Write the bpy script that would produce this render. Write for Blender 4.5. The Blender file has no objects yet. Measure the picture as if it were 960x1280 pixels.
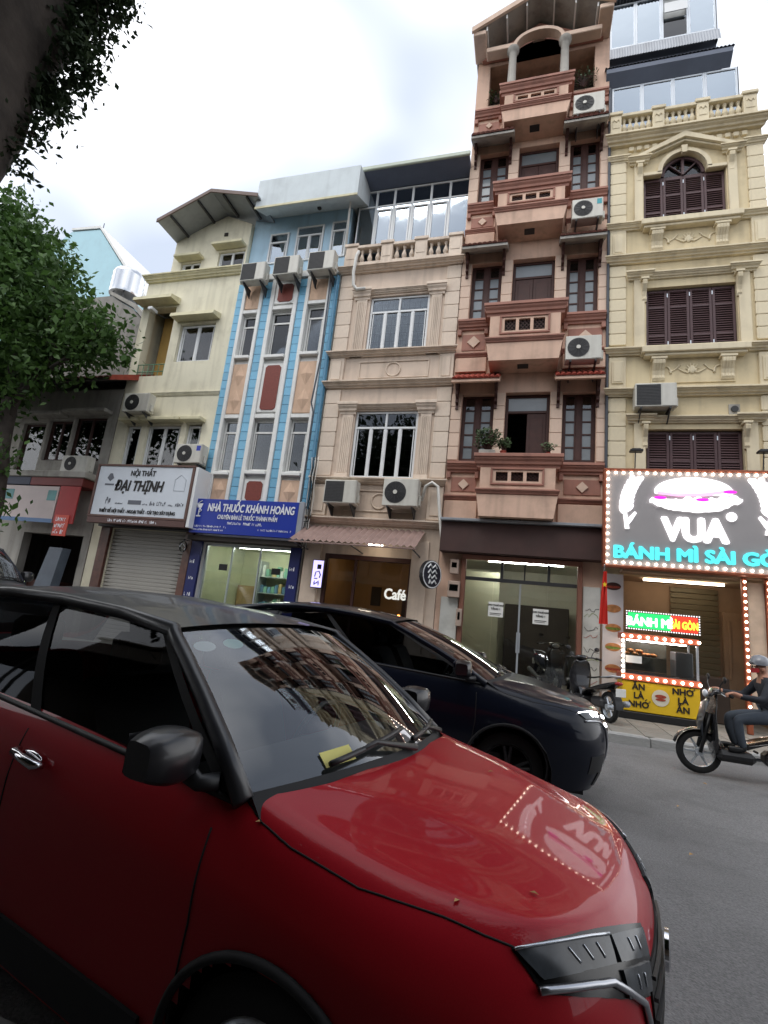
import bpy, bmesh, math, random
import numpy as np
from mathutils import Vector, Matrix
from mathutils.bvhtree import BVHTree
random.seed(7)
SC = bpy.context.scene
COL = SC.collection
R = math.radians

# ------------------------------------------------------------------ camera
CAM_H = 1.6
yaw, pitch, roll = R(-16.5), R(11.8), R(6.0)
cam_d = bpy.data.cameras.new('camera')
cam_d.sensor_fit = 'HORIZONTAL'
cam_d.sensor_width = 36.0
cam_d.lens = 36.0 * 620 / 960
cam_d.clip_start = 0.02
cam_d.clip_end = 2000
cam = bpy.data.objects.new('camera', cam_d)
COL.objects.link(cam)
_f = Vector((math.sin(yaw) * math.cos(pitch), math.cos(yaw) * math.cos(pitch), math.sin(pitch)))
_r = Vector((math.cos(yaw), -math.sin(yaw), 0))
_u = _r.cross(_f)
_r2 = _r * math.cos(roll) + _u * math.sin(roll)
_u2 = _u * math.cos(roll) - _r * math.sin(roll)
cam.matrix_world = Matrix(((_r2.x, _u2.x, -_f.x, 0), (_r2.y, _u2.y, -_f.y, 0), (_r2.z, _u2.z, -_f.z, CAM_H), (0, 0, 0, 1)))
SC.camera = cam

# ------------------------------------------------------------------ sky: overcast evening, thin blue-grey gaps in the cloud
world = bpy.data.worlds.new('World')
SC.world = world
world.use_nodes = True
nt = world.node_tree
nt.nodes.clear()
N = nt.nodes.new
out = N('ShaderNodeOutputWorld')
bg = N('ShaderNodeBackground')
bg.inputs['Strength'].default_value = 0.1
SUN_EL, SUN_ROT = R(55), R(200)
sky = N('ShaderNodeTexSky')
sky.sky_type = 'NISHITA'
sky.sun_disc = False
sky.sun_elevation = SUN_EL
sky.sun_rotation = SUN_ROT
sky.air_density = 1.5
sky.dust_density = 3.0
tc = N('ShaderNodeTexCoord')
mp = N('ShaderNodeMapping')
mp.inputs['Scale'].default_value = (1.0, 1.0, 1.7)
mp.inputs['Location'].default_value = (-2.3, 1.1, 0.80)
nz = N('ShaderNodeTexNoise')
nz.inputs['Scale'].default_value = 0.9
nz.inputs['Detail'].default_value = 4
nz.inputs['Roughness'].default_value = 0.5
nz.inputs['Distortion'].default_value = 0.3
cr = N('ShaderNodeValToRGB')
cr.color_ramp.elements[0].position = 0.38
cr.color_ramp.elements[0].color = (4.7, 5.25, 6.3, 1)
cr.color_ramp.elements[1].position = 0.57
cr.color_ramp.elements[1].color = (15.5, 15.5, 15.7, 1)
mx = N('ShaderNodeMix')
mx.data_type = 'RGBA'
mx.inputs['Factor'].default_value = 0.9
L = nt.links.new
L(tc.outputs['Generated'], mp.inputs['Vector'])
L(mp.outputs['Vector'], nz.inputs['Vector'])
L(nz.outputs['Fac'], cr.inputs['Fac'])
L(sky.outputs['Color'], mx.inputs['A'])
L(cr.outputs['Color'], mx.inputs['B'])
L(mx.outputs['Result'], bg.inputs['Color'])
L(bg.outputs['Background'], out.inputs['Surface'])

sun_d = bpy.data.lights.new('sun', 'SUN')
sun_d.energy = 0.6
sun_d.angle = R(25)
sun_d.color = (1.0, 0.97, 0.93)
sun = bpy.data.objects.new('sun', sun_d)
COL.objects.link(sun)
sun.rotation_euler = Vector((math.sin(SUN_ROT) * math.cos(SUN_EL), math.cos(SUN_ROT) * math.cos(SUN_EL), math.sin(SUN_EL))).to_track_quat('Z', 'Y').to_euler()

SC.view_settings.view_transform = 'Standard'
SC.view_settings.look = 'None'
SC.view_settings.exposure = 0.7
SC.view_settings.gamma = 1.0
SC.view_settings.use_curve_mapping = False
SC.cycles.use_denoising = True
SC.cycles.max_bounces = 6
SC.cycles.diffuse_bounces = 3
SC.cycles.glossy_bounces = 3
SC.cycles.transparent_max_bounces = 10
SC.cycles.sample_clamp_indirect = 6.0
SC.cycles.caustics_reflective = False
SC.cycles.caustics_refractive = False

# ------------------------------------------------------------------ materials
MATS = {}
def _mat(name):
    m = bpy.data.materials.new(name)
    m.use_nodes = True
    t = m.node_tree
    return m, t, t.nodes['Principled BSDF'], t.nodes['Material Output']
def srgb(r, g, b):
    f = lambda c: (c / 255 / 12.92) if c / 255 <= 0.04045 else ((c / 255 + 0.055) / 1.055) ** 2.4
    return (f(r), f(g), f(b))
def mat(name, col, rough=0.7, metal=0.0, var=0.10, scale=3.0, stain=0.0, stain_col=(0.05, 0.045, 0.04), bump=0.0, bscale=60.0, coat=0.0, emit=None, estr=0.0, rnd=0.0, spec=0.5, streak=0.0, grain=0.0, gscale=120.0):
    if name in MATS: return MATS[name]
    m, t, b, o = _mat(name)
    n, l = t.nodes.new, t.links.new
    b.inputs['Roughness'].default_value = rough
    b.inputs['Metallic'].default_value = metal
    b.inputs['Specular IOR Level'].default_value = spec
    b.inputs['Coat Weight'].default_value = coat
    b.inputs['Coat Roughness'].default_value = 0.03
    tc = n('ShaderNodeTexCoord')
    base = n('ShaderNodeRGB'); base.outputs[0].default_value = (*col, 1)
    cur = base.outputs[0]
    def mul(fac_socket, lo, hi):
        nonlocal cur
        mr = n('ShaderNodeMapRange'); mr.inputs['To Min'].default_value = lo; mr.inputs['To Max'].default_value = hi
        mr.inputs['From Min'].default_value = 0.28; mr.inputs['From Max'].default_value = 0.72
        l(fac_socket, mr.inputs['Value'])
        vm = n('ShaderNodeVectorMath'); vm.operation = 'SCALE'
        l(cur, vm.inputs[0]); l(mr.outputs[0], vm.inputs['Scale'])
        cur = vm.outputs[0]
    if var > 0:
        nz = n('ShaderNodeTexNoise'); nz.inputs['Scale'].default_value = scale; nz.inputs['Detail'].default_value = 6
        l(tc.outputs['Object'], nz.inputs['Vector'])
        mul(nz.outputs['Fac'], 1 - var, 1 + var)
    if grain > 0:
        nz = n('ShaderNodeTexNoise'); nz.inputs['Scale'].default_value = gscale; nz.inputs['Detail'].default_value = 3
        l(tc.outputs['Object'], nz.inputs['Vector'])
        mul(nz.outputs['Fac'], 1 - grain, 1 + grain)
    if rnd > 0:
        oi = n('ShaderNodeObjectInfo')
        mr = n('ShaderNodeMapRange'); mr.inputs['To Min'].default_value = 1 - rnd; mr.inputs['To Max'].default_value = 1 + rnd
        l(oi.outputs['Random'], mr.inputs['Value'])
        vm = n('ShaderNodeVectorMath'); vm.operation = 'SCALE'; l(cur, vm.inputs[0]); l(mr.outputs[0], vm.inputs['Scale']); cur = vm.outputs[0]
    for amt, sc3, det in ((stain, (1.2, 1.2, 1.0), 8), (streak * .8, (1.9, 1.9, 0.16), 2.5)):
        if amt > 0:
            mp = n('ShaderNodeMapping'); mp.inputs['Scale'].default_value = sc3
            nz = n('ShaderNodeTexNoise'); nz.inputs['Scale'].default_value = 1.6; nz.inputs['Detail'].default_value = det; nz.inputs['Roughness'].default_value = 0.65
            l(tc.outputs['Object'], mp.inputs['Vector']); l(mp.outputs[0], nz.inputs['Vector'])
            mr = n('ShaderNodeMapRange'); mr.inputs['From Min'].default_value = 0.50; mr.inputs['From Max'].default_value = 0.74; mr.inputs['To Min'].default_value = 0; mr.inputs['To Max'].default_value = amt
            l(nz.outputs['Fac'], mr.inputs['Value'])
            mix = n('ShaderNodeMix'); mix.data_type = 'RGBA'; mix.inputs['B'].default_value = (*stain_col, 1)
            l(mr.outputs[0], mix.inputs['Factor']); l(cur, mix.inputs['A']); cur = mix.outputs['Result']
    l(cur, b.inputs['Base Color'])
    if bump > 0:
        nz = n('ShaderNodeTexNoise'); nz.inputs['Scale'].default_value = bscale; nz.inputs['Detail'].default_value = 4
        l(tc.outputs['Object'], nz.inputs['Vector'])
        bp = n('ShaderNodeBump'); bp.inputs['Strength'].default_value = bump; bp.inputs['Distance'].default_value = 0.01
        l(nz.outputs['Fac'], bp.inputs['Height']); l(bp.outputs[0], b.inputs['Normal'])
    if emit:
        b.inputs['Emission Color'].default_value = (*emit, 1); b.inputs['Emission Strength'].default_value = estr
    MATS[name] = m
    return m
def glass(name, tint=(0.5, 0.55, 0.55), refl=1.0, rough=0.02, clear=0.98, base=0.0, gcol=(.95, .97, 1.0)):
    """window glass: fresnel reflection over a tinted see-through pane"""
    if name in MATS: return MATS[name]
    m, t, b, o = _mat(name)
    n, l = t.nodes.new, t.links.new
    t.nodes.remove(b)
    tr = n('ShaderNodeBsdfTransparent'); tr.inputs[0].default_value = (*[math.sqrt(c * clear) for c in tint], 1)
    gl = n('ShaderNodeBsdfGlossy'); gl.inputs['Roughness'].default_value = rough; gl.inputs[0].default_value = (*gcol, 1)
    fr = n('ShaderNodeFresnel'); fr.inputs['IOR'].default_value = 1.52
    mm = n('ShaderNodeMath'); mm.operation = 'MULTIPLY_ADD'; mm.inputs[1].default_value = refl; mm.inputs[2].default_value = base; mm.use_clamp = True
    l(fr.outputs[0], mm.inputs[0])
    # slight waviness and dust
    tc = n('ShaderNodeTexCoord'); nz = n('ShaderNodeTexNoise'); nz.inputs['Scale'].default_value = 1.3
    l(tc.outputs['Object'], nz.inputs['Vector'])
    bp = n('ShaderNodeBump'); bp.inputs['Strength'].default_value = 0.06; bp.inputs['Distance'].default_value = 0.05
    l(nz.outputs['Fac'], bp.inputs['Height']); l(bp.outputs[0], gl.inputs['Normal'])
    mx = n('ShaderNodeMixShader'); l(mm.outputs[0], mx.inputs[0]); l(tr.outputs[0], mx.inputs[1]); l(gl.outputs[0], mx.inputs[2])
    l(mx.outputs[0], o.inputs['Surface'])
    MATS[name] = m
    return m
def emis(name, col, s, lamp=None):
    if lamp is None: lamp = 'lamp' in name or 'tube' in name or 'bulb' == name[-4:] and 'warm' in name
    if name in MATS: return MATS[name]
    m, t, b, o = _mat(name)
    b.inputs['Base Color'].default_value = (*[min(1, c) * 0.8 for c in col], 1)
    b.inputs['Emission Color'].default_value = (*col, 1); b.inputs['Emission Strength'].default_value = s
    b.inputs['Roughness'].default_value = 0.4
    if not lamp: m.cycles.emission_sampling = 'NONE'
    MATS[name] = m
    return m

# ------------------------------------------------------------------ geometry builder
class G:
    def __init__(s): s.v = []; s.f = []; s.mi = []; s.cm = 0
    def add(s, vs, fs):
        k = len(s.v); s.v += [tuple(p) for p in vs]; s.f += [tuple(i + k for i in f) for f in fs]; s.mi += [s.cm] * len(fs); return s
    def box(s, x0, x1, y0, y1, z0, z1, b=0.0):
        if x1 < x0: x0, x1 = x1, x0
        if y1 < y0: y0, y1 = y1, y0
        if z1 < z0: z0, z1 = z1, z0
        b = min(b, (x1 - x0) * .45, (y1 - y0) * .45, (z1 - z0) * .45)
        if b <= 0:
            vs = [(x, y, z) for x in (x0, x1) for y in (y0, y1) for z in (z0, z1)]
            return s.add(vs, [(0, 1, 3, 2), (4, 6, 7, 5), (0, 4, 5, 1), (2, 3, 7, 6), (0, 2, 6, 4), (1, 5, 7, 3)])
        vs = []; fs = []
        X = (x0, x1); Y = (y0, y1); Z = (z0, z1)
        idx = {}
        for i in (0, 1):
            for j in (0, 1):
                for k in (0, 1):
                    sx, sy, sz = (1 - 2 * i) * b, (1 - 2 * j) * b, (1 - 2 * k) * b
                    for ax, p in enumerate(((X[i], Y[j] + sy, Z[k] + sz), (X[i] + sx, Y[j], Z[k] + sz), (X[i] + sx, Y[j] + sy, Z[k]))):
                        idx[i, j, k, ax] = len(vs); vs.append(p)
        I = idx
        for i in (0, 1):
            q = [I[i, 0, 0, 0], I[i, 1, 0, 0], I[i, 1, 1, 0], I[i, 0, 1, 0]]; fs.append(q if i else q[::-1])
            q = [I[0, i, 0, 1], I[1, i, 0, 1], I[1, i, 1, 1], I[0, i, 1, 1]]; fs.append(q[::-1] if i else q)
            q = [I[0, 0, i, 2], I[1, 0, i, 2], I[1, 1, i, 2], I[0, 1, i, 2]]; fs.append(q if i else q[::-1])
        for j in (0, 1):
            for k in (0, 1):
                q = [I[0, j, k, 1], I[1, j, k, 1], I[1, j, k, 2], I[0, j, k, 2]]; fs.append(q if (j + k) % 2 else q[::-1])
                q = [I[j, 0, k, 0], I[j, 1, k, 0], I[j, 1, k, 2], I[j, 0, k, 2]]; fs.append(q[::-1] if (j + k) % 2 else q)
                q = [I[j, k, 0, 0], I[j, k, 1, 0], I[j, k, 1, 1], I[j, k, 0, 1]]; fs.append(q if (j + k) % 2 else q[::-1])
        for i in (0, 1):
            for j in (0, 1):
                for k in (0, 1):
                    q = [I[i, j, k, 0], I[i, j, k, 1], I[i, j, k, 2]]; fs.append(q if (i + j + k) % 2 else q[::-1])
        return s.add(vs, fs)
    def prism(s, poly, a0, a1, axis='y'):
        """polygon extruded along an axis: axis y -> (x,z), x -> (y,z), z -> (x,y)"""
        mk = {'y': lambda p, a: (p[0], a, p[1]), 'x': lambda p, a: (a, p[0], p[1]), 'z': lambda p, a: (p[0], p[1], a)}[axis]
        n = len(poly)
        vs = [mk(p, a0) for p in poly] + [mk(p, a1) for p in poly]
        return s.add(vs, [tuple(range(n)), tuple(range(2 * n - 1, n - 1, -1))] + [(i, i + n, (i + 1) % n + n, (i + 1) % n) for i in range(n)])
    def lathe(s, prof, cx=0, cy=0, n=12, axis='z', c0=0, cap=True):
        vs = []; m = len(prof)
        for r, h in prof:
            for i in range(n):
                a = 2 * math.pi * i / n; p, q = r * math.cos(a), r * math.sin(a)
                vs.append({'z': (cx + p, cy + q, h + c0), 'y': (cx + p, h + c0, cy + q), 'x': (h + c0, cx + p, cy + q)}[axis])
        fs = [(j * n + i, j * n + (i + 1) % n, (j + 1) * n + (i + 1) % n, (j + 1) * n + i) for j in range(m - 1) for i in range(n)]
        if cap: fs += [tuple(range(n))[::-1], tuple(range((m - 1) * n, m * n))]
        return s.add(vs, fs)
    def tube(s, pts, r, n=6, cap=True):
        pts = [Vector(p) for p in pts]; rs = r if isinstance(r, (list, tuple)) else [r] * len(pts)
        vs = []; prev = None
        for i, p in enumerate(pts):
            d = (pts[min(i + 1, len(pts) - 1)] - pts[max(i - 1, 0)])
            d = d.normalized() if d.length > 1e-9 else Vector((0, 0, 1))
            if prev is None: a = d.orthogonal().normalized()
            else:
                a = prev - d * prev.dot(d); a = a.normalized() if a.length > 1e-6 else d.orthogonal().normalized()
            prev = a; b = d.cross(a)
            for k in range(n):
                t = 2 * math.pi * k / n
                vs.append(p + (a * math.cos(t) + b * math.sin(t)) * rs[i])
        m = len(pts)
        fs = [(j * n + i, j * n + (i + 1) % n, (j + 1) * n + (i + 1) % n, (j + 1) * n + i) for j in range(m - 1) for i in range(n)]
        if cap: fs += [tuple(range(n))[::-1], tuple(range((m - 1) * n, m * n))]
        return s.add(vs, fs)
    def grid(s, rows, closed=False):
        m = len(rows); n = len(rows[0]); vs = [p for r in rows for p in r]
        return s.add(vs, [(j * n + i, j * n + (i + 1) % n, (j + 1) * n + (i + 1) % n, (j + 1) * n + i) for j in range(m - 1) for i in range(n if closed else n - 1)])
    def ellip(s, c, r, n=10, m=7):
        rows = [[(c[0] + r[0] * math.sin(math.pi * j / m) * math.cos(2 * math.pi * i / n), c[1] + r[1] * math.sin(math.pi * j / m) * math.sin(2 * math.pi * i / n), c[2] + r[2] * math.cos(math.pi * j / m)) for i in range(n)] for j in range(m + 1)]
        return s.grid(rows, True)
OFF = {}
def mesh_of(g, name, smooth=False):
    me = bpy.data.meshes.new(name)
    me.from_pydata([tuple(p) for p in g.v], [], g.f)
    me.update()
    if smooth: me.polygons.foreach_set('use_smooth', [True] * len(me.polygons))
    return me
def fixn(me):
    bm = bmesh.new(); bm.from_mesh(me); bmesh.ops.recalc_face_normals(bm, faces=bm.faces); bm.to_mesh(me); bm.free()
def mk(name, g, m, parent=None, smooth=False, label=None, kind=None, recalc=True):
    """one mesh object; under a parent the coordinates given are the parent's own frame as registered in OFF (world for buildings)"""
    off = OFF.get(parent.name, Vector((0, 0, 0))) if parent else Vector((0, 0, 0))
    gg = G(); gg.v = [(p[0] - off.x, p[1] - off.y, p[2] - off.z) for p in g.v] if off.length else g.v; gg.f = g.f
    me = mesh_of(gg, name)
    if recalc: fixn(me)
    if smooth:
        me.polygons.foreach_set('use_smooth', [True] * len(me.polygons))
        if isinstance(smooth, (int, float)) and smooth is not True: me.set_sharp_from_angle(angle=R(smooth))
    mm = m if isinstance(m, (list, tuple)) else [m]
    for q in mm: me.materials.append(q)
    if len(mm) > 1: me.polygons.foreach_set('material_index', g.mi)
    o = bpy.data.objects.new(name, me)
    COL.objects.link(o)
    if parent: o.parent = parent; OFF[o.name] = off
    if label: o['label'] = label
    if kind: o['kind'] = kind
    return o
def thing(name, label, cat, loc=(0, 0, 0), rz=0.0, group=None, local=False):
    o = bpy.data.objects.new(name, None); COL.objects.link(o)
    o.location = loc; o.rotation_euler = (0, 0, rz)
    o['label'] = label; o['category'] = cat
    if group: o['group'] = group
    OFF[o.name] = Vector((0, 0, 0)) if local else Vector(loc)
    o.empty_display_size = 0.2
    return o
def tag(o, label, cat, group=None):
    o['label'] = label; o['category'] = cat
    if group: o['group'] = group
    return o
def struct(name, g, m, smooth=False):
    o = mk(name, g, m, None, smooth); o['kind'] = 'structure'; return o
def piece(name, me, parent, loc, scale=(1, 1, 1), rot=None):
    """alike pieces sharing one mesh"""
    o = bpy.data.objects.new(name, me); COL.objects.link(o)
    off = OFF.get(parent.name, Vector((0, 0, 0)))
    o.parent = parent; o.location = Vector(loc) - off; o.scale = scale
    if rot: o.rotation_euler = rot
    OFF[o.name] = off
    return o
def unit(name, m, b=0.04):
    g = G().box(-.5, .5, -.5, .5, -.5, .5, b); me = mesh_of(g, name); fixn(me); me.materials.append(m); return me
def text_geo(s, size, bold=0.0, depth=0.006, align='CENTER', sx=1.0, shear=0.0):
    """lettering as solid mesh in the x,z plane, front towards -y; bold repeats the strokes sideways"""
    c = bpy.data.curves.new('lettering', 'FONT'); c.body = s; c.size = size; c.align_x = align; c.extrude = depth / 2; c.resolution_u = 3; c.shear = shear
    o = bpy.data.objects.new('lettering', c); COL.objects.link(o)
    dg = bpy.context.evaluated_depsgraph_get()
    me = bpy.data.meshes.new_from_object(o.evaluated_get(dg))
    bpy.data.objects.remove(o); bpy.data.curves.remove(c)
    g = G(); vs = [v.co.copy() for v in me.vertices]; fs = [tuple(p.vertices) for p in me.polygons]
    bpy.data.meshes.remove(me)
    sh = [(0, 0)]
    if bold > 0: sh = [(0, 0), (bold, 0.0), (-bold, 0.0), (0, bold * .8), (0, -bold * .8), (bold * .7, bold * .6), (-bold * .7, bold * .6), (bold * .7, -bold * .6), (-bold * .7, -bold * .6)]
    for k, (dx, dz) in enumerate(sh):
        g.add([((v.x + dx) * sx, -v.z - k * 0.0007, v.y + dz) for v in vs], fs)
    return g
def shift(g, dx, dy, dz, rz=0.0):
    c, s = math.cos(rz), math.sin(rz)
    g.v = [(p[0] * c - p[1] * s + dx, p[0] * s + p[1] * c + dy, p[2] + dz) for p in g.v]; return g
def lettering(parent, s, size, x, y, z, m, bold=0.0, depth=0.006, align='CENTER', sx=1.0, name='lettering', rz=0.0, shear=0.0, width=None):
    tg = text_geo(s, size, bold, depth, align, sx, shear)
    if width:
        a, b = min(p[0] for p in tg.v), max(p[0] for p in tg.v); k = width / (b - a); tg.v = [((p[0] - (a + b) / 2) * k, p[1], p[2]) for p in tg.v]
    return mk(name, shift(tg, x, y, z, rz), m, parent, recalc=False)

def scrawl(parent, x0, x1, z, h, y, m, seed=1, gaps=.18):
    """print too small or blurred to read: uneven strokes in words"""
    rn = random.Random(seed); g = G(); x = x0; w = h * .5
    while x < x1 - w:
        if rn.random() < gaps: x += w; continue
        a = rn.uniform(.5, 1.0) * h
        g.box(x, x + w * .22, y - .003, y, z, z + a).box(x + w * .22, x + w * .7, y - .003, y, z + rn.choice((0, .45, .8)) * h, z + rn.choice((.2, .6, 1.0)) * h)
        x += w
    o = mk('small_print', g, m, parent); o['kind'] = 'stuff'; return o
# ------------------------------------------------------------------ palette
FY = 12.0
M_yel = mat('yellow plaster', srgb(214, 198, 162), .85, var=.07, scale=1.2, stain=.26, streak=.36, stain_col=(.16, .12, .07), bump=.15)
M_yel2 = mat('yellow trim plaster', srgb(220, 207, 177), .8, var=.06, scale=2, stain=.20, streak=.38, stain_col=(.18, .13, .08), bump=.12, rnd=.04)
M_bei = mat('beige plaster', srgb(212, 193, 175), .85, var=.06, scale=1.3, stain=.26, streak=.40, stain_col=(.13, .09, .06), bump=.15)
M_bei2 = mat('beige trim plaster', srgb(218, 201, 183), .85, var=.07, scale=2, stain=.22, streak=.42, stain_col=(.13, .09, .06), bump=.12, rnd=.05)
M_bro = mat('pink beige plaster', srgb(214, 180, 158), .85, var=.07, scale=1.4, stain=.28, streak=.42, stain_col=(.10, .065, .05), bump=.15)
M_bro2 = mat('pink beige block plaster', srgb(216, 190, 170), .85, var=.06, scale=2, stain=.15, streak=.25, stain_col=(.12, .08, .06), bump=.12, rnd=.05)
M_trim = mat('reddish brown trim paint', srgb(160, 112, 96), .7, var=.1, scale=3, stain=.25, streak=.35, stain_col=(.06, .035, .03), bump=.1)
M_dkbro = mat('dark brown wood', srgb(66, 38, 32), .55, var=.2, scale=6, bump=.1, spec=.4)
M_shut = mat('purple brown shutter paint', srgb(74, 50, 52), .55, var=.12, scale=5, streak=.15, stain_col=(.12, .1, .1), bump=.05)
M_white = mat('white paint', srgb(226, 226, 222), .6, var=.05, scale=3, stain=.12, streak=.18, stain_col=(.2, .18, .15), bump=.08)
M_frame = mat('white window frame', srgb(222, 224, 224), .4, var=.03)
M_alu = mat('aluminium frame', srgb(190, 196, 202), .35, metal=.5, var=.05)
M_blue = mat('light blue plaster', srgb(178, 208, 226), .8, var=.05, scale=1.5, stain=.15, streak=.2, bump=.1)
M_tile = mat('blue glazed tile', srgb(116, 176, 206), .3, var=.08, scale=6, stain=.12, rnd=.1, bump=.03, spec=.5)
M_joint = mat('tile grout', srgb(150, 170, 176), .9, var=.1)
M_peach = mat('peach render', srgb(210, 178, 152), .85, var=.08, scale=4, stain=.2, streak=.25, stain_col=(.1, .07, .05), bump=.2)
M_redtile = mat('red brown mosaic', srgb(120, 52, 40), .6, var=.3, scale=30, bump=.2, bscale=40)
M_cream = mat('cream plaster', srgb(226, 220, 196), .85, var=.05, scale=1.0, stain=.26, streak=.36, stain_col=(.2, .17, .1), bump=.15)
M_ctrim = mat('ochre cream trim', srgb(212, 205, 172), .8, var=.08, scale=3, streak=.3, stain_col=(.12, .1, .06))
M_grey = mat('weathered grey plaster', srgb(168, 164, 156), .9, var=.12, scale=1.2, stain=.45, streak=.5, stain_col=(.06, .055, .05), bump=.2)
M_conc = mat('bare concrete', srgb(150, 146, 140), .95, var=.15, scale=1.0, stain=.45, streak=.4, bump=.3, bscale=25)
M_teal = mat('pale teal wall', srgb(176, 212, 222), .8, var=.05, scale=1, stain=.1)
M_rooft = mat('red clay tile', srgb(150, 62, 46), .75, var=.2, scale=5, stain=.25, rnd=.12, bump=.15)
M_rooft2 = mat('weathered brown clay tile', srgb(104, 62, 52), .8, var=.25, scale=5, stain=.4, rnd=.12, bump=.15)
M_dark = mat('dark backing and fittings', srgb(52, 46, 42), .9, var=.2, scale=2)
M_steel = mat('painted dark steel', srgb(60, 60, 62), .5, var=.1)
M_sheet = mat('grey metal sheet', srgb(150, 154, 160), .45, metal=.3, var=.08, scale=2, streak=.25)
M_sheetd = mat('dark corrugated sheet', srgb(70, 74, 82), .5, metal=.2, var=.12, scale=2, streak=.3)
M_stainless = mat('stainless steel', srgb(200, 202, 205), .18, metal=1.0, var=.03)
M_rubber = mat('black rubber', srgb(22, 22, 23), .8, var=.15, scale=10)
M_blkpl = mat('black plastic', srgb(24, 24, 26), .45, var=.1, scale=8)
M_acw = mat('air conditioner casing', srgb(206, 204, 194), .5, var=.05, scale=3, stain=.2, streak=.35, stain_col=(.15, .12, .09))
M_acg = mat('air conditioner fins', srgb(70, 70, 70), .6, var=.15, scale=20)
M_acb = mat('air conditioner fan black', srgb(38, 38, 40), .5, var=.1)
M_pipe = mat('white pipe', srgb(214, 212, 205), .5, var=.05, stain=.15)
M_gl = glass('window glass', (.55, .6, .62), 1.5)
M_gld = glass('dark window glass', (.25, .28, .30), 1.3)
M_glsky = glass('sky reflecting glass', (.62, .72, .80), 1.4, rough=.04, base=.34, gcol=(.80, .90, 1.0))
M_glshop = glass('shop glass', (.9, .94, .92), 1.5, base=.03)
M_curt = mat('pale curtain', srgb(196, 198, 196), .9, var=.12, scale=4)
M_curt2 = mat('olive curtain', srgb(120, 112, 84), .9, var=.2, scale=6)
M_paneb = mat('blue grey pane backing', srgb(176, 192, 208), .8, var=.1, scale=3)  # pale blue set behind panes to lighten them like reflected sky

# ------------------------------------------------------------------ ground
M_asph = mat('asphalt', (.17, .167, .166), .85, var=.22, scale=.55, stain=.55, stain_col=(.075, .073, .072), bump=.9, bscale=90, grain=.28, gscale=70)
M_pave = mat('pavement slab', srgb(132, 128, 120), .85, var=.12, scale=3, stain=.35, stain_col=(.09, .085, .08), bump=.25, rnd=.08)
M_kerb = mat('granite kerb', srgb(150, 150, 148), .8, var=.14, scale=8, stain=.3, stain_col=(.1, .1, .1), bump=.3, rnd=.07)
M_soil = mat('pavement bedding', srgb(80, 76, 70), .95, var=.15)
struct('ground', G().box(-400, 400, -400, 400, -.6, -.02), mat('earth', (.09, .085, .075), .95, var=.2, scale=.3))
g = G()
nx, ny = 120, 26
for j in range(ny):
    pass
rows = []
for j in range(ny + 1):
    y = -3 + 12.4 * j / ny
    rows.append([(-60 + 120 * i / nx, y, -0.012 * abs(y - 4.5) / 4 + .008 * math.sin(i * 1.7 + j * .9) * math.cos(j * 1.3)) for i in range(nx + 1)])
g.grid(rows)
road = struct('road', g, M_asph, smooth=True)
# far pavement: bedding, slabs and kerb stones
fp = struct('pavement', G().box(-60, 40, 9.55, 12.6, -.02, .10), M_soil)
sl = unit('paving_slab', M_pave, .03)
i = 0
for kx in range(int((8 + 15) / .5)):
    for ky in range(5):
        x = -15 + kx * .5; y = 9.56 + ky * .49
        if x < -3 and ky < 5 and x < -14.6: continue
        piece('paving_slab', sl, fp, (x + .25, y + .245, .112), (.488, .478, .03), None)
ks = unit('kerb_stone', M_kerb, .12)
for k in range(26):
    piece('kerb_stone', ks, fp, (-16 + k * .95 + .475, 9.47, .045), (.935, .17, .18))
mk('kerb_run', G().box(-60, -16.02, 9.39, 9.55, -.05, .13).box(8.72, 40, 9.39, 9.55, -.05, .13), M_kerb, fp)
# near pavement, its kerb runs about 13 degrees off the far one
HA = R(-13)
hx, hy = math.cos(HA), math.sin(HA)
def HP(a, c): return (a * hx - c * hy, a * hy + c * hx)
npv = bpy.data.objects.new('near_pavement', None)
g = G(); p = [HP(-40, 1.09), HP(6, 1.09), HP(6, -30), HP(-40, -30)]
g.prism(p, -.05, .135, 'z')
np_ = struct('near_pavement', g, mat('dark pavement', srgb(74, 72, 70), .9, var=.15, scale=3, stain=.4))
ks2 = unit('kerb_stone', M_kerb, .1)
for k in range(14):
    a = -11 + k * .9
    x, y = HP(a + .45, 1.165)
    piece('kerb_stone', ks2, np_, (x, y, .055), (.885, .15, .18), (0, 0, HA))
bpy.data.objects.remove(npv)
x, y = HP(0, 0)
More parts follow.
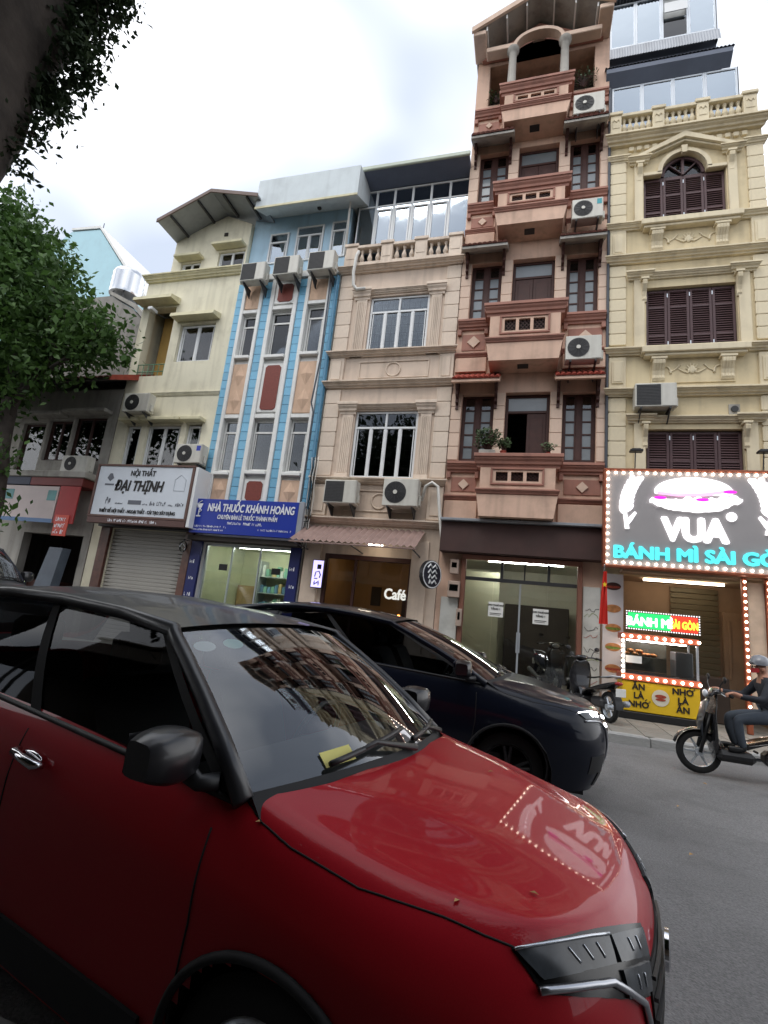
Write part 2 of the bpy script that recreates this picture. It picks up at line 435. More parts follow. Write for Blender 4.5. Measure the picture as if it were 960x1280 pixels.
# a dry fallen leaf or two on the road
# ------------------------------------------------------------------ facade helpers (front plane y = FY, outwards is -y)
def fb(g, x0, x1, z0, z1, d0, d1, b=0.0, y=FY): return g.box(x0, x1, y - d1, y - d0, z0, z1, b)
def wall(parent, x0, x1, z0, z1, holes, m, y=FY, depth=.28, name='wall'):
    xs = sorted({x0, x1, *[h[0] for h in holes], *[h[1] for h in holes]}); zs = sorted({z0, z1, *[h[2] for h in holes], *[h[3] for h in holes]})
    xs = [x for x in xs if x0 <= x <= x1]; zs = [z for z in zs if z0 <= z <= z1]
    solid = lambda i, j: 0 <= i < len(xs) - 1 and 0 <= j < len(zs) - 1 and not any(h[0] <= (xs[i] + xs[i + 1]) / 2 <= h[1] and h[2] <= (zs[j] + zs[j + 1]) / 2 <= h[3] for h in holes)
    g = G()
    for i in range(len(xs) - 1):
        for j in range(len(zs) - 1):
            if not solid(i, j): continue
            a, b, c, d = xs[i], xs[i + 1], zs[j], zs[j + 1]
            g.add([(a, y, c), (b, y, c), (b, y, d), (a, y, d)], [(0, 1, 2, 3)])
            g.add([(a, y + depth, c), (b, y + depth, c), (b, y + depth, d), (a, y + depth, d)], [(3, 2, 1, 0)])
            for di, dj, p, q in ((-1, 0, (a, c), (a, d)), (1, 0, (b, d), (b, c)), (0, -1, (b, c), (a, c)), (0, 1, (a, d), (b, d))):
                if not solid(i + di, j + dj):
                    g.add([(p[0], y, p[1]), (q[0], y, q[1]), (q[0], y + depth, q[1]), (p[0], y + depth, p[1])], [(0, 1, 2, 3)])
    return mk(name, g, m, parent)
def shell(parent, x0, x1, z0, z1, m, y0=FY + .28, y1=FY + 9, name='side_wall', inner=True):
    g = G(); t = .12
    g.box(x0, x0 + t, y0, y1, z0, z1).box(x1 - t, x1, y0, y1, z0, z1).box(x0 + t, x1 - t, y1 - t, y1, z0, z1).box(x0 + t, x1 - t, y0, y1 - t, z1 - t, z1 - .003)
    mk(name, g, m, parent)
    if inner: mk('dark_backing', G().box(x0 + t + .01, x1 - t - .01, y0 + 1.4, y0 + 1.5, 3.6, z1 - t - .01), M_dark, parent)  # dark sheet added behind the windows so the rooms look unlit
def moulding(x0, x1, z0, z1, d, y=FY, ret=True):
    """stepped cornice running along x, projecting d"""
    h = z1 - z0; g = G()
    prof = [(0, 0), (.30, 0), (.36, .22), (.55, .26), (.62, .45), (.82, .60), (.86, .74), (1, .76), (1, .97), (.97, 1), (0, 1)]
    P = [(y - a * d, z0 + b * h) for a, b in prof]
    e = d if ret else 0
    n = len(P); vs = []
    for sx, xx in ((-1, x0), (1, x1)):
        for (a, b), p in zip(prof, P): vs.append((xx + sx * a * e * .5, p[0], p[1]))
    g.add(vs, [tuple(range(n)), tuple(range(2 * n - 1, n - 1, -1))] + [(i, (i + 1) % n, (i + 1) % n + n, i + n) for i in range(n)])
    return g
def win(parent, x0, x1, z0, z1, cols=2, transom=None, m=None, gl=None, y=FY + .1, fw=.05, md=.06, name='window', curtain=None, bars=0, tcols=None, split=None):
    """casement window: frame mesh with each pane its own sub-part"""
    m = m or M_frame; gl = gl or M_gl
    g = G(); ya, yb = y, y + md
    g.box(x0, x0 + fw, ya, yb, z0, z1, .006).box(x1 - fw, x1, ya, yb, z0, z1, .006)
    g.box(x0 + fw, x1 - fw, ya, yb, z0, z0 + fw, .006).box(x0 + fw, x1 - fw, ya, yb, z1 - fw, z1, .006)
    zt = transom if transom else z1 - fw
    panes = []
    w = (x1 - x0 - 2 * fw) / cols
    if transom: g.box(x0 + fw, x1 - fw, ya - .004, yb, transom - fw / 2, transom + fw / 2, .006)
    ztl = zt - (fw / 2 if transom else 0)
    for k in range(cols):
        a, b = x0 + fw + k * w, x0 + fw + (k + 1) * w
        if k: g.box(a - fw * .5, a + fw * .5, ya - .006, yb, z0 + fw, ztl, .006)
        s = fw * .55
        # sash
        g.box(a + s * .8, a + s * 1.6, ya + .01, yb - .01, z0 + fw, ztl, .004).box(b - s * 1.6, b - s * .8, ya + .01, yb - .01, z0 + fw, ztl, .004)
        panes.append((a + s, b - s, z0 + fw, ztl))
    tc_ = tcols or max(1, cols // 2)
    if transom:
        w = (x1 - x0 - 2 * fw) / tc_
        for k in range(tc_):
            a, b = x0 + fw + k * w, x0 + fw + (k + 1) * w
            if k: g.box(a - fw * .5, a + fw * .5, ya - .006, yb, transom + fw / 2, z1 - fw, .006)
            panes.append((a, b, transom + fw / 2, z1 - fw))
    o = mk(name, g, m, parent)
    for a, b, c, d in panes: mk('pane', G().box(a, b, y + md * .45, y + md * .55, c, d), gl, o)
    if bars:
        gg = G(); n = int((x1 - x0) / bars)
        for k in range(1, n): gg.box(x0 + k * bars - .007, x0 + k * bars + .007, y + md + .05, y + md + .064, z0, z1)
        for k in range(1, int((z1 - z0) / (bars * 1.6))): gg.box(x0, x1, y + md + .066, y + md + .08, z0 + k * bars * 1.6 - .007, z0 + k * bars * 1.6 + .007)
        q = mk('window_grille', gg, M_steel, o); q['kind'] = 'stuff'
    if curtain:
        gg = G(); rows = []
        n = int((x1 - x0) / .035)
        for zz in (z0, z1): rows.append([(x0 + (x1 - x0) * i / n, y + md + .16 + .02 * math.sin(i * 1.9) + .012 * math.sin(i * .7), zz) for i in range(n + 1)])
        gg.grid(rows); mk('curtain', gg, curtain, o, smooth=True)
    return o
def blocks(parent, x0, x1, z0, z1, n, me, d=.05, gap=.018, y=FY):
    h = (z1 - z0) / n
    for k in range(n):
        piece('stone_block', me, parent, ((x0 + x1) / 2, y - d / 2 + .01, z0 + (k + .5) * h), (x1 - x0, d + .02, h - gap))
_bal = {}
def baluster_mesh(m, h, r):
    k = (m.name, round(h, 2))
    if k not in _bal:
        pr = [(.75, 0), (.75, .08), (.45, .12), (.55, .18), (.95, .30), (1.0, .38), (.7, .55), (.42, .72), (.4, .80), (.6, .84), (.45, .87), (.75, .92), (.75, 1)]
        g = G().lathe([(a * r, b * h) for a, b in pr], n=10); me = mesh_of(g, 'baluster', True); fixn(me); me.materials.append(m); _bal[k] = me
    return _bal[k]
def balustrade(parent, peds, z0, z1, m, m2, nb, d0=-.02, d1=.22, y=FY):
    """pedestals given as (x0,x1); nb balusters in each bay; a rail above, a plinth below"""
    h = z1 - z0
    for a, b in peds:
        g = G(); fb(g, a, b, z0, z1 - .10, d0, d1, .01, y); fb(g, a - .03, b + .03, z1 - .10, z1, d0 - .03, d1 + .04, .012, y)
        fb(g, a + .05, b - .05, z0 + .22, z1 - .20, d1, d1 + .012, .004, y)
        mk('pedestal', g, m2, parent)
    bm = baluster_mesh(m, h - .28, .075)
    for (a0, a), (b, b1) in zip(peds[:-1], peds[1:]):
        g = G(); fb(g, a, b, z1 - .17, z1 - .07, d0, d1 + .015, .012, y); mk('rail', g, m2, parent)
        g = G(); fb(g, a, b, z0, z0 + .11, d0, d1, .01, y); mk('plinth', g, m2, parent)
        for k in range(nb): piece('baluster', bm, parent, (a + (b - a) * (k + .5) / nb, y - (d0 + d1) / 2, z0 + .11))
def corbel_geo(x0, x1, z0, z1, d, y=FY):
    """scrolled console bracket with flutes"""
    h = z1 - z0
    P = [(0, 0), (.25, 0), (.38, .10), (.30, .25), (.42, .45), (.72, .62), (.95, .72), (1.0, .86), (1, 1), (0, 1)]
    g = G().prism([(y - a * d, z0 + b * h) for a, b in P], x0 + .01, x1 - .01, 'x')
    n = 4; w = (x1 - x0 - .04) / n
    P2 = [(0, .02), (.27, .02), (.43, .11), (.35, .25), (.47, .44), (.77, .60), (1.0, .71), (1.05, .84), (1.0, .9), (0, .9)]
    for k in range(n): g.prism([(y - a * d, z0 + b * h) for a, b in P2], x0 + .02 + k * w + w * .15, x0 + .02 + (k + 1) * w - w * .15, 'x')
    g.box(x0 - .03, x1 + .03, y - d * 1.12, y, z1 - .05, z1 + .01, .008)
    return g
def scroll_geo(cx, cz, w, h, y):
    """symmetrical leaf-scroll relief"""
    g = G(); rnd = random.Random(3)
    for s in (-1, 1):
        for k in range(3):
            a0 = k * .33 * w / 2
            pts = []; rr = []
            for i in range(9):
                t = i / 8; ang = t * 3.6
                pts.append((cx + s * (a0 + .06 * w + (w * .17) * t - .05 * w * math.sin(ang)), y - .012, cz + h * (.32 * math.sin(ang * .9 + k) * (1 - .35 * t)) * (1 if k % 2 else -1)))
                rr.append(.028 * (1 - .6 * t))
            g.tube(pts, rr, 5)
        for k in range(5):
            a = R(20 + 32 * k); g.tube([(cx + s * .02, y - .01, cz - h * .1), (cx + s * (.02 + .13 * w * math.cos(a)), y - .02, cz - h * .1 + .5 * h * math.sin(a))], [.02, .004], 5)
    g.ellip((cx, y - .01, cz - h * .05), (.07, .03, h * .3), 8, 6)
    return g
def ac_unit(label, x0, x1, z0, z1, y0, style='fan', bracket=True, dep=.30, tilt=0, wallY=FY, badge=None):
    """outdoor air-conditioner unit: front face at y0; style fan = round grille on the front, fins = condenser fins on the front"""
    cx, cz = (x0 + x1) / 2, (z0 + z1) / 2
    t = thing('air_conditioner', label, 'air conditioner', (cx, y0 + dep / 2, z0), 0, 'outdoor air conditioner units on the facades')
    mk('casing', G().box(x0, x1, y0, y0 + dep, z0, z1, .015), M_acw, t)
    w, h = x1 - x0, z1 - z0
    if style == 'fan':
        r = min(h * .42, w * .3); fx = x0 + w * .36
        g = G().lathe([(r * 1.02, 0), (r * 1.02, .012), (r * .96, .012)], fx, cz, 28, 'y', y0 - .012)
        f = mk('fan', g, M_acb, t, smooth=40)
        gg = G()
        for k in range(1, 8): 
            rr = r * k / 8
            gg.tube([(fx + rr * math.cos(a * math.pi / 12), y0 - .018, cz + rr * math.sin(a * math.pi / 12)) for a in range(25)], .0035, 4, False)
        for k in range(12):
            a = k * math.pi / 6; gg.tube([(fx, y0 - .018, cz), (fx + r * math.cos(a), y0 - .018, cz + r * math.sin(a))], .004, 4)
        q = mk('fan_grille', gg, M_acg, f); q['kind'] = 'stuff'
        mk('hub', G().lathe([(r * .2, 0), (r * .2, .02), (r * .1, .025)], fx, cz, 14, 'y', y0 - .035), M_acw, f)
        mk('side_panel', G().box(x0 + w * .73, x1 - .015, y0 - .006, y0 - .001, z0 + .02, z1 - .02, .002), M_acw, t)
    else:
        g = G().box(x0 + .03, x0 + w * .62, y0 - .008, y0 - .001, z0 + .04, z1 - .04, .003); f = mk('fins', g, M_acg, t)
        gg = G(); n = 14
        for k in range(n):
            zz = z0 + .05 + (h - .1) * k / (n - 1); gg.box(x0 + .035, x0 + w * .615, y0 - .016, y0 - .008, zz - .004, zz + .004)
        q = mk('fin_blades', gg, M_acb, f); q['kind'] = 'stuff'
        mk('side_panel', G().box(x0 + w * .65, x1 - .015, y0 - .006, y0 - .001, z0 + .02, z1 - .02, .002), M_acw, t)
    if badge: mk('energy_label', G().box(x1 - w * .2, x1 - w * .05, y0 - .010, y0 - .007, z1 - h * .36, z1 - h * .1), badge, t)
    mk('pipe_cover', G().box(x1, x1 + .05, y0 + dep * .4, y0 + dep * .8, z0 + .05, z0 + h * .45, .01), M_acw, t)
    if bracket:
        for xx in (x0 + w * .15, x1 - w * .15):
            g = G().box(xx - .02, xx + .02, y0 + .02, wallY - .003, z0 - .04, z0 - .001).prism([(wallY - .003, z0 - .05), (wallY - .003, z0 - .28), (wallY - .04, z0 - .28), (y0 + .06, z0 - .05)], xx - .012, xx + .012, 'x')
            mk('bracket', g, M_steel, t)
    return t
def corrugated(x0, x1, y0, z0, y1, z1, pitch=.09, amp=.02, t=.006):
    """sheet from edge (y0,z0) to edge (y1,z1), ribs running down the slope"""
    n = max(4, int((x1 - x0) / pitch * 4)); g = G(); rows = []
    for (yy, zz, o) in ((y0, z0, 0), (y1, z1, 0), (y1, z1, -t), (y0, z0, -t)):
        rows.append([(x0 + (x1 - x0) * i / n, yy, zz + o + amp * math.sin(2 * math.pi * i / 4)) for i in range(n + 1)])
    rows.append(rows[0]); g.grid(rows); return g
def louvre_leaf(parent, x0, x1, z0, z1, y, m, rails=(.0, .5, 1.0), n=None):
    """shutter leaf with stiles, rails and slanted slats"""
    s = .06; g = G()
    g.box(x0, x0 + s, y - .035, y, z0, z1, .006).box(x1 - s, x1, y - .035, y, z0, z1, .006)
    zs = [z0 + (z1 - z0) * r for r in rails]
    for k, zz in enumerate(zs):
        a = min(max(zz - s / 2, z0), z1 - s); g.box(x0 + s, x1 - s, y - .034, y, a, a + s, .005)
    o = mk('shutter', g, m, parent)
    gg = G()
    for za, zb in zip(zs[:-1], zs[1:]):
        k = int((zb - za - s) / .055)
        for i in range(k):
            zz = za + s / 2 + (zb - za - s) * (i + .5) / k
            gg.add([(x0 + s, y - .030, zz - .022), (x1 - s, y - .030, zz - .022), (x1 - s, y - .006, zz + .018), (x0 + s, y - .006, zz + .018), (x0 + s, y - .025, zz - .026), (x1 - s, y - .025, zz - .026), (x1 - s, y - .001, zz + .014), (x0 + s, y - .001, zz + .014)], [(0, 1, 2, 3), (7, 6, 5, 4), (0, 4, 5, 1), (2, 6, 7, 3), (1, 5, 6, 2), (0, 3, 7, 4)])
    q = mk('slats', gg, m, o); q['kind'] = 'stuff'
    g = G()
    for zz in (z0 + .18, z1 - .2): g.box(x0 - .012, x0 + .012, y - .042, y - .036, zz, zz + .1)
    mk('hinge', g, M_alu, o)
    return o
# ================================================================== yellow town house
YH = thing('town_house', 'tall narrow yellow town house with dark purple louvred shutters and glazed top storeys', 'building', (3.47, FY, 0), group='terraced houses across the street')
x0, x1 = 1.72, 5.22
wall(YH, x0, x1, .0, 14.72, [(2.54, 4.41, 12.06, 13.50), (2.96, 3.99, 13.50, 14.09), (2.58, 4.52, 8.46, 10.18), (2.56, 4.52, 5.0, 6.46), (2.08, 4.98, .10, 3.05)], M_yel)
shell(YH, x0, x1, 0, 14.72, M_yel)
sb = unit('stone_block', M_yel2, .06)
for a, b in ((1.74, 2.12), (4.86, 5.22)):
    blocks(YH, a, b, 12.02, 13.98, 6, sb); blocks(YH, a, b, 8.62, 10.84, 7, sb); blocks(YH, a, b, 5.42, 7.24, 5, sb); blocks(YH, a, b, 3.3, 5.3, 5, sb)
    for z in (11.12, 7.55):
        g = G(); fb(g, a, b, z - .08, z + .74, 0, .07, .012); fb(g, a + .06, b - .06, z + .04, z + .62, .07, .10, .01); fb(g, a + .1, b - .1, z + .08, z + .58, .10, .112, .01)
        mk('pedestal_panel', g, M_yel2, YH)
    mk('capital', moulding(a - .02, b + .02, 13.98, 14.14, .16), M_yel2, YH)
for z, h, d in ((14.5, .2, .32), (11.86, .16, .20), (10.88, .16, .24), (8.34, .16, .20), (7.26, .16, .24)):
    mk('cornice', moulding(x0, x1, z, z + h, d), M_yel2, YH)
g = G(); n = 15
db = unit('dentil', M_yel2, .06)
for k in range(n):
    if 2.2 + k * .185 < 4.8: piece('dentil', db, YH, (2.24 + k * .185, FY - .035, 14.37), (.115, .075, .12))
# balustrade with carved pedestals
balustrade(YH, [(1.70, 1.97), (2.72, 3.0), (3.74, 4.02), (4.78, 5.08)], 14.72, 15.46, M_yel2, M_yel2, 5)
for a in (1.835, 2.86, 3.88, 4.93):
    g = G()
    for s in (-1, 1): g.tube([(a + s * .08, FY - .238, 15.15), (a + s * .05, FY - .24, 15.2), (a, FY - .24, 15.13)], .014, 5)
    mk('ornament', g, M_yel2, YH)
# pediment and arched shutter window
cx = 3.475
g = G()
for s in (-1, 1):
    g.prism([(cx, 14.56), (cx, 14.40), (cx + s * .98, 13.98), (cx + s * 1.18, 13.98)], FY - .20, FY, 'y')
    g.prism([(cx, 14.39), (cx, 14.33), (cx + s * .86, 13.98), (cx + s * .97, 13.98)], FY - .13, FY, 'y')
mk('pediment', g, M_yel2, YH)
for s in (-1, 1):
    xa = cx + s * 1.06; g = G()
    fb(g, xa - .1, xa + .1, 12.05, 13.86, 0, .06, .008); mk('pilaster', g, M_yel2, YH)
    mk('pilaster_cap', moulding(xa - .18, xa + .18, 13.84, 13.99, .22), M_yel2, YH)
    mk('console', corbel_geo(xa - .07 - s * .02, xa + .07 - s * .02, 13.28, 13.84, .16), M_yel2, YH)
# arch spandrels
n = 14; ra = .515; zc = 13.52
g = G()
arc = [(cx + ra * math.cos(math.pi * i / n), zc + .555 * math.sin(math.pi * i / n)) for i in range(n + 1)]
for i in range(n):
    a, b = arc[i], arc[i + 1]
    g.prism([a, b, (b[0], 14.10), (a[0], 14.10)], FY - .004, FY + .2, 'y')
mk('arch_spandrel', g, M_yel, YH)
g = G(); ro, ri = .62, .515
for i in range(n):
    t0, t1 = math.pi * i / n, math.pi * (i + 1) / n
    g.prism([(cx + ri * math.cos(t0), zc + (ri + .04) * math.sin(t0)), (cx + ro * math.cos(t0), zc + (ro + .03) * math.sin(t0)), (cx + ro * math.cos(t1), zc + (ro + .03) * math.sin(t1)), (cx + ri * math.cos(t1), zc + (ri + .04) * math.sin(t1))], FY - .07, FY - .005, 'y')
for s in (-1, 1): g.box(cx + s * .515, cx + s * .95, FY - .07, FY - .004, 13.46, 13.56, .01)
mk('arch_moulding', g, M_yel2, YH)
W = mk('shuttered_window', G().box(2.545, 4.405, FY + .12, FY + .16, 13.44, 13.50).box(cx - .03, cx + .03, FY + .08, FY + .16, 13.5, 14.05), M_shut, YH)
for k in range(4):
    a = 2.55 + k * .465; louvre_leaf(YH, a, a + .458, 12.07, 13.44, FY + .13, M_shut, (0, .26, .62, 1.0))
g = G()
fan = [(cx + .50 * math.cos(math.pi * i / 12), 13.51 + .54 * math.sin(math.pi * i / 12)) for i in range(13)]
for i in range(12): g.prism([fan[i], fan[i + 1], (fan[i + 1][0] * .86 + cx * .14, 13.51 + (fan[i + 1][1] - 13.51) * .86), (fan[i][0] * .86 + cx * .14, 13.51 + (fan[i][1] - 13.51) * .86)], FY + .09, FY + .15, 'y')
for a in (45, 135): g.prism([(cx, 13.52), (cx + .02, 13.52), (cx + .46 * math.cos(R(a)) + .02, 13.51 + .5 * math.sin(R(a))), (cx + .46 * math.cos(R(a)) - .02, 13.51 + .5 * math.sin(R(a)))], FY + .1, FY + .15, 'y')
mk('fanlight_frame', g, M_shut, W)
mk('fanlight_pane', G().prism([(p[0], p[1]) for p in fan], FY + .16, FY + .17, 'y'), M_gld, W)
mk('keystone', G().prism([(cx - .05, 14.0), (cx + .05, 14.0), (cx + .075, 14.22), (cx - .075, 14.22)], FY - .11, FY - .01, 'y'), M_yel2, YH)
# second and third shutter windows with lintels, sills, consoles and reliefs
for zb, zt, lz, nr in ((8.46, 10.18, 10.40, (0, .26, .72, 1)), (5.0, 6.46, 6.60, (0, .5, 1))):
    for k in range(4):
        a = 2.59 + k * .482; louvre_leaf(YH, a, a + .474, zb + .01, zt - .03, FY + .13, M_shut, nr)
    mk('lintel', moulding(2.2, 4.84, lz, lz + .14, .16), M_yel2, YH)
    for xa in (2.42, 4.66):
        g = G(); fb(g, xa - .12, xa + .12, zb, lz, 0, .05, .008); mk('pilaster', g, M_yel2, YH)
        mk('pilaster_cap', moulding(xa - .22, xa + .22, lz - .001, lz + .17, .22), M_yel2, YH)
        mk('console', corbel_geo(xa + (.05 if xa < 3 else -.17), xa + (.17 if xa < 3 else -.05), lz - .62, lz - .02, .17), M_yel2, YH)
for z in (11.94, 8.40):
    g = G(); fb(g, 2.44, 4.66, z - .10, z + .06, -.02, .26, .015); fb(g, 2.5, 4.6, z - .17, z - .10, 0, .2, .01); mk('sill', g, M_yel2, YH)
    for xa in (2.82, 4.24): mk('sill_bracket', corbel_geo(xa - .14, xa + .14, z - .74, z - .2, .18), M_yel2, YH)
    g = G(); fb(g, 2.66, 4.40, z - .80, z - .17, 0, .025, .008); mk('relief_panel', g, M_yel, YH)
    mk('relief', scroll_geo(3.53, z - .46, 1.15, .36, FY - .025), M_yel2, YH, smooth=True)
g = G(); fb(g, 4.24, 4.46, 6.80, 7.04, 0, .03, .005); v = mk('vent', g, M_grey, YH)
mk('vent_fan', G().lathe([(.075, 0), (.075, .02), (.05, .025)], 4.35, 6.92, 14, 'y', FY - .055), M_acb, v)
# glazed storeys on the roof
ya = 12.12
for (xa, xb, za, zb, yy, n, gl) in ((1.78, 4.82, 15.0, 16.72, ya, 4, M_glsky), (1.76, 4.52, 18.62, 20.3, 12.48, 4, M_glsky)):
    w = (xb - xa) / n
    for k in range(n):
        o = mk('window', G().box(xa + k * w, xa + k * w + .05, yy, yy + .06, za, zb, .006).box(xa + (k + 1) * w - .05, xa + (k + 1) * w, yy, yy + .06, za, zb, .006).box(xa + k * w + .05, xa + (k + 1) * w - .05, yy, yy + .06, zb - .06, zb, .006).box(xa + k * w + .05, xa + (k + 1) * w - .05, yy, yy + .06, za, za + .06, .006), M_alu, YH)
        if k == 2 and yy > ya:
            mk('pane', G().box(xa + k * w + .05, xa + (k + 1) * w - .05, yy - .12, yy - .10, zb - .85, zb - .5), M_frame, o)
            mk('lower_pane', G().box(xa + k * w + .05, xa + (k + 1) * w - .05, yy + .02, yy + .03, za + .06, zb - .9), M_gld, o)
            continue
        mk('pane', G().box(xa + k * w + .05, xa + (k + 1) * w - .05, yy + .02, yy + .03, za + .06, zb - .06), gl, o)
    g = G(); n2 = 40; rows = []
    for zz in (za, zb): rows.append([(xa + (xb - xa) * i / n2, yy + .09 + .012 * math.sin(i * 1.7), zz) for i in range(n2 + 1)])
    g.grid(rows); mk('curtain', g, M_curt if yy > ya else M_paneb, YH, smooth=True)
    mk('glazed_side', G().box(xa - .02, xa, yy, yy + 4, za - .4, zb), M_sheetd, YH); mk('glazed_side', G().box(xb, xb + .02, yy, yy + 4, za - .4, zb), M_sheetd, YH)
mk('roof_slab', G().box(1.74, 4.95, 12.28, 20, 14.74, 14.9), M_conc, YH)
M_sof = mat('blue grey soffit', srgb(92, 100, 116), .6, var=.12, scale=2)
mk('roof_sheet', corrugated(1.56, 4.70, 11.86, 17.16, 13.2, 17.75), M_sheetd, YH)
mk('fascia_board', G().prism([(11.88, 16.98), (11.88, 17.12), (12.3, 17.3), (12.12, 16.73)], 1.60, 4.66, 'x'), M_sof, YH)
mk('skirt_sheet', corrugated(1.70, 4.58, 12.36, 18.12, 12.46, 18.6, .07, .014), M_sheet, YH)
mk('storey_wall', G().box(1.78, 4.52, 12.56, 20, 17.3, 18.6), M_sof, YH)
mk('top_roof', corrugated(1.6, 4.65, 12.36, 20.36, 15, 20.7), M_sheetd, YH)
mk('drain_pipe', G().tube([(1.70, FY - .06, 3.2), (1.70, FY - .06, 16.5)], .035, 8), M_sheetd, YH)
ac_unit('grey air conditioner unit with dark fins above the lowest purple shutters of the yellow house', 2.26, 3.12, 6.86, 7.44, 11.62, 'fins')
# --- light box sign of the sandwich shop
M_sgn = mat('sign panel grey', srgb(156, 152, 152), .5, var=.04)
M_rim = mat('sign rim copper', srgb(150, 84, 58), .45, metal=.3, var=.1)
E_w = emis('lit white letters', (1, .98, 1), .85)
E_c = emis('lit cyan letters', (.08, .62, .68), .8)
E_m = emis('lit magenta', (.8, .02, .55), .8)
E_p = emis('lit pale pink', (.95, .45, .75), .7)
E_b = emis('bulb', (1, .80, .64), 9.0, True)
SY = 11.3
SG = thing('shop_sign', 'grey illuminated shop sign with white sandwich emblem, wheat ears and a border of bulbs', 'sign', (3.4, SY, 3.1))
mk('panel', G().box(1.60, 5.26, SY, SY + .18, 3.14, 5.24, .01), M_sgn, SG)
g = G().box(1.57, 5.29, SY - .035, SY + .19, 5.215, 5.265, .01).box(1.57, 5.29, SY - .035, SY + .19, 3.10, 3.15, .01).box(1.57, 1.62, SY - .035, SY + .19, 3.151, 5.214, .01).box(5.24, 5.29, SY - .035, SY + .19, 3.151, 5.214, .01)
mk('rim', g, M_rim, SG)
g = G()
def bulb(g, x, y, z, r=.026): g.ellip((x, y, z), (r, r * .8, r), 6, 4)
n = 23
for k in range(n + 1):
    x = 1.655 + (5.205 - 1.655) * k / n
    bulb(g, x, SY - .03, 5.165); bulb(g, x, SY - .03, 3.205)
for k in range(1, 13):
    z = 3.205 + 1.96 * k / 13
    bulb(g, 1.655, SY - .03, z); bulb(g, 5.205, SY - .03, z)
q = mk('border_bulbs', g, E_b, SG, smooth=True); q['kind'] = 'stuff'
lettering(SG, 'VUA', .66, 3.29, SY - .03, 3.74, E_w, .045, .03, width=1.24)
lettering(SG, 'BÁNH MÌ SÀI GÒN', .36, 3.40, SY - .03, 3.31, E_c, .018, .03, width=3.26)
mk('dot', G().lathe([(.095, 0), (.095, .03)], 3.96, 4.27, 20, 'y', SY - .04), E_w, SG)
# sandwich emblem
def ell(cx, cz, a, b, n=28, t0=0, t1=360): return [(cx + a * math.cos(R(t0 + (t1 - t0) * i / n)), cz + b * math.sin(R(t0 + (t1 - t0) * i / n))) for i in range(n + (0 if t1 - t0 == 360 else 1))]
rn = random.Random(5)
E_s = emis('lit soft white', (.92, .80, .88), .62)
bun = ell(3.28, 4.78, .72, .30, 36, -12, 192)
mk('bun_top', G().prism(bun, SY - .055, SY - .001, 'y'), E_w, SG)
low = [(x + .012 * rn.uniform(-1, 1), z + .010 * rn.uniform(-1, 1)) for x, z in ell(3.28, 4.58, .74, .24, 40, 176, 364)]
mk('bun_bottom', G().prism(low, SY - .050, SY - .001, 'y'), E_w, SG)
fr = [(2.46 + 1.70 * i / 34, 4.62 + .035 * math.sin(i * 1.45) + .12 * (i / 34 - .35) + .03 * math.sin(i * .5)) for i in range(35)]
fr2 = [(2.46 + 1.70 * i / 34, 4.50 + .045 * math.sin(i * 1.1 + 1) + .10 * (i / 34 - .35)) for i in range(34, -1, -1)]
mk('lettuce', G().prism(fr + fr2, SY - .060, SY - .056, 'y'), E_w, SG)
mk('filling', G().prism([(2.60, 4.70), (3.0, 4.66), (3.5, 4.68), (3.98, 4.78), (4.0, 4.84), (3.5, 4.75), (3.0, 4.71), (2.62, 4.76)], SY - .066, SY - .0565, 'y'), E_p, SG)
for a, c in ((2.66, 4.62), (3.44, 4.60), (3.94, 4.78)):
    mk('tomato', G().prism(ell(a, c, .12, .035), SY - .072, SY - .067, 'y'), E_m, SG)
for a, c in ((2.86, 4.93), (3.22, 4.97), (3.60, 4.95)):
    mk('crust_cut', G().tube([(a, SY - .057, c + .05), (a + .10, SY - .057, c + .0), (a + .22, SY - .057, c - .12)], [.004, .014, .004], 5), E_s, SG)
mk('crumb_line', G().tube([(2.75, SY - .052, 4.44), (3.1, SY - .052, 4.38), (3.6, SY - .052, 4.37)], [.003, .008, .003], 5), E_s, SG)
def wheat(s, cx):
    g = G()
    for k in range(7):
        t = k / 6; zz = 4.38 + .62 * t; xx = cx + s * (.02 + .20 * t * t)
        for q in (-1, 1):
            a = R(70 - q * 28) if s > 0 else R(110 - q * 28)
            p = []
            for i in range(12):
                th = 2 * math.pi * i / 12; u, w = .125 * math.cos(th), .062 * math.sin(th)
                p.append((xx + q * .06 + u * math.cos(a) - w * math.sin(a), zz + u * math.sin(a) + w * math.cos(a)))
            g.prism(p, SY - .045 - .001 * k - .0005 * q, SY - .002, 'y')
    for k in range(3):
        a = R(75 - s * 8 * k * s) if s > 0 else R(105 + 8 * k)
        g.tube([(cx + s * .22, SY - .03, 4.98), (cx + s * .22 + .14 * math.cos(a) * 1.2 + s * .03 * k, SY - .03, 4.98 + .12 * math.sin(a))], [.028, .006], 5)
    g.prism([(cx - .035, 4.36), (cx + .035, 4.36), (cx + s * .075 + .02, 3.93), (cx + s * .075 - .06, 3.93)], SY - .04, SY - .002, 'y')
    g.prism([(cx + s * .05, 3.98), (cx + s * .06, 4.14), (cx + s * .20, 4.31), (cx + s * .235, 4.27), (cx + s * .14, 4.10)], SY - .042, SY - .002, 'y')
    mk('wheat_ear', g, E_w, SG)
wheat(1, 1.98); wheat(-1, 4.66)
mk('sign_bracket', G().box(1.72, 1.78, SY + .181, FY - .003, 3.6, 3.66).box(1.72, 1.78, SY + .181, FY - .003, 4.8, 4.86).box(4.9, 4.96, SY + .181, FY - .003, 3.6, 3.66).box(4.9, 4.96, SY + .181, FY - .003, 4.8, 4.86), M_steel, SG)
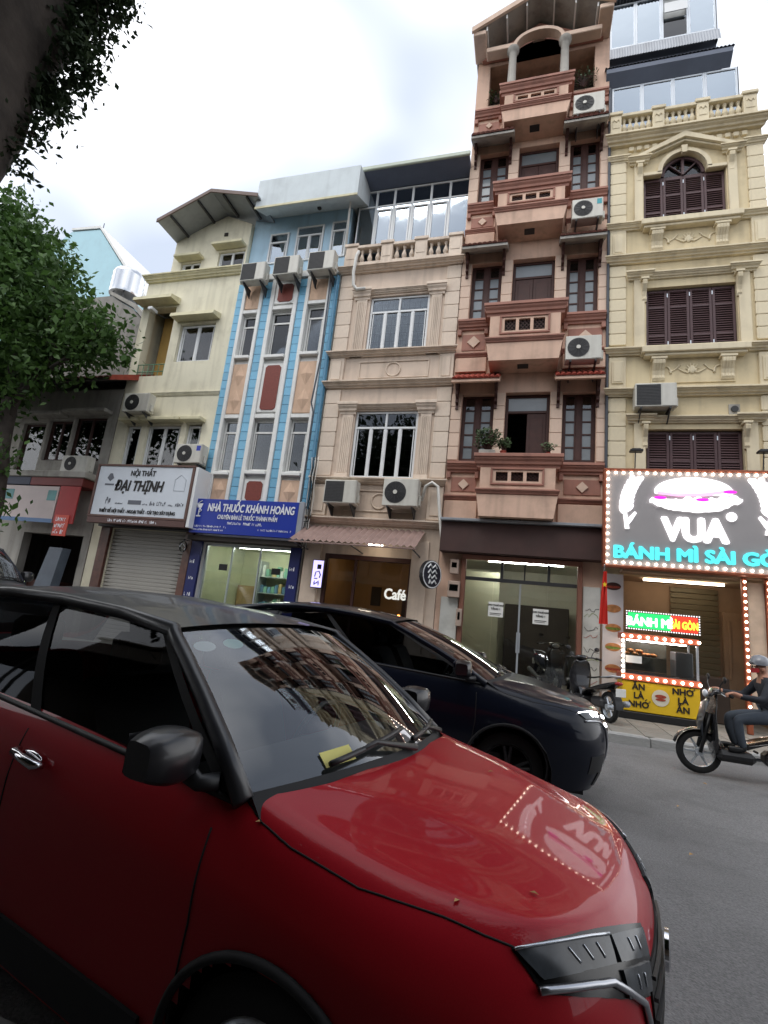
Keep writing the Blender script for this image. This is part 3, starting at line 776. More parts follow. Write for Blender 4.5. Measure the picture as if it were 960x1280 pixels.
for xx, lb in ((2.20, 'black sign floodlight on a stalk nearest the brown balcony house'), (4.58, 'black sign floodlight on a stalk over the wheat ear far from the balconies')):
    t = thing('sign_floodlight', lb, 'floodlight', (xx, SY - .05, 5.26), group='floodlights above the shop sign')
    mk('stalk', G().tube([(xx, SY + .05, 5.266), (xx - .01, SY - .05, 5.62)], .012, 6), M_steel, t)
    mk('lamp_head', G().box(xx - .13, xx + .13, SY - .16, SY + .0, 5.62, 5.67, .012).box(xx - .09, xx + .09, SY - .12, SY - .04, 5.671, 5.70, .01), M_blkpl, t)
# --- shop interior and side panels
SH = thing('shopfront', 'sandwich shop interior with shutter door behind the food cart', 'shopfront', (3.5, FY, .1))
M_tan = mat('tan shop wall', srgb(176, 150, 124), .8, var=.1, scale=2, stain=.2)
mk('back_wall', G().box(2.0, 5.06, 13.4, 13.5, .1, 3.2), M_tan, SH)
mk('side_wall', G().box(2.0, 2.07, 12.3, 13.4, .1, 3.2).box(5.0, 5.06, 12.3, 13.4, .1, 3.2), M_tan, SH)
mk('ceiling', G().box(2.0, 5.06, 11.55, 13.4, 3.06, 3.12), M_tan, SH)
mk('floor', G().box(2.0, 5.06, 12.0, 13.4, .09, .135), M_pave, SH)
mk('ceiling_lamp', G().box(2.6, 4.2, 12.5, 12.55, 3.0, 3.05), emis('shop tube lamp', (1, .82, .6), 7.0), SH)
ss = unit('shutter_slat', mat('khaki roller shutter', srgb(120, 112, 88), .5, metal=.2, var=.1, streak=.3), .1)
for k in range(22): piece('shutter_slat', ss, SH, (3.85, 13.36, .2 + k * .13), (1.0, .05, .122))
mk('door_panel', G().box(4.42, 4.9, 13.30, 13.39, .13, 2.5, .01).box(4.5, 4.56, 13.27, 13.299, 1.0, 2.3, .01), M_tan, SH)
g = G()
for (xx, yy) in ((4.22, 11.52), (4.62, 11.50)):
    g2 = G().box(xx - .045, xx + .045, yy, yy + .09, .13, 3.09, .008); p = mk('post', g2, M_rim, SH)
    g3 = G()
    for k in range(20): bulb(g3, xx, yy - .015, .5 + k * .132, .026)
    q = mk('post_bulbs', g3, E_b, p, smooth=True); q['kind'] = 'stuff'
mk('price_board', G().box(4.27, 4.57, 11.56, 11.6, .5, 3.0, .005), mat('beige board', srgb(190, 170, 150), .7, var=.15, scale=5), SH)
M_blur = mat('counter brown', srgb(64, 52, 44), .6, var=.15, scale=4)
mk('counter', G().box(3.5, 4.2, 12.4, 12.9, .136, 1.05, .02), M_blur, SH)
# food-photo panel on the pier
PP = thing('food_poster', 'tall white panel of sandwich photos on the pier beside the food cart', 'poster', (1.9, 11.9, .13))
mk('board', G().box(1.66, 2.07, 11.86, 11.9, .16, 3.02, .004), mat('poster white', srgb(206, 200, 198), .5, var=.05), PP)
M_bread = mat('bread crust print', srgb(178, 120, 70), .6, var=.3, scale=14)
M_lett = mat('salad print', srgb(110, 130, 50), .6, var=.4, scale=30)
M_meat = mat('meat print', srgb(150, 60, 40), .6, var=.3, scale=30)
for k, z in enumerate((2.75, 2.27, 1.86, 1.46, 1.02, .62)):
    mk('food_photo', G().prism(ell(1.865, z, .155, .085), 11.853, 11.859, 'y'), M_bread if k else M_dkbro, PP)
    mk('food_photo', G().prism(ell(1.865, z - .015, .15, .028), 11.848, 11.8525, 'y'), (M_meat, M_bread, M_lett, M_lett, M_meat, M_meat)[k], PP)
    mk('food_photo', G().prism(ell(1.86, z + .04, .125, .036), 11.848, 11.8525, 'y'), (M_dkbro, M_bread, M_bread, M_bread, M_bread, M_meat)[k], PP)
# flag
FL = thing('flag', 'small red flag with a yellow star hanging by the sandwich shop pier', 'flag', (1.62, 11.2, 1.9))
mk('pole', G().tube([(1.62, 11.95, 2.2), (1.585, 11.15, 3.12)], .012, 6), M_alu, FL)
g = G(); rows = []
for j in range(10):
    t = j / 9; w = .07 + .10 * t
    rows.append([(1.60 - .03 * t + w * (i / 6 - .5), 11.16 + .035 * math.sin(i * 2.2 + j * .4), 2.98 - 1.08 * t) for i in range(7)])
g.grid(rows); mk('cloth', g, mat('red flag cloth', srgb(205, 38, 26), .8, var=.1), FL, smooth=True)
st = [(1.585 + (.05 if i % 2 == 0 else .02) * math.sin(i * math.pi / 5), 2.70 + (.06 if i % 2 == 0 else .025) * math.cos(i * math.pi / 5)) for i in range(10)]
mk('star', G().prism(st, 11.10, 11.108, 'y'), mat('yellow star cloth', srgb(230, 200, 40), .8), FL)
# --- food cart
KC = thing('food_cart', 'yellow sandwich cart with a glass case, bulb border and bright sign on top', 'food cart', (2.7, 11.3, .13))
KY = 11.35
M_kyel = mat('yellow cart panel', srgb(214, 176, 30), .5, var=.06)
M_kor = mat('orange cart trim', srgb(176, 92, 66), .5, var=.08)
mk('base', G().box(1.96, 3.34, KY, KY + .62, .28, .86, .012), M_kyel, KC)
mk('plinth', G().box(1.90, 3.40, KY - .02, KY + .66, .13, .27, .01), M_blkpl, KC)
mk('counter_board', G().box(1.94, 3.36, KY - .03, KY + .64, .861, .99, .01), M_kor, KC)
g = G()
for xx in (1.98, 3.29):
    for yy in (KY, KY + .55): g.box(xx, xx + .04, yy, yy + .04, .991, 1.66, .004)
mk('case_frame', g, M_alu, KC)
mk('case_floor', G().box(2.0, 3.32, KY + .02, KY + .58, .992, 1.03, .004), M_stainless, KC)
mk('shelf', G().box(2.03, 3.28, KY + .2, KY + .55, 1.32, 1.335), M_glshop, KC)
mk('case_pane', G().box(2.025, 3.285, KY + .01, KY + .016, 1.0, 1.62), M_glshop, KC)
mk('case_back', G().box(2.02, 2.9, KY + .56, KY + .58, 1.04, 1.62), mat('case dark back', srgb(70, 70, 62), .5, var=.15), KC)
mk('case_roof', G().box(1.96, 3.34, KY - .02, KY + .62, 1.661, 1.78, .01), M_kor, KC)
mk('case_lamp', G().box(2.1, 3.2, KY + .3, KY + .34, 1.63, 1.655), emis('case lamp', (1, .95, .88), 16.0), KC)
mk('price_card', G().box(2.03, 2.32, KY - .004, KY + .004, 1.2, 1.34), M_white, KC)
mk('steel_tray', G().box(2.95, 3.26, KY + .1, KY + .5, 1.031, 1.5, .01), M_sheet, KC)
g = G()
for k in range(10):
    x = 1.97 + 1.36 * k / 9; bulb(g, x, KY - .05, 1.72 - .0 * k, .03); bulb(g, x, KY - .06, .925, .03)
for k in range(1, 8): bulb(g, 1.965, KY - .05, .925 + .795 * k / 8, .03)
q = mk('border_bulbs', g, E_b, KC, smooth=True); q['kind'] = 'stuff'
LS = mk('led_sign', G().box(2.04, 3.38, KY + .05, KY + .15, 1.86, 2.24, .03), M_blkpl, KC)
E_g = emis('led green', (.02, .6, .12), 1.0); E_r = emis('led red', (.9, .04, .02), 1.0); E_y = emis('led yellow', (1, .75, .05), 1.1)
mk('led_field', G().box(2.08, 2.86, KY + .04, KY + .049, 1.9, 2.2), E_g, LS); mk('led_field', G().box(2.861, 3.34, KY + .04, KY + .049, 1.9, 2.2), E_r, LS)
lettering(LS, 'BÁNH MÌ', .24, 2.47, KY + .03, 1.95, E_w, .012, .01, sx=.88); lettering(LS, 'SÀI GÒN', .2, 3.10, KY + .03, 1.96, E_y, .01, .01, sx=.62)
g = G()
for k in range(30):
    x = 2.05 + 1.32 * k / 29; bulb(g, x, KY + .04, 2.225, .014); bulb(g, x, KY + .04, 1.875, .014)
for k in range(1, 7): bulb(g, 2.05, KY + .04, 1.875 + .05 * k, .014); bulb(g, 3.37, KY + .04, 1.875 + .05 * k, .014)
q = mk('led_border', g, E_w, LS, smooth=True); q['kind'] = 'stuff'
M_ink = mat('black lettering', srgb(28, 24, 22), .6, var=0)
for xx, words in ((2.26, ('ĂN', 'LÀ', 'NHỚ')), (3.04, ('NHỚ', 'LÀ', 'ĂN'))):
    for k, wd in enumerate(words):
        o = lettering(KC, wd.replace('Ớ', 'O'), .16, xx, KY - .004, .70 - .165 * k, M_ink, .006, .006)
        if 'Ớ' in wd:
            ox_ = max(v.co.x for v in o.data.vertices) + OFF[o.name].x; oz_ = .70 - .165 * k
            mk('accent_mark', G().tube([(ox_ - .015, KY - .006, oz_ + .10), (ox_ + .018, KY - .006, oz_ + .115), (ox_ + .014, KY - .006, oz_ + .14)], .008, 5), M_ink, o)
            mk('accent_mark', G().tube([(ox_ - .07, KY - .006, oz_ + .132), (ox_ - .035, KY - .006, oz_ + .165)], .008, 5), M_ink, o)
mk('round_badge', G().lathe([(.155, 0), (.155, .006)], 2.65, .59, 24, 'y', KY - .009), mat('badge white', srgb(206, 200, 180), .6, var=.1), KC)
mk('badge_emblem', G().prism(ell(2.65, .62, .10, .035), KY - .014, KY - .01, 'y').prism(ell(2.65, .56, .09, .025), KY - .014, KY - .01, 'y'), M_meat, KC)
for k in range(7):
    o = mk('bread_loaf', G().ellip((2.09 + .085 * k, KY + .33 + .03 * (k % 2), 1.375 + (.06 if k in (1, 3) else 0)), (.075, .12, .04), 10, 7), mat('bread crust', srgb(190, 130, 70), .6, var=.2, scale=10), None, smooth=True)
    tag(o, 'golden bread roll on the glass shelf of the sandwich cart', 'bread', 'bread rolls in the sandwich cart')
# ================================================================== brown balcony house
BH = thing('balcony_house', 'tall pinkish brown house with stacked box balconies and a gabled roof', 'building', (-.17, FY, 0), group='terraced houses across the street')
x0, x1 = -2.03, 1.685
CX = -.27
fl = [dict(cap=5.57, led=4.60, sk=4.08, w0=5.60, w1=7.44), dict(cap=9.54, led=8.47, sk=8.0, w0=9.55, w1=11.33), dict(cap=13.2, led=12.28, sk=11.9, w0=13.28, w1=15.0)]
holes = [(-1.40, 1.18, .12, 3.2)]
for f in fl:
    holes += [(-1.76, -.94, f['w0'], f['w1']), (-.66, .42, f['led'] + .1, f['w1'] + .03), (.71, 1.48, f['w0'], f['w1'])]
holes += [(-1.66, 1.30, 16.75, 18.22)]
wall(BH, x0, x1, 0, 18.45, holes, M_bro)
shell(BH, x0, x1, 0, 18.45, M_bro)
sb = unit('stone_block', M_bro2, .05)
for f, n in zip(fl, (5, 5, 4)):
    za, zb = f['w0'] + .04, f['w1'] + .02
    for a, b in ((-2.03, -1.77), (-.93, -.67), (.43, .70), (1.49, 1.685)): blocks(BH, a, b, za, zb, n, sb, .03, .016)
def diamond_panel(a, b, z0, z1):
    g = G(); fb(g, a, b, z0, z1, .0, .02, .004); mk('sunk_panel', g, M_trim, BH)
    c, d = (a + b) / 2, (z0 + z1) / 2; s = (z1 - z0) * .36
    mk('diamond', G().prism([(c - s, d), (c, d - s), (c + s, d), (c, d + s)], FY - .055, FY - .021, 'y'), M_bro2, BH)
dm = unit('grille_bar', M_dkbro, 0)
def balcony(f, top=False):
    PY = 11.30   # front plane of the projecting box
    cap, led, sk = f['cap'], f['led'], f['sk']
    a, b = CX - .84, CX + .84
    # floor slab with tapered skirt
    g = G().prism([(a - .06, led), (b + .06, led), (b - .02, sk), (a + .02, sk)], PY + .02, FY - .002, 'y')
    mk('balcony_slab', g, M_bro, BH)
    mk('balcony_ledge', moulding(a - .04, b + .04, led - .02, led + .13, .12, PY + .06), M_trim, BH)
    g = G()
    for s, xx in ((-1, a), (1, b)): g.box(xx - .07, xx + .07, PY + .061, FY - .001, led - .02, led + .12, .01)
    mk('ledge_return', g, M_trim, BH)
    # parapet: front with three lattice openings, sides
    zt, zb = cap - .32, led + .13
    oz0, oz1 = zb + .20, zt - .10
    w = .27; gap = .075; cxs = [CX - (w + gap), CX, CX + (w + gap)]
    hs = [(c - w / 2, c + w / 2, oz0, oz1) for c in cxs]
    wall(BH, a, b, zb, zt, hs, M_bro, PY + .03, .1, 'balcony_front')
    g = G().box(a, a + .1, PY + .131, FY - .001, zb, zt).box(b - .1, b, PY + .131, FY - .001, zb, zt); mk('balcony_side', g, M_bro, BH)
    fx0, fx1 = hs[0][0] - .07, hs[2][1] + .07
    g = G()
    for (p, q, r_, s_) in ((fx0 - .05, fx1 + .05, oz1 + .05, oz1 + .10), (fx0 - .05, fx1 + .05, oz0 - .10, oz0 - .05), (fx0 - .05, fx0, oz0 - .049, oz1 + .049), (fx1, fx1 + .05, oz0 - .049, oz1 + .049)): g.box(p, q, PY + .0, PY + .029, r_, s_, .008)
    mk('opening_frame', g, M_trim, BH)
    for c in cxs:
        gg = G(); hh = oz1 - oz0
        for s in (-1, 1):
            for k in range(-3, 4):
                # diagonal bars clipped to the opening
                pts = []
                for i in range(9):
                    t = -1 + 2 * i / 8; X = s * t * w / 2 + k * w / 3; Z = t * hh / 2
                    if abs(X) <= w / 2 + .001: pts.append((c + X, PY + .09 + .006 * s, (oz0 + oz1) / 2 + Z))
                if len(pts) > 1: gg.tube([pts[0], pts[-1]], .010, 4)
        q = mk('lattice', gg, M_dkbro, BH); q['kind'] = 'stuff'
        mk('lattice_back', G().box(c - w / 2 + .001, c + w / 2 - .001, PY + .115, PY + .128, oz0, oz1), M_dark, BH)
    # heavy stepped cap
    mk('balcony_cap', moulding(a - .06, b + .06, zt, cap, .20, PY + .10), M_trim, BH)
    for s, xx in ((-1, a), (1, b)):
        g = G()
        for (dd, z0_, z1_) in ((.05, zt, zt + .10), (.10, zt + .101, zt + .20), (.16, zt + .201, cap - .001)): g.box(xx - dd, xx + dd * .6 if s < 0 else xx + dd, PY + .101, FY - .001, z0_, z1_, .006) if s < 0 else g.box(xx - dd * .6, xx + dd, PY + .101, FY - .001, z0_, z1_, .006)
        mk('cap_return', g, M_trim, BH)
    # soffit lamp
    mk('soffit_vent', G().box(CX - .13, CX + .13, PY + .25, PY + .45, sk - .02, sk - .001, .004), M_acb, BH)
    # side bays below the side windows
    for xa, xb in ((-2.0, a - .09), (b + .10, 1.66)):
        mk('bay_cap', moulding(xa, xb, cap - .26, cap, .18, FY, False), M_trim, BH)
        mk('bay_ledge', moulding(xa - .03, xb, led - .03, led + .11, .12, FY, False), M_trim, BH)
        g = G(); fb(g, xa, xb, sk + .04, led - .03, 0, .09, .01); mk('bay_skirt', g, M_bro, BH)
        diamond_panel(xa + .12, xb - .06, led + .22, cap - .38)
        g = G(); fb(g, xa, xa + .1, cap - .42, cap - .265, 0, .1, .01); mk('bay_corbel', g, M_trim, BH); g = G(); fb(g, xb - .1, xb, cap - .42, cap - .265, 0, .1, .01); mk('bay_corbel', g, M_trim, BH)
for f in fl: balcony(f)
balcony(dict(cap=16.48, led=15.62, sk=15.25), True)
# windows and doors
def french(a, b, z0, z1, panes=5, opn=False):
    y = FY + .14; g = G(); s = .055; c = (a + b) / 2
    g.box(a, a + s, y, y + .07, z0, z1, .006).box(b - s, b, y, y + .07, z0, z1, .006).box(a + s, b - s, y, y + .07, z1 - s, z1, .006).box(a + s, b - s, y, y + .07, z0, z0 + .12, .006).box(c - .06, c + .06, y - .005, y + .07, z0 + .12, z1 - s, .006)
    o = mk('casement_window', g, M_dkbro, BH)
    for p, q in ((a + s, c - .06), (c + .06, b - s)):
        h = (z1 - s - z0 - .12) / panes
        gg = G()
        for k in range(1, panes): gg.box(p, q, y + .01, y + .06, z0 + .12 + k * h - .018, z0 + .12 + k * h + .018)
        gg.box(p, p + .035, y + .008, y + .062, z0 + .12, z1 - s).box(q - .035, q, y + .008, y + .062, z0 + .12, z1 - s)
        mk('glazing_bars', gg, M_dkbro, o)
        for k in range(panes): mk('pane', G().box(p + .035, q - .035, y + .03, y + .036, z0 + .12 + k * h + .018, z0 + .12 + (k + 1) * h - .018), M_frost if k < panes - 1 else M_gld, o)
M_frost = mat('frosted glass', srgb(120, 128, 132), .25, var=.1, scale=3, spec=.8)
for k, f in enumerate(fl):
    french(-1.755, -.945, f['w0'] + .005, f['w1'] - .005); french(.715, 1.475, f['w0'] + .005, f['w1'] - .005)
    y = FY + .16; a, b, z0, z1 = -.655, .415, f['led'] + .12, f['w1'] + .02
    g = G().box(a, a + .07, y, y + .08, z0, z1, .006).box(b - .07, b, y, y + .08, z0, z1, .006).box(a + .07, b - .07, y, y + .08, z1 - .07, z1, .006).box(a + .07, b - .07, y, y + .08, z1 - .5, z1 - .43, .006)
    d = mk('balcony_door', g, M_dkbro, BH)
    mk('transom_pane', G().box(a + .07, b - .07, y + .03, y + .04, z1 - .43, z1 - .07), M_frost, d)
    c = (a + b) / 2
    for p, q in ((a + .07, c), (c, b - .07)):
        if k == 0 and p < c - .1: continue     # one leaf stands open on the lowest balcony
        gg = G().box(p + .004, q - .004, y + .02, y + .06, z0, z1 - .505, .004).box(p + .08, q - .08, y + .008, y + .0195, z0 + .15, z0 + .9, .01).box(p + .08, q - .08, y + .008, y + .0195, z0 + 1.05, z1 - .65, .01)
        mk('door_leaf', gg, M_dkbro, d)
    # tiled awnings over the side windows
    zt = (7.57, 11.43, 15.04)[k]
    mtile = M_rooft if k == 0 else M_rooft2
    for xa, xb in ((-1.98, -.80), (.50, 1.60)):
        g = G().prism([(FY - .002, zt + .22), (FY - .002, zt + .40), (11.42, zt + .02), (11.42, zt - .06), (11.5, zt - .06)], xa, xb, 'x')
        aw = mk('window_awning', g, M_grey if k else M_bro, BH)
        n = 9; tm = G(); w = (xb - xa) / n
        prof = [(w * .5 * math.cos(math.pi * i / 6), w * .42 * math.sin(math.pi * i / 6)) for i in range(7)]
        L_ = math.hypot(FY - 11.40, .38)
        tg = G().add([(p, yy, q + .0) for yy in (0, -L_) for p, q in prof], [(i, i + 1, i + 8, i + 7) for i in range(6)] + [(7, 8, 9, 10, 11, 12, 13), (6, 5, 4, 3, 2, 1, 0)])
        me = mesh_of(tg, 'roof_tile'); fixn(me); me.materials.append(mtile)
        for i in range(n): piece('roof_tile', me, aw, (xa + (i + .5) * w, FY - .004, zt + .395), (1, 1, 1), (math.atan2(.38, FY - 11.40), 0, 0))
        for xx in (xa + .10, xb - .10):
            P = [(0, 0), (.07, .0), (.05, .12), (.13, .16), (.10, .26), (.2, .34), (.18, .46), (.30, .55), (.40, .70), (0, .74)]
            mk('awning_bracket', G().prism([(FY - p * 1.1, zt - .56 + q) for p, q in P], xx - .035, xx + .035, 'x'), M_dkbro, BH)
# loggia under the gable
for xa in (-.98, .46):
    pr = [(.17, 0), (.17, .1), (.13, .12), (.12, .2), (.105, 1.25), (.13, 1.3), (.17, 1.36), (.17, 1.45)]
    g = G().lathe(pr, xa, 11.62, 16, 'z', 16.72); mk('column', g, M_grey, BH, smooth=40)
g = G()
ra, n = .62, 12
arc = [(CX + ra * math.cos(math.pi * i / n), 18.17 + .42 * math.sin(math.pi * i / n)) for i in range(n + 1)]
for i in range(n):
    (ax, az), (bx, bz) = arc[i], arc[i + 1]
    g.prism([(ax, az), (bx, bz), (CX + (bx - CX) * 1.16, 18.17 + (bz - 18.17) * 1.25), (CX + (ax - CX) * 1.16, 18.17 + (az - 18.17) * 1.25)], 11.5, 11.75, 'y')
mk('arch', g, M_bro2, BH)
mk('entablature', G().box(-1.75, -.88, 11.52, 11.8, 18.17, 18.33, .015), M_bro2, BH); mk('entablature', G().box(.36, 1.42, 11.52, 11.8, 18.17, 18.33, .015), M_bro2, BH)
mk('gable_wall', G().prism([(-1.9, 18.34), (-.88, 18.34)] + [(CX + (p - CX) * 1.17, 18.17 + (q - 18.17) * 1.27) for p, q in arc[::-1]] + [(.36, 18.34), (1.5, 18.34), (CX, 19.35)], 11.86, 11.98, 'y'), M_trim, BH)
g = G().box(CX - .17, CX + .17, 11.8, 11.855, 18.62, 18.98, .008); o = mk('gable_plaque', g, M_bro2, BH)
mk('plaque_relief', G().box(CX - .10, CX + .10, 11.78, 11.799, 18.69, 18.91, .01), M_trim, o)
for s, xe in ((-1, -2.10), (1, 1.66)):
    ap = (CX, 19.62); ee = (xe, 18.62)
    g = G().prism([ap, ee, (ee[0], ee[1] - .08), (ap[0], ap[1] - .10)], 11.2, 18, 'y'); mk('roof_slope', g, M_grey, BH)
    g = G().prism([(ap[0], ap[1] + .05), (ee[0] + s * .06, ee[1] + .04), (ee[0] + s * .06, ee[1] - .13), (ap[0], ap[1] - .14)], 11.12, 11.198, 'y'); mk('barge_board', g, M_bro2, BH)
    mk('eave_block', G().box(xe - .02 if s < 0 else xe - .34, xe + .34 if s < 0 else xe + .02, 11.2, 12.0, 18.42, 18.58, .02), M_bro2, BH)
    for k in range(3):
        t = .2 + .3 * k; X = ap[0] + (ee[0] - ap[0]) * t; Z = ap[1] + (ee[1] - ap[1]) * t - .11
        mk('rafter', G().box(X - .02, X + .02, 11.22, 11.98, Z - .16, Z - .02), M_white, BH)
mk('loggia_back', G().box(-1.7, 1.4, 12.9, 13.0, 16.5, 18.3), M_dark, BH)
# plants growing on the top loggia and lowest balcony
M_leafd = mat('potted leaves', (.05, .09, .03), .6, var=.35, scale=8, rnd=.1)
def leafy(name, label, c, r, n, seed, pot=None, grp=None, mleaf=None):
    t = thing(name, label, 'plant', (c[0], c[1], c[2]), group=grp)
    rn = random.Random(seed); g = G(); st = G()
    if pot: mk('pot', G().lathe([(pot * .7, 0), (pot, pot * 1.4), (pot * 1.08, pot * 1.4), (pot * 1.08, pot * 1.6), (pot * .9, pot * 1.6)], c[0], c[1], 14, 'z', c[2]), M_rooft, t, smooth=40)
    zb = c[2] + (pot * 1.5 if pot else 0)
    for k in range(n):
        a = rn.uniform(0, 6.28); rr = r[0] * math.sqrt(rn.random()); h = r[1] * (.25 + .75 * rn.random())
        p = Vector((c[0] + rr * math.cos(a), c[1] + rr * .6 * math.sin(a), zb + h))
        if k % 4 == 0: st.tube([(c[0], c[1], zb - .02), (c[0] + rr * .5 * math.cos(a), c[1] + rr * .3 * math.sin(a), zb + h * .6), p], [.008, .006, .003], 4)
        d = Vector((rn.uniform(-1, 1), rn.uniform(-1, 1), rn.uniform(-.5, .8))).normalized(); u = d.orthogonal().normalized(); l = rn.uniform(.05, .11)
        g.add([p, p + d * l * .5 + u * l * .28, p + d * l, p + d * l * .5 - u * l * .28], [(0, 1, 2, 3)])
    mk('stems', st, M_dkbro, t); mk('leaves', g, mleaf or M_leafd, t, recalc=False)
    return t
PB = 11.42
bx = thing('planter_box', 'grey planter box standing on the lowest brown balcony', 'planter', (-.95, PB, 5.58))
mk('trough', G().box(-1.18, -.80, PB - .08, PB + .08, 5.575, 5.70, .01), M_grey, bx)
leafy('balcony_plant', 'leafy green shrub spilling from the grey box on the lowest brown balcony', (-.98, PB, 5.68), (.30, .55), 420, 3)
leafy('balcony_plant', 'small green plant in a red clay pot next to the grey planter box', (-.62, PB, 5.575), (.16, .30), 160, 4, .07)
leafy('balcony_plant', 'sparse little plant at the end of the lowest brown balcony rail by the shuttered pane', (.40, PB, 5.575), (.16, .22), 70, 6, .05)
leafy('balcony_plant', 'spiky dark plants at the loggia corner above the topmost air conditioner', (1.0, 11.9, 16.74), (.38, .42), 200, 8)
leafy('balcony_plant', 'dark trailing plant at the loggia corner away from the air conditioners', (-1.42, 11.9, 16.74), (.22, .3), 120, 9)
ac_unit('white air conditioner with round fan at the top loggia of the brown house', .72, 1.50, 15.22, 15.86, 11.42, 'fan')
ac_unit('white air conditioner with a teal energy label beside the brown balcony house windows', .76, 1.50, 11.92, 12.50, 11.42, 'fan', badge=mat('teal sticker', srgb(40, 150, 160), .5))
ac_unit('white air conditioner directly above the red tiled awning of the brown balcony house', .70, 1.50, 7.96, 8.58, 11.35, 'fan')
# ground floor: fascia, glazed doors, lit hall behind
g = G().box(-1.98, 1.64, 11.62, 11.99, 3.26, 3.98, .01); mk('shop_fascia', g, mat('dark brown fascia', srgb(66, 44, 40), .7, var=.15, stain=.2), BH)
mk('fascia_gutter', G().box(-2.0, 1.66, 11.5, 11.98, 3.985, 4.05, .01), M_sheet, BH)
mk('entrance_head', G().box(-1.46, 1.24, 11.9, 11.998, 3.14, 3.25, .01), M_trim, BH)
for a, b in ((-1.46, -1.36), (1.14, 1.24)): mk('entrance_jamb', G().box(a, b, 11.88, 12.1, .13, 3.139, .01), mat('brown jamb', srgb(120, 78, 62), .6, var=.1, streak=.2), BH)
mk('entrance_step', G().box(-1.5, 1.3, 11.6, 12.0, .128, .30, .012), M_kerb, BH)
D = mk('transom', G().box(-1.36, 1.14, 12.02, 12.09, 2.66, 2.74, .006).box(-.55, -.49, 12.02, 12.09, 2.74, 3.14).box(.50, .56, 12.02, 12.09, 2.74, 3.14).box(-.02, .01, 12.03, 12.08, 2.74, 3.14), M_steel, BH)
for a, b in ((-1.36, -.55), (-.49, .50), (.56, 1.14)): mk('pane', G().box(a, b, 12.05, 12.056, 2.74, 3.13), M_glshop, D)
for a, b in ((-1.355, -.70), (-.70, -.09), (-.09, .52), (.52, 1.135)):
    mk('glass_door', G().box(a + .004, b - .004, 12.04, 12.052, .31, 2.655), M_glshop, BH)
g = G()
for xx in (-.12, -.06): g.tube([(xx, 12.01, 1.1), (xx, 12.01, 1.55)], .012, 8)
mk('door_pull', g, M_alu, BH); mk('door_stile', G().box(-.11, -.07, 12.03, 12.06, .31, 2.65), M_alu, BH)
for xx, zz in ((-.62, 2.02), (.38, 1.95)):
    o = mk('paper_notice', G().box(xx - .17, xx + .17, 12.028, 12.031, zz - .17, zz + .17), M_white, BH)
    lettering(o, 'CHO THUÊ NHÀ', .05, xx, 12.024, zz + .08, M_ink, .002, .002); lettering(o, 'TẦNG 1', .06, xx, 12.024, zz - .01, M_ink, .002, .002)
    mk('print_line', G().box(xx - .13, xx + .13, 12.024, 12.027, zz - .10, zz - .085).box(xx - .13, xx + .1, 12.024, 12.027, zz - .13, zz - .12), M_ink, o)
hall = mat('hall wall', srgb(190, 188, 172), .8, var=.08, scale=2)
mk('hall', G().box(-1.9, 1.55, 15.4, 15.5, .12, 3.3).box(-1.9, -1.8, 12.3, 15.4, .12, 3.3).box(1.45, 1.55, 12.3, 15.4, .12, 3.3).box(-1.8, 1.45, 12.3, 15.4, 3.3, 3.36), hall, BH)
mk('hall_partition', G().box(-1.79, -.62, 13.2, 13.3, .3, 3.0), mat('pale green board', srgb(206, 208, 184), .7, var=.06), BH)
mk('hall_cupboard', G().box(-.5, 1.2, 14.6, 15.3, .3, 2.3, .02), M_dark, BH)
mk('hall_floor', G().box(-1.8, 1.45, 12.1, 15.4, .12, .302), mat('hall floor tile', srgb(150, 140, 120), .4, var=.08), BH)
mk('tube_lamp', G().box(-.9, .9, 12.8, 12.86, 3.22, 3.28), emis('tube lamp', (1, .98, .9), 24.0), BH)
# pier finishes and meter boxes
g = G().box(-1.9, -1.49, 11.94, 11.99, .13, 2.2, .006); mk('pier_board', g, mat('dirty white board', srgb(190, 190, 184), .7, var=.1, stain=.35, scale=4), BH)
g = G().box(1.26, 1.62, 11.93, 11.99, .13, 2.70, .006); pb = mk('pier_board', g, MATS['dirty white board'], BH)
rn = random.Random(11)
for k in range(9):
    z = .5 + .22 * k + rn.uniform(-.05, .05); pts = [(1.30 + .28 * i / 6 + rn.uniform(-.02, .02), 11.927, z + rn.uniform(-.06, .06)) for i in range(7)]
    mk('scribble', G().tube(pts, .006, 4), (M_ink, M_meat, M_ink, M_lett)[k % 4], pb)
for a, b, z0, z1 in ((-1.72, -1.52, 2.75, 3.1), (-1.74, -1.46, 2.2, 2.58), (-1.50, -1.37, 1.55, 1.95)):
    o = mk('meter_box', G().box(a, b, 11.78, 11.937, z0, z1, .012), mat('meter box', srgb(170, 150, 136), .6, var=.15, stain=.3), BH)
    mk('meter_window', G().box(a + .04, b - .04, 11.772, 11.779, z0 + .15, z1 - .08), M_gld, o)
# ================================================================== beige house
EH = thing('beige_house', 'beige three-storey house with white grilled windows, balustrade and glazed attic', 'building', (-3.78, FY, 0), group='terraced houses across the street')
x0, x1 = -5.62, -2.045
wall(EH, x0, x1, 0, 11.5, [(-4.62, -2.87, 8.70, 10.56), (-4.66, -2.88, 5.12, 7.03), (-5.02, -2.66, .12, 3.05)], M_bei)
shell(EH, x0, x1, 0, 11.5, M_bei)
sb = unit('stone_block', M_bei2, .05)
for a, b in ((-5.60, -5.16), (-2.44, -2.05)):
    blocks(EH, a, b, 8.86, 11.34, 6, sb, .045); blocks(EH, a, b, 5.14, 7.66, 6, sb, .045)
    for z0, z1 in ((7.95, 8.52), (4.15, 4.80)):
        g = G(); fb(g, a, b, z0 - .1, z1 + .1, 0, .06, .01); fb(g, a + .08, b - .08, z0, z1, .06, .085, .01); mk('pedestal_panel', g, M_bei2, EH)
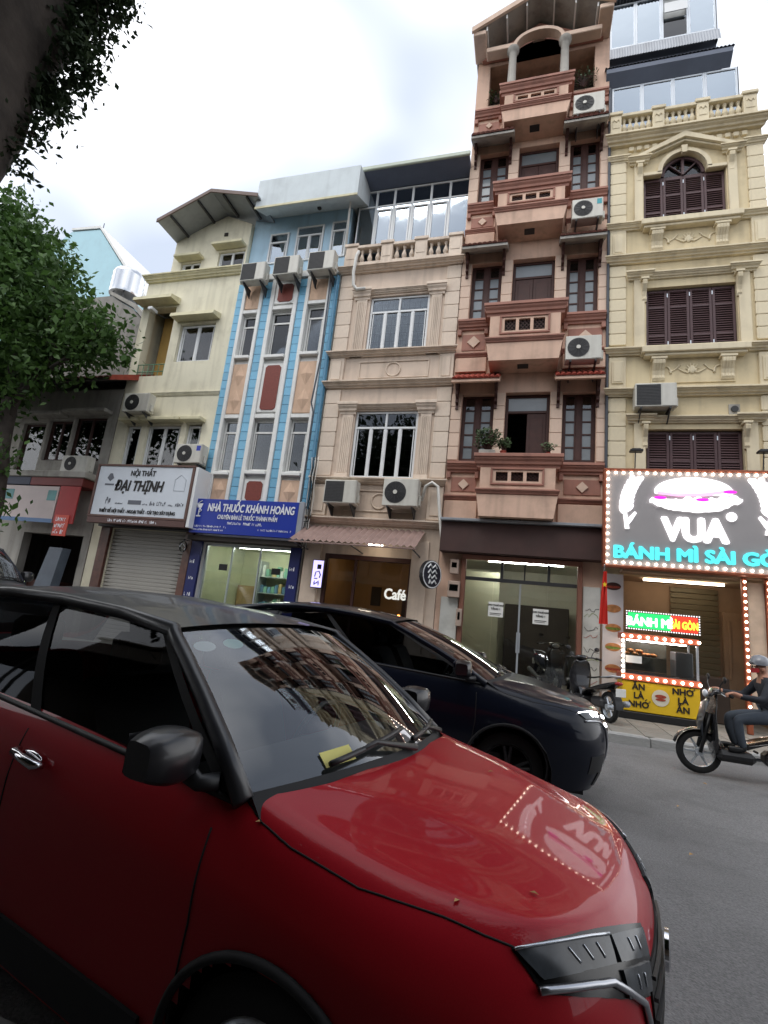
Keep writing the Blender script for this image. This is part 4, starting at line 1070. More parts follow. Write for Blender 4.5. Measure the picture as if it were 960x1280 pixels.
for z, h, d in ((11.36, .14, .26), (8.64, .14, .22), (7.70, .16, .22), (4.94, .14, .22), (3.84, .16, .22)):
    mk('cornice', moulding(x0 + .02, x1 - .02, z, z + h, d), M_bei2, EH)
g = G()
# flat panels with a round boss
for z0, z1 in ((7.98, 8.50), (4.20, 4.78)):
    g = G()
    for (a, b, c, d) in ((-4.72, -2.72, z1 - .035, z1), (-4.72, -2.72, z0, z0 + .035), (-4.72, -4.685, z0 + .036, z1 - .036), (-2.755, -2.72, z0 + .036, z1 - .036)): fb(g, a, b, c, d, 0, .03, .008)
    mk('panel_moulding', g, M_bei2, EH)
    mk('round_boss', G().tube([(-3.72 + .2 * math.cos(R(t * 15)), FY - .01, (z0 + z1) / 2 + .2 * math.sin(R(t * 15))) for t in range(25)], .022, 6, False), M_bei2, EH, smooth=True)
for z0, z1, lz in ((8.70, 10.56, 10.62), (5.12, 7.03, 7.07)):
    mk('lintel', moulding(-5.0, -2.5, lz, lz + .12, .14), M_bei2, EH)
    for a, b in ((-5.02, -4.70), (-2.82, -2.52)):
        g = G(); fb(g, a, b, z0 - .05, lz - .16, 0, .05, .006); mk('pilaster', g, M_bei2, EH)
        g = G(); n = 5; w = (b - a - .06) / n
        for k in range(n): fb(g, a + .03 + (k + .2) * w, a + .03 + (k + .8) * w, z0 + .12, lz - .24, .05, .068, .006)
        mk('flutes', g, M_bei2, EH)['kind'] = 'stuff'
        mk('pilaster_cap', moulding(a - .04, b + .04, lz - .16, lz + .16, .20), M_bei2, EH)
        g = G(); fb(g, a - .03, b + .03, z0 - .06, z0 + .1, .0, .08, .01); mk('pilaster_base', g, M_bei2, EH)
win(EH, -4.61, -2.88, 8.71, 10.55, 4, 10.08, gl=M_gl, y=FY + .06, fw=.06, curtain=M_curt, bars=.16)
win(EH, -4.65, -2.89, 5.13, 7.02, 4, 6.55, gl=M_gld, y=FY + .06, fw=.06, bars=.13)
balustrade(EH, [(-5.52, -5.14), (-4.40, -4.06), (-3.40, -3.05), (-2.42, -2.06)], 11.5, 12.24, M_bei2, M_bei2, 3)
# glazed attic with lean-to roof
yy = 12.22; xs = [-5.46 + .57 * k for k in range(7)]
for k in range(6):
    a, b = xs[k], xs[k + 1]; f = .035
    g = G().box(a, a + f, yy, yy + .06, 12.3, 14.5, .005).box(b - f, b, yy, yy + .06, 12.3, 14.5, .005).box(a + f, b - f, yy, yy + .06, 13.88, 13.93, .005).box(a + f, b - f, yy, yy + .06, 12.3, 12.36, .005).box(a + f, b - f, yy, yy + .06, 14.44, 14.5, .005)
    if k in (1, 2, 3, 4): g.box(a + f + .01, a + f + .05, yy - .015, yy + .04, 12.37, 13.78, .005).box(b - f - .05, b - f - .01, yy - .015, yy + .04, 12.37, 13.78, .005).box(a + f + .05, b - f - .05, yy - .015, yy + .04, 13.73, 13.78, .005).box(a + f + .05, b - f - .05, yy - .015, yy + .04, 12.37, 12.42, .005)
    o = mk('attic_window', g, M_frame, EH)
    mk('pane', G().box(a + f, b - f, yy + .02, yy + .028, 12.36, 13.88), M_glsky, o); mk('pane', G().box(a + f, b - f, yy + .02, yy + .028, 13.93, 14.44), M_glsky, o)
mk('attic_back', G().box(-5.5, -2.06, 14.2, 14.3, 11.5, 14.9), M_curt, EH)
mk('attic_sky_backing', G().box(-5.46, -2.06, yy + .10, yy + .11, 12.3, 13.86), M_paneb, EH)  # added sheet; its pale blue stands for sky reflected in the lower panes
mk('attic_side', G().box(-5.52, -5.47, yy, 14.2, 11.5, 14.55), M_gl, EH)
mk('attic_floor', G().box(-5.6, -2.06, 12.0, 14.2, 11.44, 11.52), M_conc, EH)
g = G().prism([(11.6, 14.60), (11.6, 14.68), (14.6, 15.1), (14.6, 14.9), (12.2, 14.52)], -5.62, -2.02, 'x'); mk('lean_to_roof', g, mat('dark roof underside', srgb(104, 114, 134), .6, var=.1), EH)
mk('roof_gutter', G().box(-5.65, -1.99, 11.52, 11.599, 14.58, 14.72, .02), mat('pale green gutter', srgb(188, 196, 180), .6, var=.1), EH)
mk('antenna', G().tube([(-4.9, 12.6, 14.6), (-4.86, 12.6, 15.75)], .015, 6).tube([(-5.0, 12.6, 15.5), (-4.72, 12.6, 15.5)], .008, 5), M_steel, EH)
mk('drain_pipe', G().tube([(-5.58, FY - .42, 14.6), (-5.56, FY - .3, 14.2), (-5.52, FY - .2, 11.9)], .035, 8), M_pipe, EH, smooth=True)
mk('drain_pipe', G().tube([(-5.05, FY - .30, 11.9), (-5.10, FY - .32, 11.75), (-5.14, FY - .30, 11.2), (-5.12, FY - .24, 10.85), (-5.02, FY - .2, 10.72), (-4.75, FY - .2, 10.72)], .05, 8), M_pipe, EH, smooth=True)
ac_unit('air conditioner with dark fins on the beige house beside the pharmacy sign', -5.10, -4.22, 4.30, 4.92, 11.55, 'fins')
ac_unit('air conditioner with round fan under the lower white window of the beige house', -3.50, -2.60, 4.28, 4.98, 11.52, 'fan')
mk('cable_sleeve', G().tube([(-2.55, 11.8, 4.5), (-2.46, 11.7, 4.85), (-2.3, 11.68, 4.95), (-2.15, 11.7, 4.85), (-2.08, 11.74, 4.3), (-1.98, 11.7, 3.7), (-1.9, 11.66, 3.35)], .04, 8), M_pipe, EH, smooth=True)
# striped awning
AW = thing('shop_awning', 'brown corrugated awning sloping over the cafe front', 'awning', (-4.0, 11.5, 3.2))
M_awn = mat('brown awning sheet', srgb(152, 128, 120), .55, var=.12, scale=4, streak=.3, stain_col=(.08, .05, .045))
mk('sheet', corrugated(-5.62, -2.42, 11.0, 3.22, 11.97, 3.76, .16, .028), M_awn, AW, smooth=30)
mk('edge_bar', G().tube([(-5.62, 11.02, 3.17), (-2.42, 11.02, 3.17)], .02, 6), M_awn, AW)
for xx in (-5.5, -4.0, -2.5): mk('strut', G().tube([(xx, 11.05, 3.16), (xx, 11.98, 3.1)], .018, 6), M_steel, AW)
# cafe front
CF = thing('cafe_front', 'dim cafe front under the brown awning with white lettering on its glass', 'shopfront', (-3.8, FY, .12))
M_cafw = mat('cafe wall', srgb(170, 138, 100), .8, var=.12, scale=2)
mk('cafe_wall', G().box(-5.5, -2.2, 15.6, 15.7, .12, 3.3).box(-5.5, -5.4, 12.3, 15.6, .12, 3.3).box(-2.3, -2.2, 12.3, 15.6, .12, 3.3), M_cafw, CF)
mk('cafe_ceiling', G().box(-5.5, -2.2, 12.3, 15.7, 3.3, 3.36), M_cafw, CF)
mk('cafe_floor', G().box(-5.4, -2.3, 12.0, 15.6, .12, .16), M_dkbro, CF)
g = G().box(-5.02, -4.92, 12.0, 12.1, .13, 3.05, .006).box(-2.76, -2.66, 12.0, 12.1, .13, 3.05, .006).box(-4.92, -2.76, 12.0, 12.1, 2.93, 3.05, .006).box(-4.2, -4.13, 12.01, 12.09, .13, 2.93, .006)
fr = mk('cafe_frame', g, M_dkbro, CF)
mk('pane', G().box(-4.13, -2.76, 12.045, 12.053, .13, 2.93), M_glshop, fr); mk('pane', G().box(-4.92, -4.2, 12.045, 12.053, .13, 2.93), M_glshop, fr)
lettering(CF, 'Café', .36, -3.06, 12.03, 2.03, emis('soft white lettering', (.8, .8, .74), .5), .012, .006, width=.56)
mk('cafe_picture', G().box(-4.75, -4.42, 15.55, 15.595, 1.9, 2.5, .01), M_dark, CF)
mk('cafe_doorway', G().box(-3.7, -3.1, 15.56, 15.598, .2, 2.3), M_dkbro, CF)
mk('cafe_shelf', G().box(-3.0, -2.35, 14.4, 15.4, .2, 2.5, .02), M_dkbro, CF)
for k in range(4): mk('cafe_counter', G().box(-4.6 + k * .5, -4.15 + k * .5, 14.2, 14.8, .17, 1.15 + .1 * (k % 2), .02), M_dkbro, CF)
mk('hanging_bulb', G().ellip((-2.72, 13.0, 2.66), (.06, .06, .09), 10, 8), emis('warm bulb', (1, .55, .12), 9.0), CF, smooth=True)
mk('candle_lamp', G().ellip((-3.3, 13.6, 1.62), (.05, .05, .06), 8, 6), emis('orange lamp', (1, .28, .05), 8.0), CF, smooth=True)
mk('bulb_cord', G().tube([(-2.72, 13.0, 2.75), (-2.72, 13.0, 3.3)], .006, 4), M_blkpl, CF)
mk('ceiling_lamp', G().box(-4.4, -4.0, 13.5, 13.6, 3.25, 3.29), emis('warm tube', (1, .78, .45), 22.0), CF)
mk('awning_lamp', G().box(-3.72, -3.36, 11.5, 11.56, 3.25, 3.29, .005), emis('awning lamp', (1, .9, .72), 14.0), CF)
for xx, s in ((-5.35, .45), (-2.5, .42)): mk('pier', G().box(xx - s / 2, xx + s / 2, 11.93, 11.999, .13, 3.5, .01), M_bei, CF)
LB = thing('light_box_sign', 'narrow upright lavender light box sign on the cafe pier', 'sign', (-5.08, 11.8, 2.1))
mk('case', G().box(-5.24, -4.92, 11.78, 11.86, 2.12, 2.84, .01), M_blkpl, LB)
fc = mk('face', G().box(-5.22, -4.94, 11.772, 11.779, 2.14, 2.82), emis('lavender face', (.55, .5, 1.0), 1.0), LB)
M_np = mat('navy print', srgb(30, 28, 90), .5, var=0)
mk('print_mark', G().box(-5.10, -4.99, 11.766, 11.771, 2.60, 2.72), M_blkpl, fc)
mk('print_mark', G().tube([(-5.14, 11.769, 2.40), (-5.12, 11.769, 2.52), (-5.04, 11.769, 2.55), (-4.99, 11.769, 2.46), (-5.01, 11.769, 2.38)], .016, 4).tube([(-5.15, 11.769, 2.36), (-5.06, 11.769, 2.36)], .016, 4), M_np, fc)
mk('print_mark', G().tube([(-5.13, 11.769, 2.30), (-5.14, 11.769, 2.20), (-5.02, 11.769, 2.30), (-5.02, 11.769, 2.19)], .014, 4).tube([(-5.16, 11.769, 2.24), (-5.0, 11.769, 2.25)], .012, 4), M_np, fc)
OS = thing('oval_sign', 'black round projecting sign with white script near the cafe', 'sign', (-2.1, 11.5, 2.4))
ov = [(.36 * math.sin(R(15 * i)), 2.66 + .33 * math.cos(R(15 * i))) for i in range(24)]
a_ = R(62)
def rot_prism(poly, t0, t1, cx, cy, ang):
    g = G(); n = len(poly); c, s = math.cos(ang), math.sin(ang)
    vs = [(cx + p * c - t * s, cy + p * s + t * c, z) for t in (t0, t1) for p, z in poly]
    return g.add(vs, [tuple(range(n)), tuple(range(2 * n - 1, n - 1, -1))] + [(i, (i + 1) % n, (i + 1) % n + n, i + n) for i in range(n)])
mk('disc', rot_prism(ov, -.05, .05, -2.12, 11.5, a_), M_blkpl, OS)
mk('ring', rot_prism([(p * .97, 2.66 + (z - 2.66) * .97) for p, z in ov], -.053, -.0505, -2.12, 11.5, a_), M_frame, OS)
mk('field', rot_prism([(p * .88, 2.66 + (z - 2.66) * .88) for p, z in ov], -.056, -.0535, -2.12, 11.5, a_), mat('navy field', srgb(16, 18, 36), .5), OS)
c_, s_ = math.cos(a_), math.sin(a_)
def onov(pts): return [(-2.12 + p * c_ + .062 * s_, 11.5 + p * s_ - .062 * c_, z) for p, z in pts]
g = G()
for k in range(4):
    zz = 2.84 - .12 * k
    g.tube(onov([(-.20 + .03 * k, zz - .04), (-.10, zz + .05), (-.02, zz - .03), (.08, zz + .05), (.15, zz - .02)]), .022, 5)
mk('script_mark', g, M_frame, OS)
mk('arm', G().tube([(-2.12, 11.5, 2.98), (-2.12, 11.97, 2.98)], .015, 6), M_steel, OS)

# ================================================================== blue tiled house
UH = thing('blue_house', 'narrow house with white framed window columns between strips of blue tile', 'building', (-7.4, FY, 0), group='terraced houses across the street')
x0, x1 = -9.08, -5.66
cols = [(-8.86, -8.14, 'L'), (-7.87, -6.94, 'C'), (-6.69, -5.89, 'R')]
wr = {'L': [(8.86, 10.26), (5.2, 6.79)], 'C': [(8.84, 10.32), (5.24, 6.79)], 'R': [(8.88, 10.42), (5.22, 6.79)]}
pr_ = {'L': [(10.46, 11.28), (6.98, 8.58), (4.3, 4.98)], 'C': [(10.56, 11.28), (7.02, 8.55), (4.3, 4.98)], 'R': [(10.6, 11.3), (6.98, 8.58), (4.3, 4.98)]}
holes = [(a + .10, b - .10, z0, z1) for a, b, k in cols for z0, z1 in wr[k]] + [(-8.70, -6.0, .1, 3.1)]
wall(UH, x0, x1, 0, 11.5, holes, M_white)
shell(UH, x0, x1, 0, 14.3, M_blue)
tm = unit('wall_tile', M_tile, .03)
for a, b in ((-9.08, -8.87), (-8.13, -7.88), (-6.93, -6.70), (-5.88, -5.66)):
    mk('tile_bed', G().box(a, b, FY - .02, FY - .001, 4.2, 11.36), M_joint, UH)
    n = 26; h = (11.36 - 4.2) / n
    for k in range(n): piece('wall_tile', tm, UH, ((a + b) / 2, FY - .035, 4.2 + (k + .5) * h), (b - a - .008, .04, h - .014))
for a, b, k in cols:
    for xx in (a, b - .11 if k != 'C' else b - .13):
        w = .11 if k != 'C' else .13
        mk('frame_post', G().box(xx, xx + w, FY - .10, FY - .001, 4.2, 11.40, .012), M_white, UH)
    ia, ib = a + (.115 if k != 'C' else .135), b - (.115 if k != 'C' else .135)
    for z0, z1 in wr[k]:
        mk('sill', G().box(ia, ib, FY - .15, FY - .002, z0 - .13, z0 - .03, .012), M_white, UH)
        mk('lintel', G().box(ia, ib, FY - .095, FY - .002, z1 + .02, z1 + .14, .012), M_white, UH)
        win(UH, a + .11, b - .11, z0 + .005, z1 - .005, 1, z1 - .38, m=M_white, gl=M_gld, y=FY + .06, fw=.06, bars=.10 if k == 'C' else .14, tcols=1)
    for z0, z1 in pr_[k]:
        if k == 'C':
            o = mk('surround_panel', G().box(ia, ib, FY - .05, FY - .002, z0, z1, .008), M_white, UH)
            c = .07; p, q = ia + .1, ib - .06
            mk('mosaic_panel', G().prism([(p + c, z0 + .06), (q - c, z0 + .06), (q, z0 + .06 + c), (q, z1 - .06 - c), (q - c, z1 - .06), (p + c, z1 - .06), (p, z1 - .06 - c), (p, z0 + .06 + c)], FY - .07, FY - .051, 'y'), M_redtile, o)
        else:
            o = mk('render_panel', G().box(ia, ib, FY - .05, FY - .002, z0, z1, .006), M_peach, UH)
            n = 1 if z1 - z0 < 1.2 else 2; hh = (z1 - z0) / n; c = (ia + ib) / 2
            for i in range(n):
                zc_ = z0 + (i + .5) * hh; g = G(); w_ = (ib - ia) * .34; v_ = hh * .44
                g.add([(c - w_, FY - .05, zc_), (c, FY - .05, zc_ - v_), (c + w_, FY - .05, zc_), (c, FY - .05, zc_ + v_), (c, FY - .11, zc_)], [(0, 1, 4), (1, 2, 4), (2, 3, 4), (3, 0, 4)]); mk('diamond_relief', g, M_peach, o)
mk('head_band', G().box(x0 + .01, x1 - .01, FY - .10, FY - .002, 11.41, 11.62, .01), M_white, UH)
mk('roof_terrace', G().box(x0 + .13, x1 - .13, FY + .0, FY + .3, 11.44, 11.5), M_conc, UH)
wall(UH, x0, x1, 11.62, 14.0, [(-8.42, -7.72, 12.2, 13.34), (-7.48, -6.52, 12.2, 13.48), (-6.28, -5.72, 12.2, 13.52)], M_blue, FY + .2, .1, 'upper_wall')
for a, b, z, n in ((-8.42, -7.72, 13.34, 1), (-7.48, -6.52, 13.48, 2), (-6.28, -5.72, 13.52, 1)): win(UH, a + .01, b - .01, 12.21, z - .01, n, z - .36, y=FY + .16, fw=.06, curtain=M_curt, gl=M_glsky, tcols=1)
g = G().prism([(11.28, 13.48), (11.28, 14.52), (13.0, 14.6), (13.0, 14.05), (12.2, 13.96)], -8.52, -5.16, 'x'); mk('parapet', g, mat('pale grey parapet', srgb(206, 214, 216), .8, var=.04, stain=.12, streak=.18), UH)
mk('parapet_lip', G().box(-8.53, -5.15, 11.25, 11.279, 13.46, 13.54, .008), M_ctrim, UH)
mk('soffit_lamp', G().ellip((-6.6, 11.8, 13.72), (.07, .07, .06), 10, 6), M_acb, UH, smooth=True)
mk('service_pipe', G().tube([(-5.86, FY - .24, 11.2), (-5.84, FY - .22, 8.5), (-5.92, FY - .24, 7.2), (-5.82, FY - .24, 6.9), (-5.82, FY - .24, 4.3)], .025, 6), M_sheetd, UH)
mk('service_pipe', G().tube([(-5.70, FY - .12, 11.3), (-5.70, FY - .12, 4.2)], .04, 8), mat('blue grey pipe', srgb(90, 140, 170), .5, var=.1), UH)
for xa, s, z, pos in ((-8.78, 1, 11.02, 'nearest the cream gable house'), (-7.68, 1, 11.12, 'in the middle of three at the top of the blue tiled house'), (-6.56, 1, 11.16, 'next to the beige balustrade at the top of the blue tiled house')):
    ac_unit(('weathered air conditioner on the blue tiled house ' if 'nearest' in pos else 'weathered air conditioner ') + pos, xa + .06, xa + .88, z + .04, z + .66, 11.42, 'fins', wallY=FY - .1)
cb = thing('cable_bundle', 'black and white cables hanging between the pharmacy sign and the cafe awning', 'cables', (-5.65, 11.7, 3.2))
rn = random.Random(31)
for k in range(7):
    xx = -5.66 + .035 * k; pts = [(xx + rn.uniform(-.03, .03), 11.82 - .02 * k + rn.uniform(-.02, .02), 5.6 - 2.5 * i / 9) for i in range(10)]
    mk('cable', G().tube(pts, .009 + .004 * (k % 2), 5), M_blkpl if k % 3 else M_pipe, cb, smooth=True)
mk('cable_loop', G().tube([(-5.6 + .14 * math.cos(R(a)), 11.74, 4.0 + .2 * math.sin(R(a))) for a in range(0, 700, 25)], .010, 5), M_blkpl, cb, smooth=True)
# pharmacy sign and shop
PS = thing('pharmacy_sign', 'blue pharmacy sign board with white lettering and a cup emblem', 'sign', (-7.3, 11.5, 3.3))
M_nb = mat('sign blue', srgb(24, 50, 150), .35, var=.03)
mk('board', G().box(-8.92, -5.72, 11.5, 11.6, 3.30, 4.26, .008), M_nb, PS)
mk('side_return', G().box(-5.719, -5.58, 11.5, 11.62, 3.32, 4.28, .01), M_sheet, PS)
M_sw = mat('sign white print', srgb(228, 230, 236), .4, var=0, emit=(1, 1, 1), estr=0.0)
lettering(PS, 'NHÀ THUỐC KHÁNH HOÀNG', .30, -7.12, 11.492, 3.92, M_sw, .010, .006, width=2.62, shear=.12)
lettering(PS, 'CHUYÊN BÁN LẺ THUỐC THÀNH PHẨM', .165, -7.18, 11.492, 3.71, M_sw, .004, .006, width=1.80, shear=.1)
scrawl(PS, -7.75, -6.65, 3.57, .075, 11.497, M_sw, 3)
scrawl(PS, -8.84, -7.75, 3.465, .055, 11.497, M_sw, 4)
scrawl(PS, -8.84, -7.85, 3.375, .055, 11.497, M_sw, 5)
scrawl(PS, -6.80, -5.82, 3.44, .055, 11.497, M_sw, 6)
g = G().prism([(-8.80, 4.12), (-8.60, 4.12), (-8.64, 4.0), (-8.76, 4.0)], 11.49, 11.498, 'y').box(-8.715, -8.685, 11.49, 11.498, 3.78, 4.0).box(-8.77, -8.63, 11.49, 11.498, 3.75, 3.785)
g.tube([(-8.7, 11.486, 3.85), (-8.62, 11.486, 3.92), (-8.7, 11.486, 4.02), (-8.78, 11.486, 4.1), (-8.68, 11.486, 4.18), (-8.64, 11.486, 4.2)], .013, 5); mk('emblem', g, M_sw, PS)
PH = thing('pharmacy', 'lit pharmacy with glass doors and shelves between dark blue pillars', 'shopfront', (-7.3, FY, .12))
M_phw = mat('pharmacy wall', srgb(206, 208, 180), .8, var=.06)
mk('shop_wall', G().box(-8.95, -5.8, 14.4, 14.5, .12, 3.2).box(-8.95, -8.85, 12.3, 14.4, .12, 3.2).box(-5.9, -5.8, 12.3, 14.4, .12, 3.2), M_phw, PH)
mk('shop_ceiling', G().box(-8.95, -5.8, 12.3, 14.5, 3.2, 3.26), M_phw, PH); mk('shop_floor', G().box(-8.85, -5.9, 12.0, 14.4, .12, .16), M_pave, PH)
mk('tube_lamp', G().box(-8.2, -6.4, 13.0, 13.06, 3.14, 3.19), emis('pharmacy tube', (.95, 1, .88), 26.0), PH)
M_shg = mat('shelf green white', srgb(150, 190, 170), .5, var=.2, scale=9)
for k in range(5): mk('shelf', G().box(-7.9, -6.5, 13.9, 14.35, .4 + k * .5, .43 + k * .5, .004), M_alu, PH)
rn = random.Random(21); boxm = [unit('medicine_box', mat('medicine box %d' % i, srgb(*c), .6, var=.15, scale=12, rnd=.3), .03) for i, c in enumerate(((200, 205, 200), (120, 170, 150), (90, 130, 160), (190, 170, 120)))]
for k in range(5):
    for i in range(11):
        if rn.random() < .85:
            h = rn.uniform(.18, .36); piece('medicine_box', boxm[rn.randrange(4)], PH, (-7.84 + i * .125, 14.1, .43 + k * .5 + h / 2), (.10, .2, h))
for xx in (-7.92, -6.48): mk('shelf_side', G().box(xx - .02, xx + .02, 13.88, 14.37, .16, 2.9), M_alu, PH)
mk('counter', G().box(-8.5, -6.6, 13.0, 13.4, .16, 1.05, .02), M_shg, PH)
mk('wall_cabinet', G().box(-8.8, -8.2, 14.2, 14.39, 1.2, 2.1, .01), mat('tan cabinet', srgb(180, 150, 110), .7, var=.1), PH); mk('wall_cabinet', G().box(-6.4, -5.95, 14.2, 14.39, .9, 1.9, .01), MATS['tan cabinet'], PH)
g = G()
for a, b in ((-8.70, -8.64), (-7.84, -7.80), (-6.98, -6.94), (-6.06, -6.0)): g.box(a, b, 12.08, 12.14, .13, 3.1, .005)
g.box(-8.64, -6.06, 12.085, 12.135, 3.04, 3.1)
fr = mk('door_frame', g, M_alu, PH)
for a, b in ((-8.64, -7.84), (-7.80, -6.98), (-6.94, -6.06)): mk('pane', G().box(a, b, 12.10, 12.108, .14, 3.04), M_glshop, fr)
for xx in (-8.05, -6.42): mk('notice_plate', G().box(xx - .13, xx + .13, 12.09, 12.097, 2.38, 2.55), M_blkpl, fr)
for a, b in ((-9.05, -8.72), (-5.98, -5.68)):
    o = mk('pillar', G().box(a, b, 11.9, 11.999, .13, 3.28, .01), mat('navy pillar', srgb(20, 30, 92), .5, var=.08), PH)
    for k in range(3): scrawl(o, a + .05, b - .05, 2.5 - .45 * k, .1, 11.897, M_sw, k)
mk('soffit_board', G().box(-9.0, -5.66, 11.6, 11.99, 3.12, 3.25, .005), M_dark, PH)
# ================================================================== cream gable house
CH_ = thing('cream_house', 'cream plastered house with a low gable roof and ochre window hoods', 'building', (-10.9, FY, 0), group='terraced houses across the street')
x0, x1 = -12.70, -9.10
wall(CH_, x0, x1, 0, 12.0, [(-12.40, -11.35, 8.34, 10.80), (-11.04, -9.72, 8.80, 10.12), (-12.30, -11.72, 5.3, 6.66), (-11.52, -10.26, 5.3, 6.66), (-10.06, -9.52, 5.3, 6.70), (-11.95, -9.32, .12, 3.35)], M_cream)
shell(CH_, x0, x1, 0, 12.0, M_cream)
wall(CH_, -11.95, x1, 12.0, 13.3, [(-11.58, -10.8, 12.02, 12.5), (-10.16, -9.14 - .02, 12.14, 12.76)], M_cream, FY + .05, .2, 'upper_wall')
mk('gable_wall', G().prism([(-11.95, 13.30), (x1, 13.30), (x1, 13.72), (-10.08, 14.16), (-11.95, 13.5)], FY + .05, FY + .25, 'y'), M_cream, CH_)
mk('gable_vent', G().box(-10.08, -9.94, FY + .02, FY + .049, 13.36, 13.48, .004), M_dark, CH_)
for (a, az), (b, bz) in (((-11.98, 13.36), (-10.1, 14.22)), ((-10.1, 14.22), (-8.36, 13.78))):
    o = mk('roof_sheet', G().prism([(a, az), (b, bz), (b, bz + .05), (a, az + .05)], 11.1, 17, 'y'), M_sheet, CH_)
    n = 2
    for k in range(n):
        t = (k + .5) / n; X = a + (b - a) * t; Z = az + (bz - az) * t
        mk('purlin', G().box(X - .03, X + .03, 11.14, FY + .04, Z - .08, Z - .012), M_steel, o)
    mk('edge_bar', G().prism([(a, az - .05), (b, bz - .05), (b, bz + .07), (a, az + .07)], 11.06, 11.098, 'y'), mat('roof edge brown', srgb(110, 92, 84), .6, var=.1), o)
win(CH_, -11.57, -10.81, 12.03, 12.49, 2, y=FY + .12, fw=.05, gl=M_gld); win(CH_, -10.15, -9.17, 12.15, 12.75, 2, y=FY + .12, fw=.05, gl=M_gld)
for a, b, z in ((-11.7, -10.7, 12.54), (-10.3, -9.16, 12.84)): mk('window_hood', G().box(a, b, FY - .25, FY + .049, z, z + .10, .015), M_ctrim, CH_)
mk('ledge', moulding(x0, x1 - .02, 11.78, 11.98, .24), M_ctrim, CH_)
mk('string_course', moulding(x0 + .3, x1 - .02, 7.62, 7.74, .07), M_cream, CH_)
win(CH_, -11.03, -9.73, 8.81, 10.11, 2, y=FY + .1, fw=.07, curtain=M_curt2)
mk('window_hood', G().prism([(FY - .38, 10.20), (FY - .36, 10.32), (FY - .001, 10.42), (FY - .001, 10.22)], -11.2, -9.6, 'x'), M_ctrim, CH_)
mk('window_hood', G().prism([(FY - .45, 10.86), (FY - .43, 10.98), (FY - .001, 11.10), (FY - .001, 10.88)], -12.74, -11.25, 'x'), M_ctrim, CH_)
mk('balcony_recess', G().box(-12.39, -11.36, 12.7, 12.8, 8.2, 10.9), mat('ochre recess wall', srgb(186, 150, 84), .8, var=.1), CH_)
g = G()
for k in range(6): g.tube([(-12.38 + .2 * k, FY + .02, 8.36), (-12.38 + .2 * k, FY + .02, 8.75)], .012, 5)
for z in (8.5, 8.75): g.tube([(-12.4, FY + .02, z), (-11.36, FY + .02, z)], .016, 5)
mk('railing', g, mat('green railing', srgb(96, 140, 110), .6, var=.1), CH_)
for a, b, n in ((-12.29, -11.73, 1), (-11.51, -10.27, 2), (-10.05, -9.53, 1)): win(CH_, a, b, 5.31, 6.65, n, y=FY + .1, fw=.07, curtain=M_curt2 if n == 2 else None, gl=M_gld)
for a, b in ((-12.42, -11.66), (-11.60, -10.18), (-10.14, -9.42)): mk('window_hood', G().box(a, b, FY - .28, FY - .001, 6.72, 6.83, .015), M_ctrim, CH_)
mk('security_camera', G().box(-12.12, -11.95, 11.6, 11.9, 10.5, 10.62, .02), M_frame, CH_)
mk('cable', G().tube([(-12.0, 11.85, 10.5), (-11.6, 11.95, 10.35), (-11.3, 11.95, 10.5), (-10.9, 11.95, 10.48)], .012, 5), M_blkpl, CH_)
ac_unit('air conditioner with round fan high on the cream house near the grey house', -12.12, -11.2, 6.90, 7.50, 11.5, 'fan')
ac_unit('air conditioner with a blue sticker just above the corner of the white furniture sign', -9.90, -9.02, 5.30, 5.88, 11.55, 'fan', badge=mat('blue sticker', srgb(40, 60, 170), .5))
FS = thing('furniture_sign', 'large white sign board with black lettering and a brown frame', 'sign', (-10.6, 11.3, 3.5))
mk('board', G().box(-12.20, -8.98, 11.3, 11.45, 3.62, 5.08, .005), mat('sign board pale', srgb(205, 212, 220), .4, var=.03, stain=.08), FS)
g = G().box(-12.27, -8.9, 11.27, 11.50, 5.081, 5.14, .006).box(-12.27, -8.9, 11.27, 11.50, 3.56, 3.619, .006).box(-12.27, -12.201, 11.27, 11.5, 3.62, 5.08, .006).box(-8.979, -8.9, 11.27, 11.5, 3.62, 5.08, .006)
mk('frame', g, mat('sign frame brown', srgb(96, 70, 62), .5, metal=.2), FS)
mk('name_strip', G().box(-12.25, -8.92, 11.28, 11.47, 3.38, 3.555, .005), mat('sign strip brown', srgb(84, 54, 48), .5), FS)
mk('side_return', G().box(-8.895, -8.80, 11.3, 11.97, 3.4, 5.1), M_frame, FS)
lettering(FS, 'NỘI THẤT', .23, -10.62, 11.292, 4.80, M_ink, .003, .006, sx=.8)
lettering(FS, 'ĐẠI THỊNH', .42, -10.70, 11.292, 4.36, M_ink, .016, .006, sx=.76, shear=.2)
lettering(FS, 'THIẾT KẾ NỘI THẤT - NGOẠI THẤT - CẢI TẠO XÂY DỰNG', .135, -10.6, 11.292, 3.70, M_ink, .003, .006, sx=.72)
scrawl(FS, -11.5, -9.8, 3.43, .08, 11.278, M_sw, 8)
M_gp = mat('grey print', srgb(90, 94, 104), .5, var=0)
for k, (a, b, h) in enumerate(((-10.2, -9.6, .12), (-9.4, -9.05, .11), (-11.75, -11.5, .2), (-11.4, -11.1, .05), (-10.45, -10.25, .05), (-9.58, -9.42, .05))): scrawl(FS, a, b, 3.95, h, 11.297, M_gp, 30 + k, .05)
mk('logo_patch', G().box(-10.95, -10.5, 11.293, 11.299, 3.96, 4.08), MATS['grey print'], FS)
mk('logo_mark', G().prism([(-11.86, 4.72), (-11.74, 4.62), (-11.62, 4.72), (-11.70, 4.86), (-11.78, 4.86)], 11.293, 11.299, 'y').box(-11.9, -11.58, 11.293, 11.299, 4.5, 4.55), MATS['grey print'], FS)
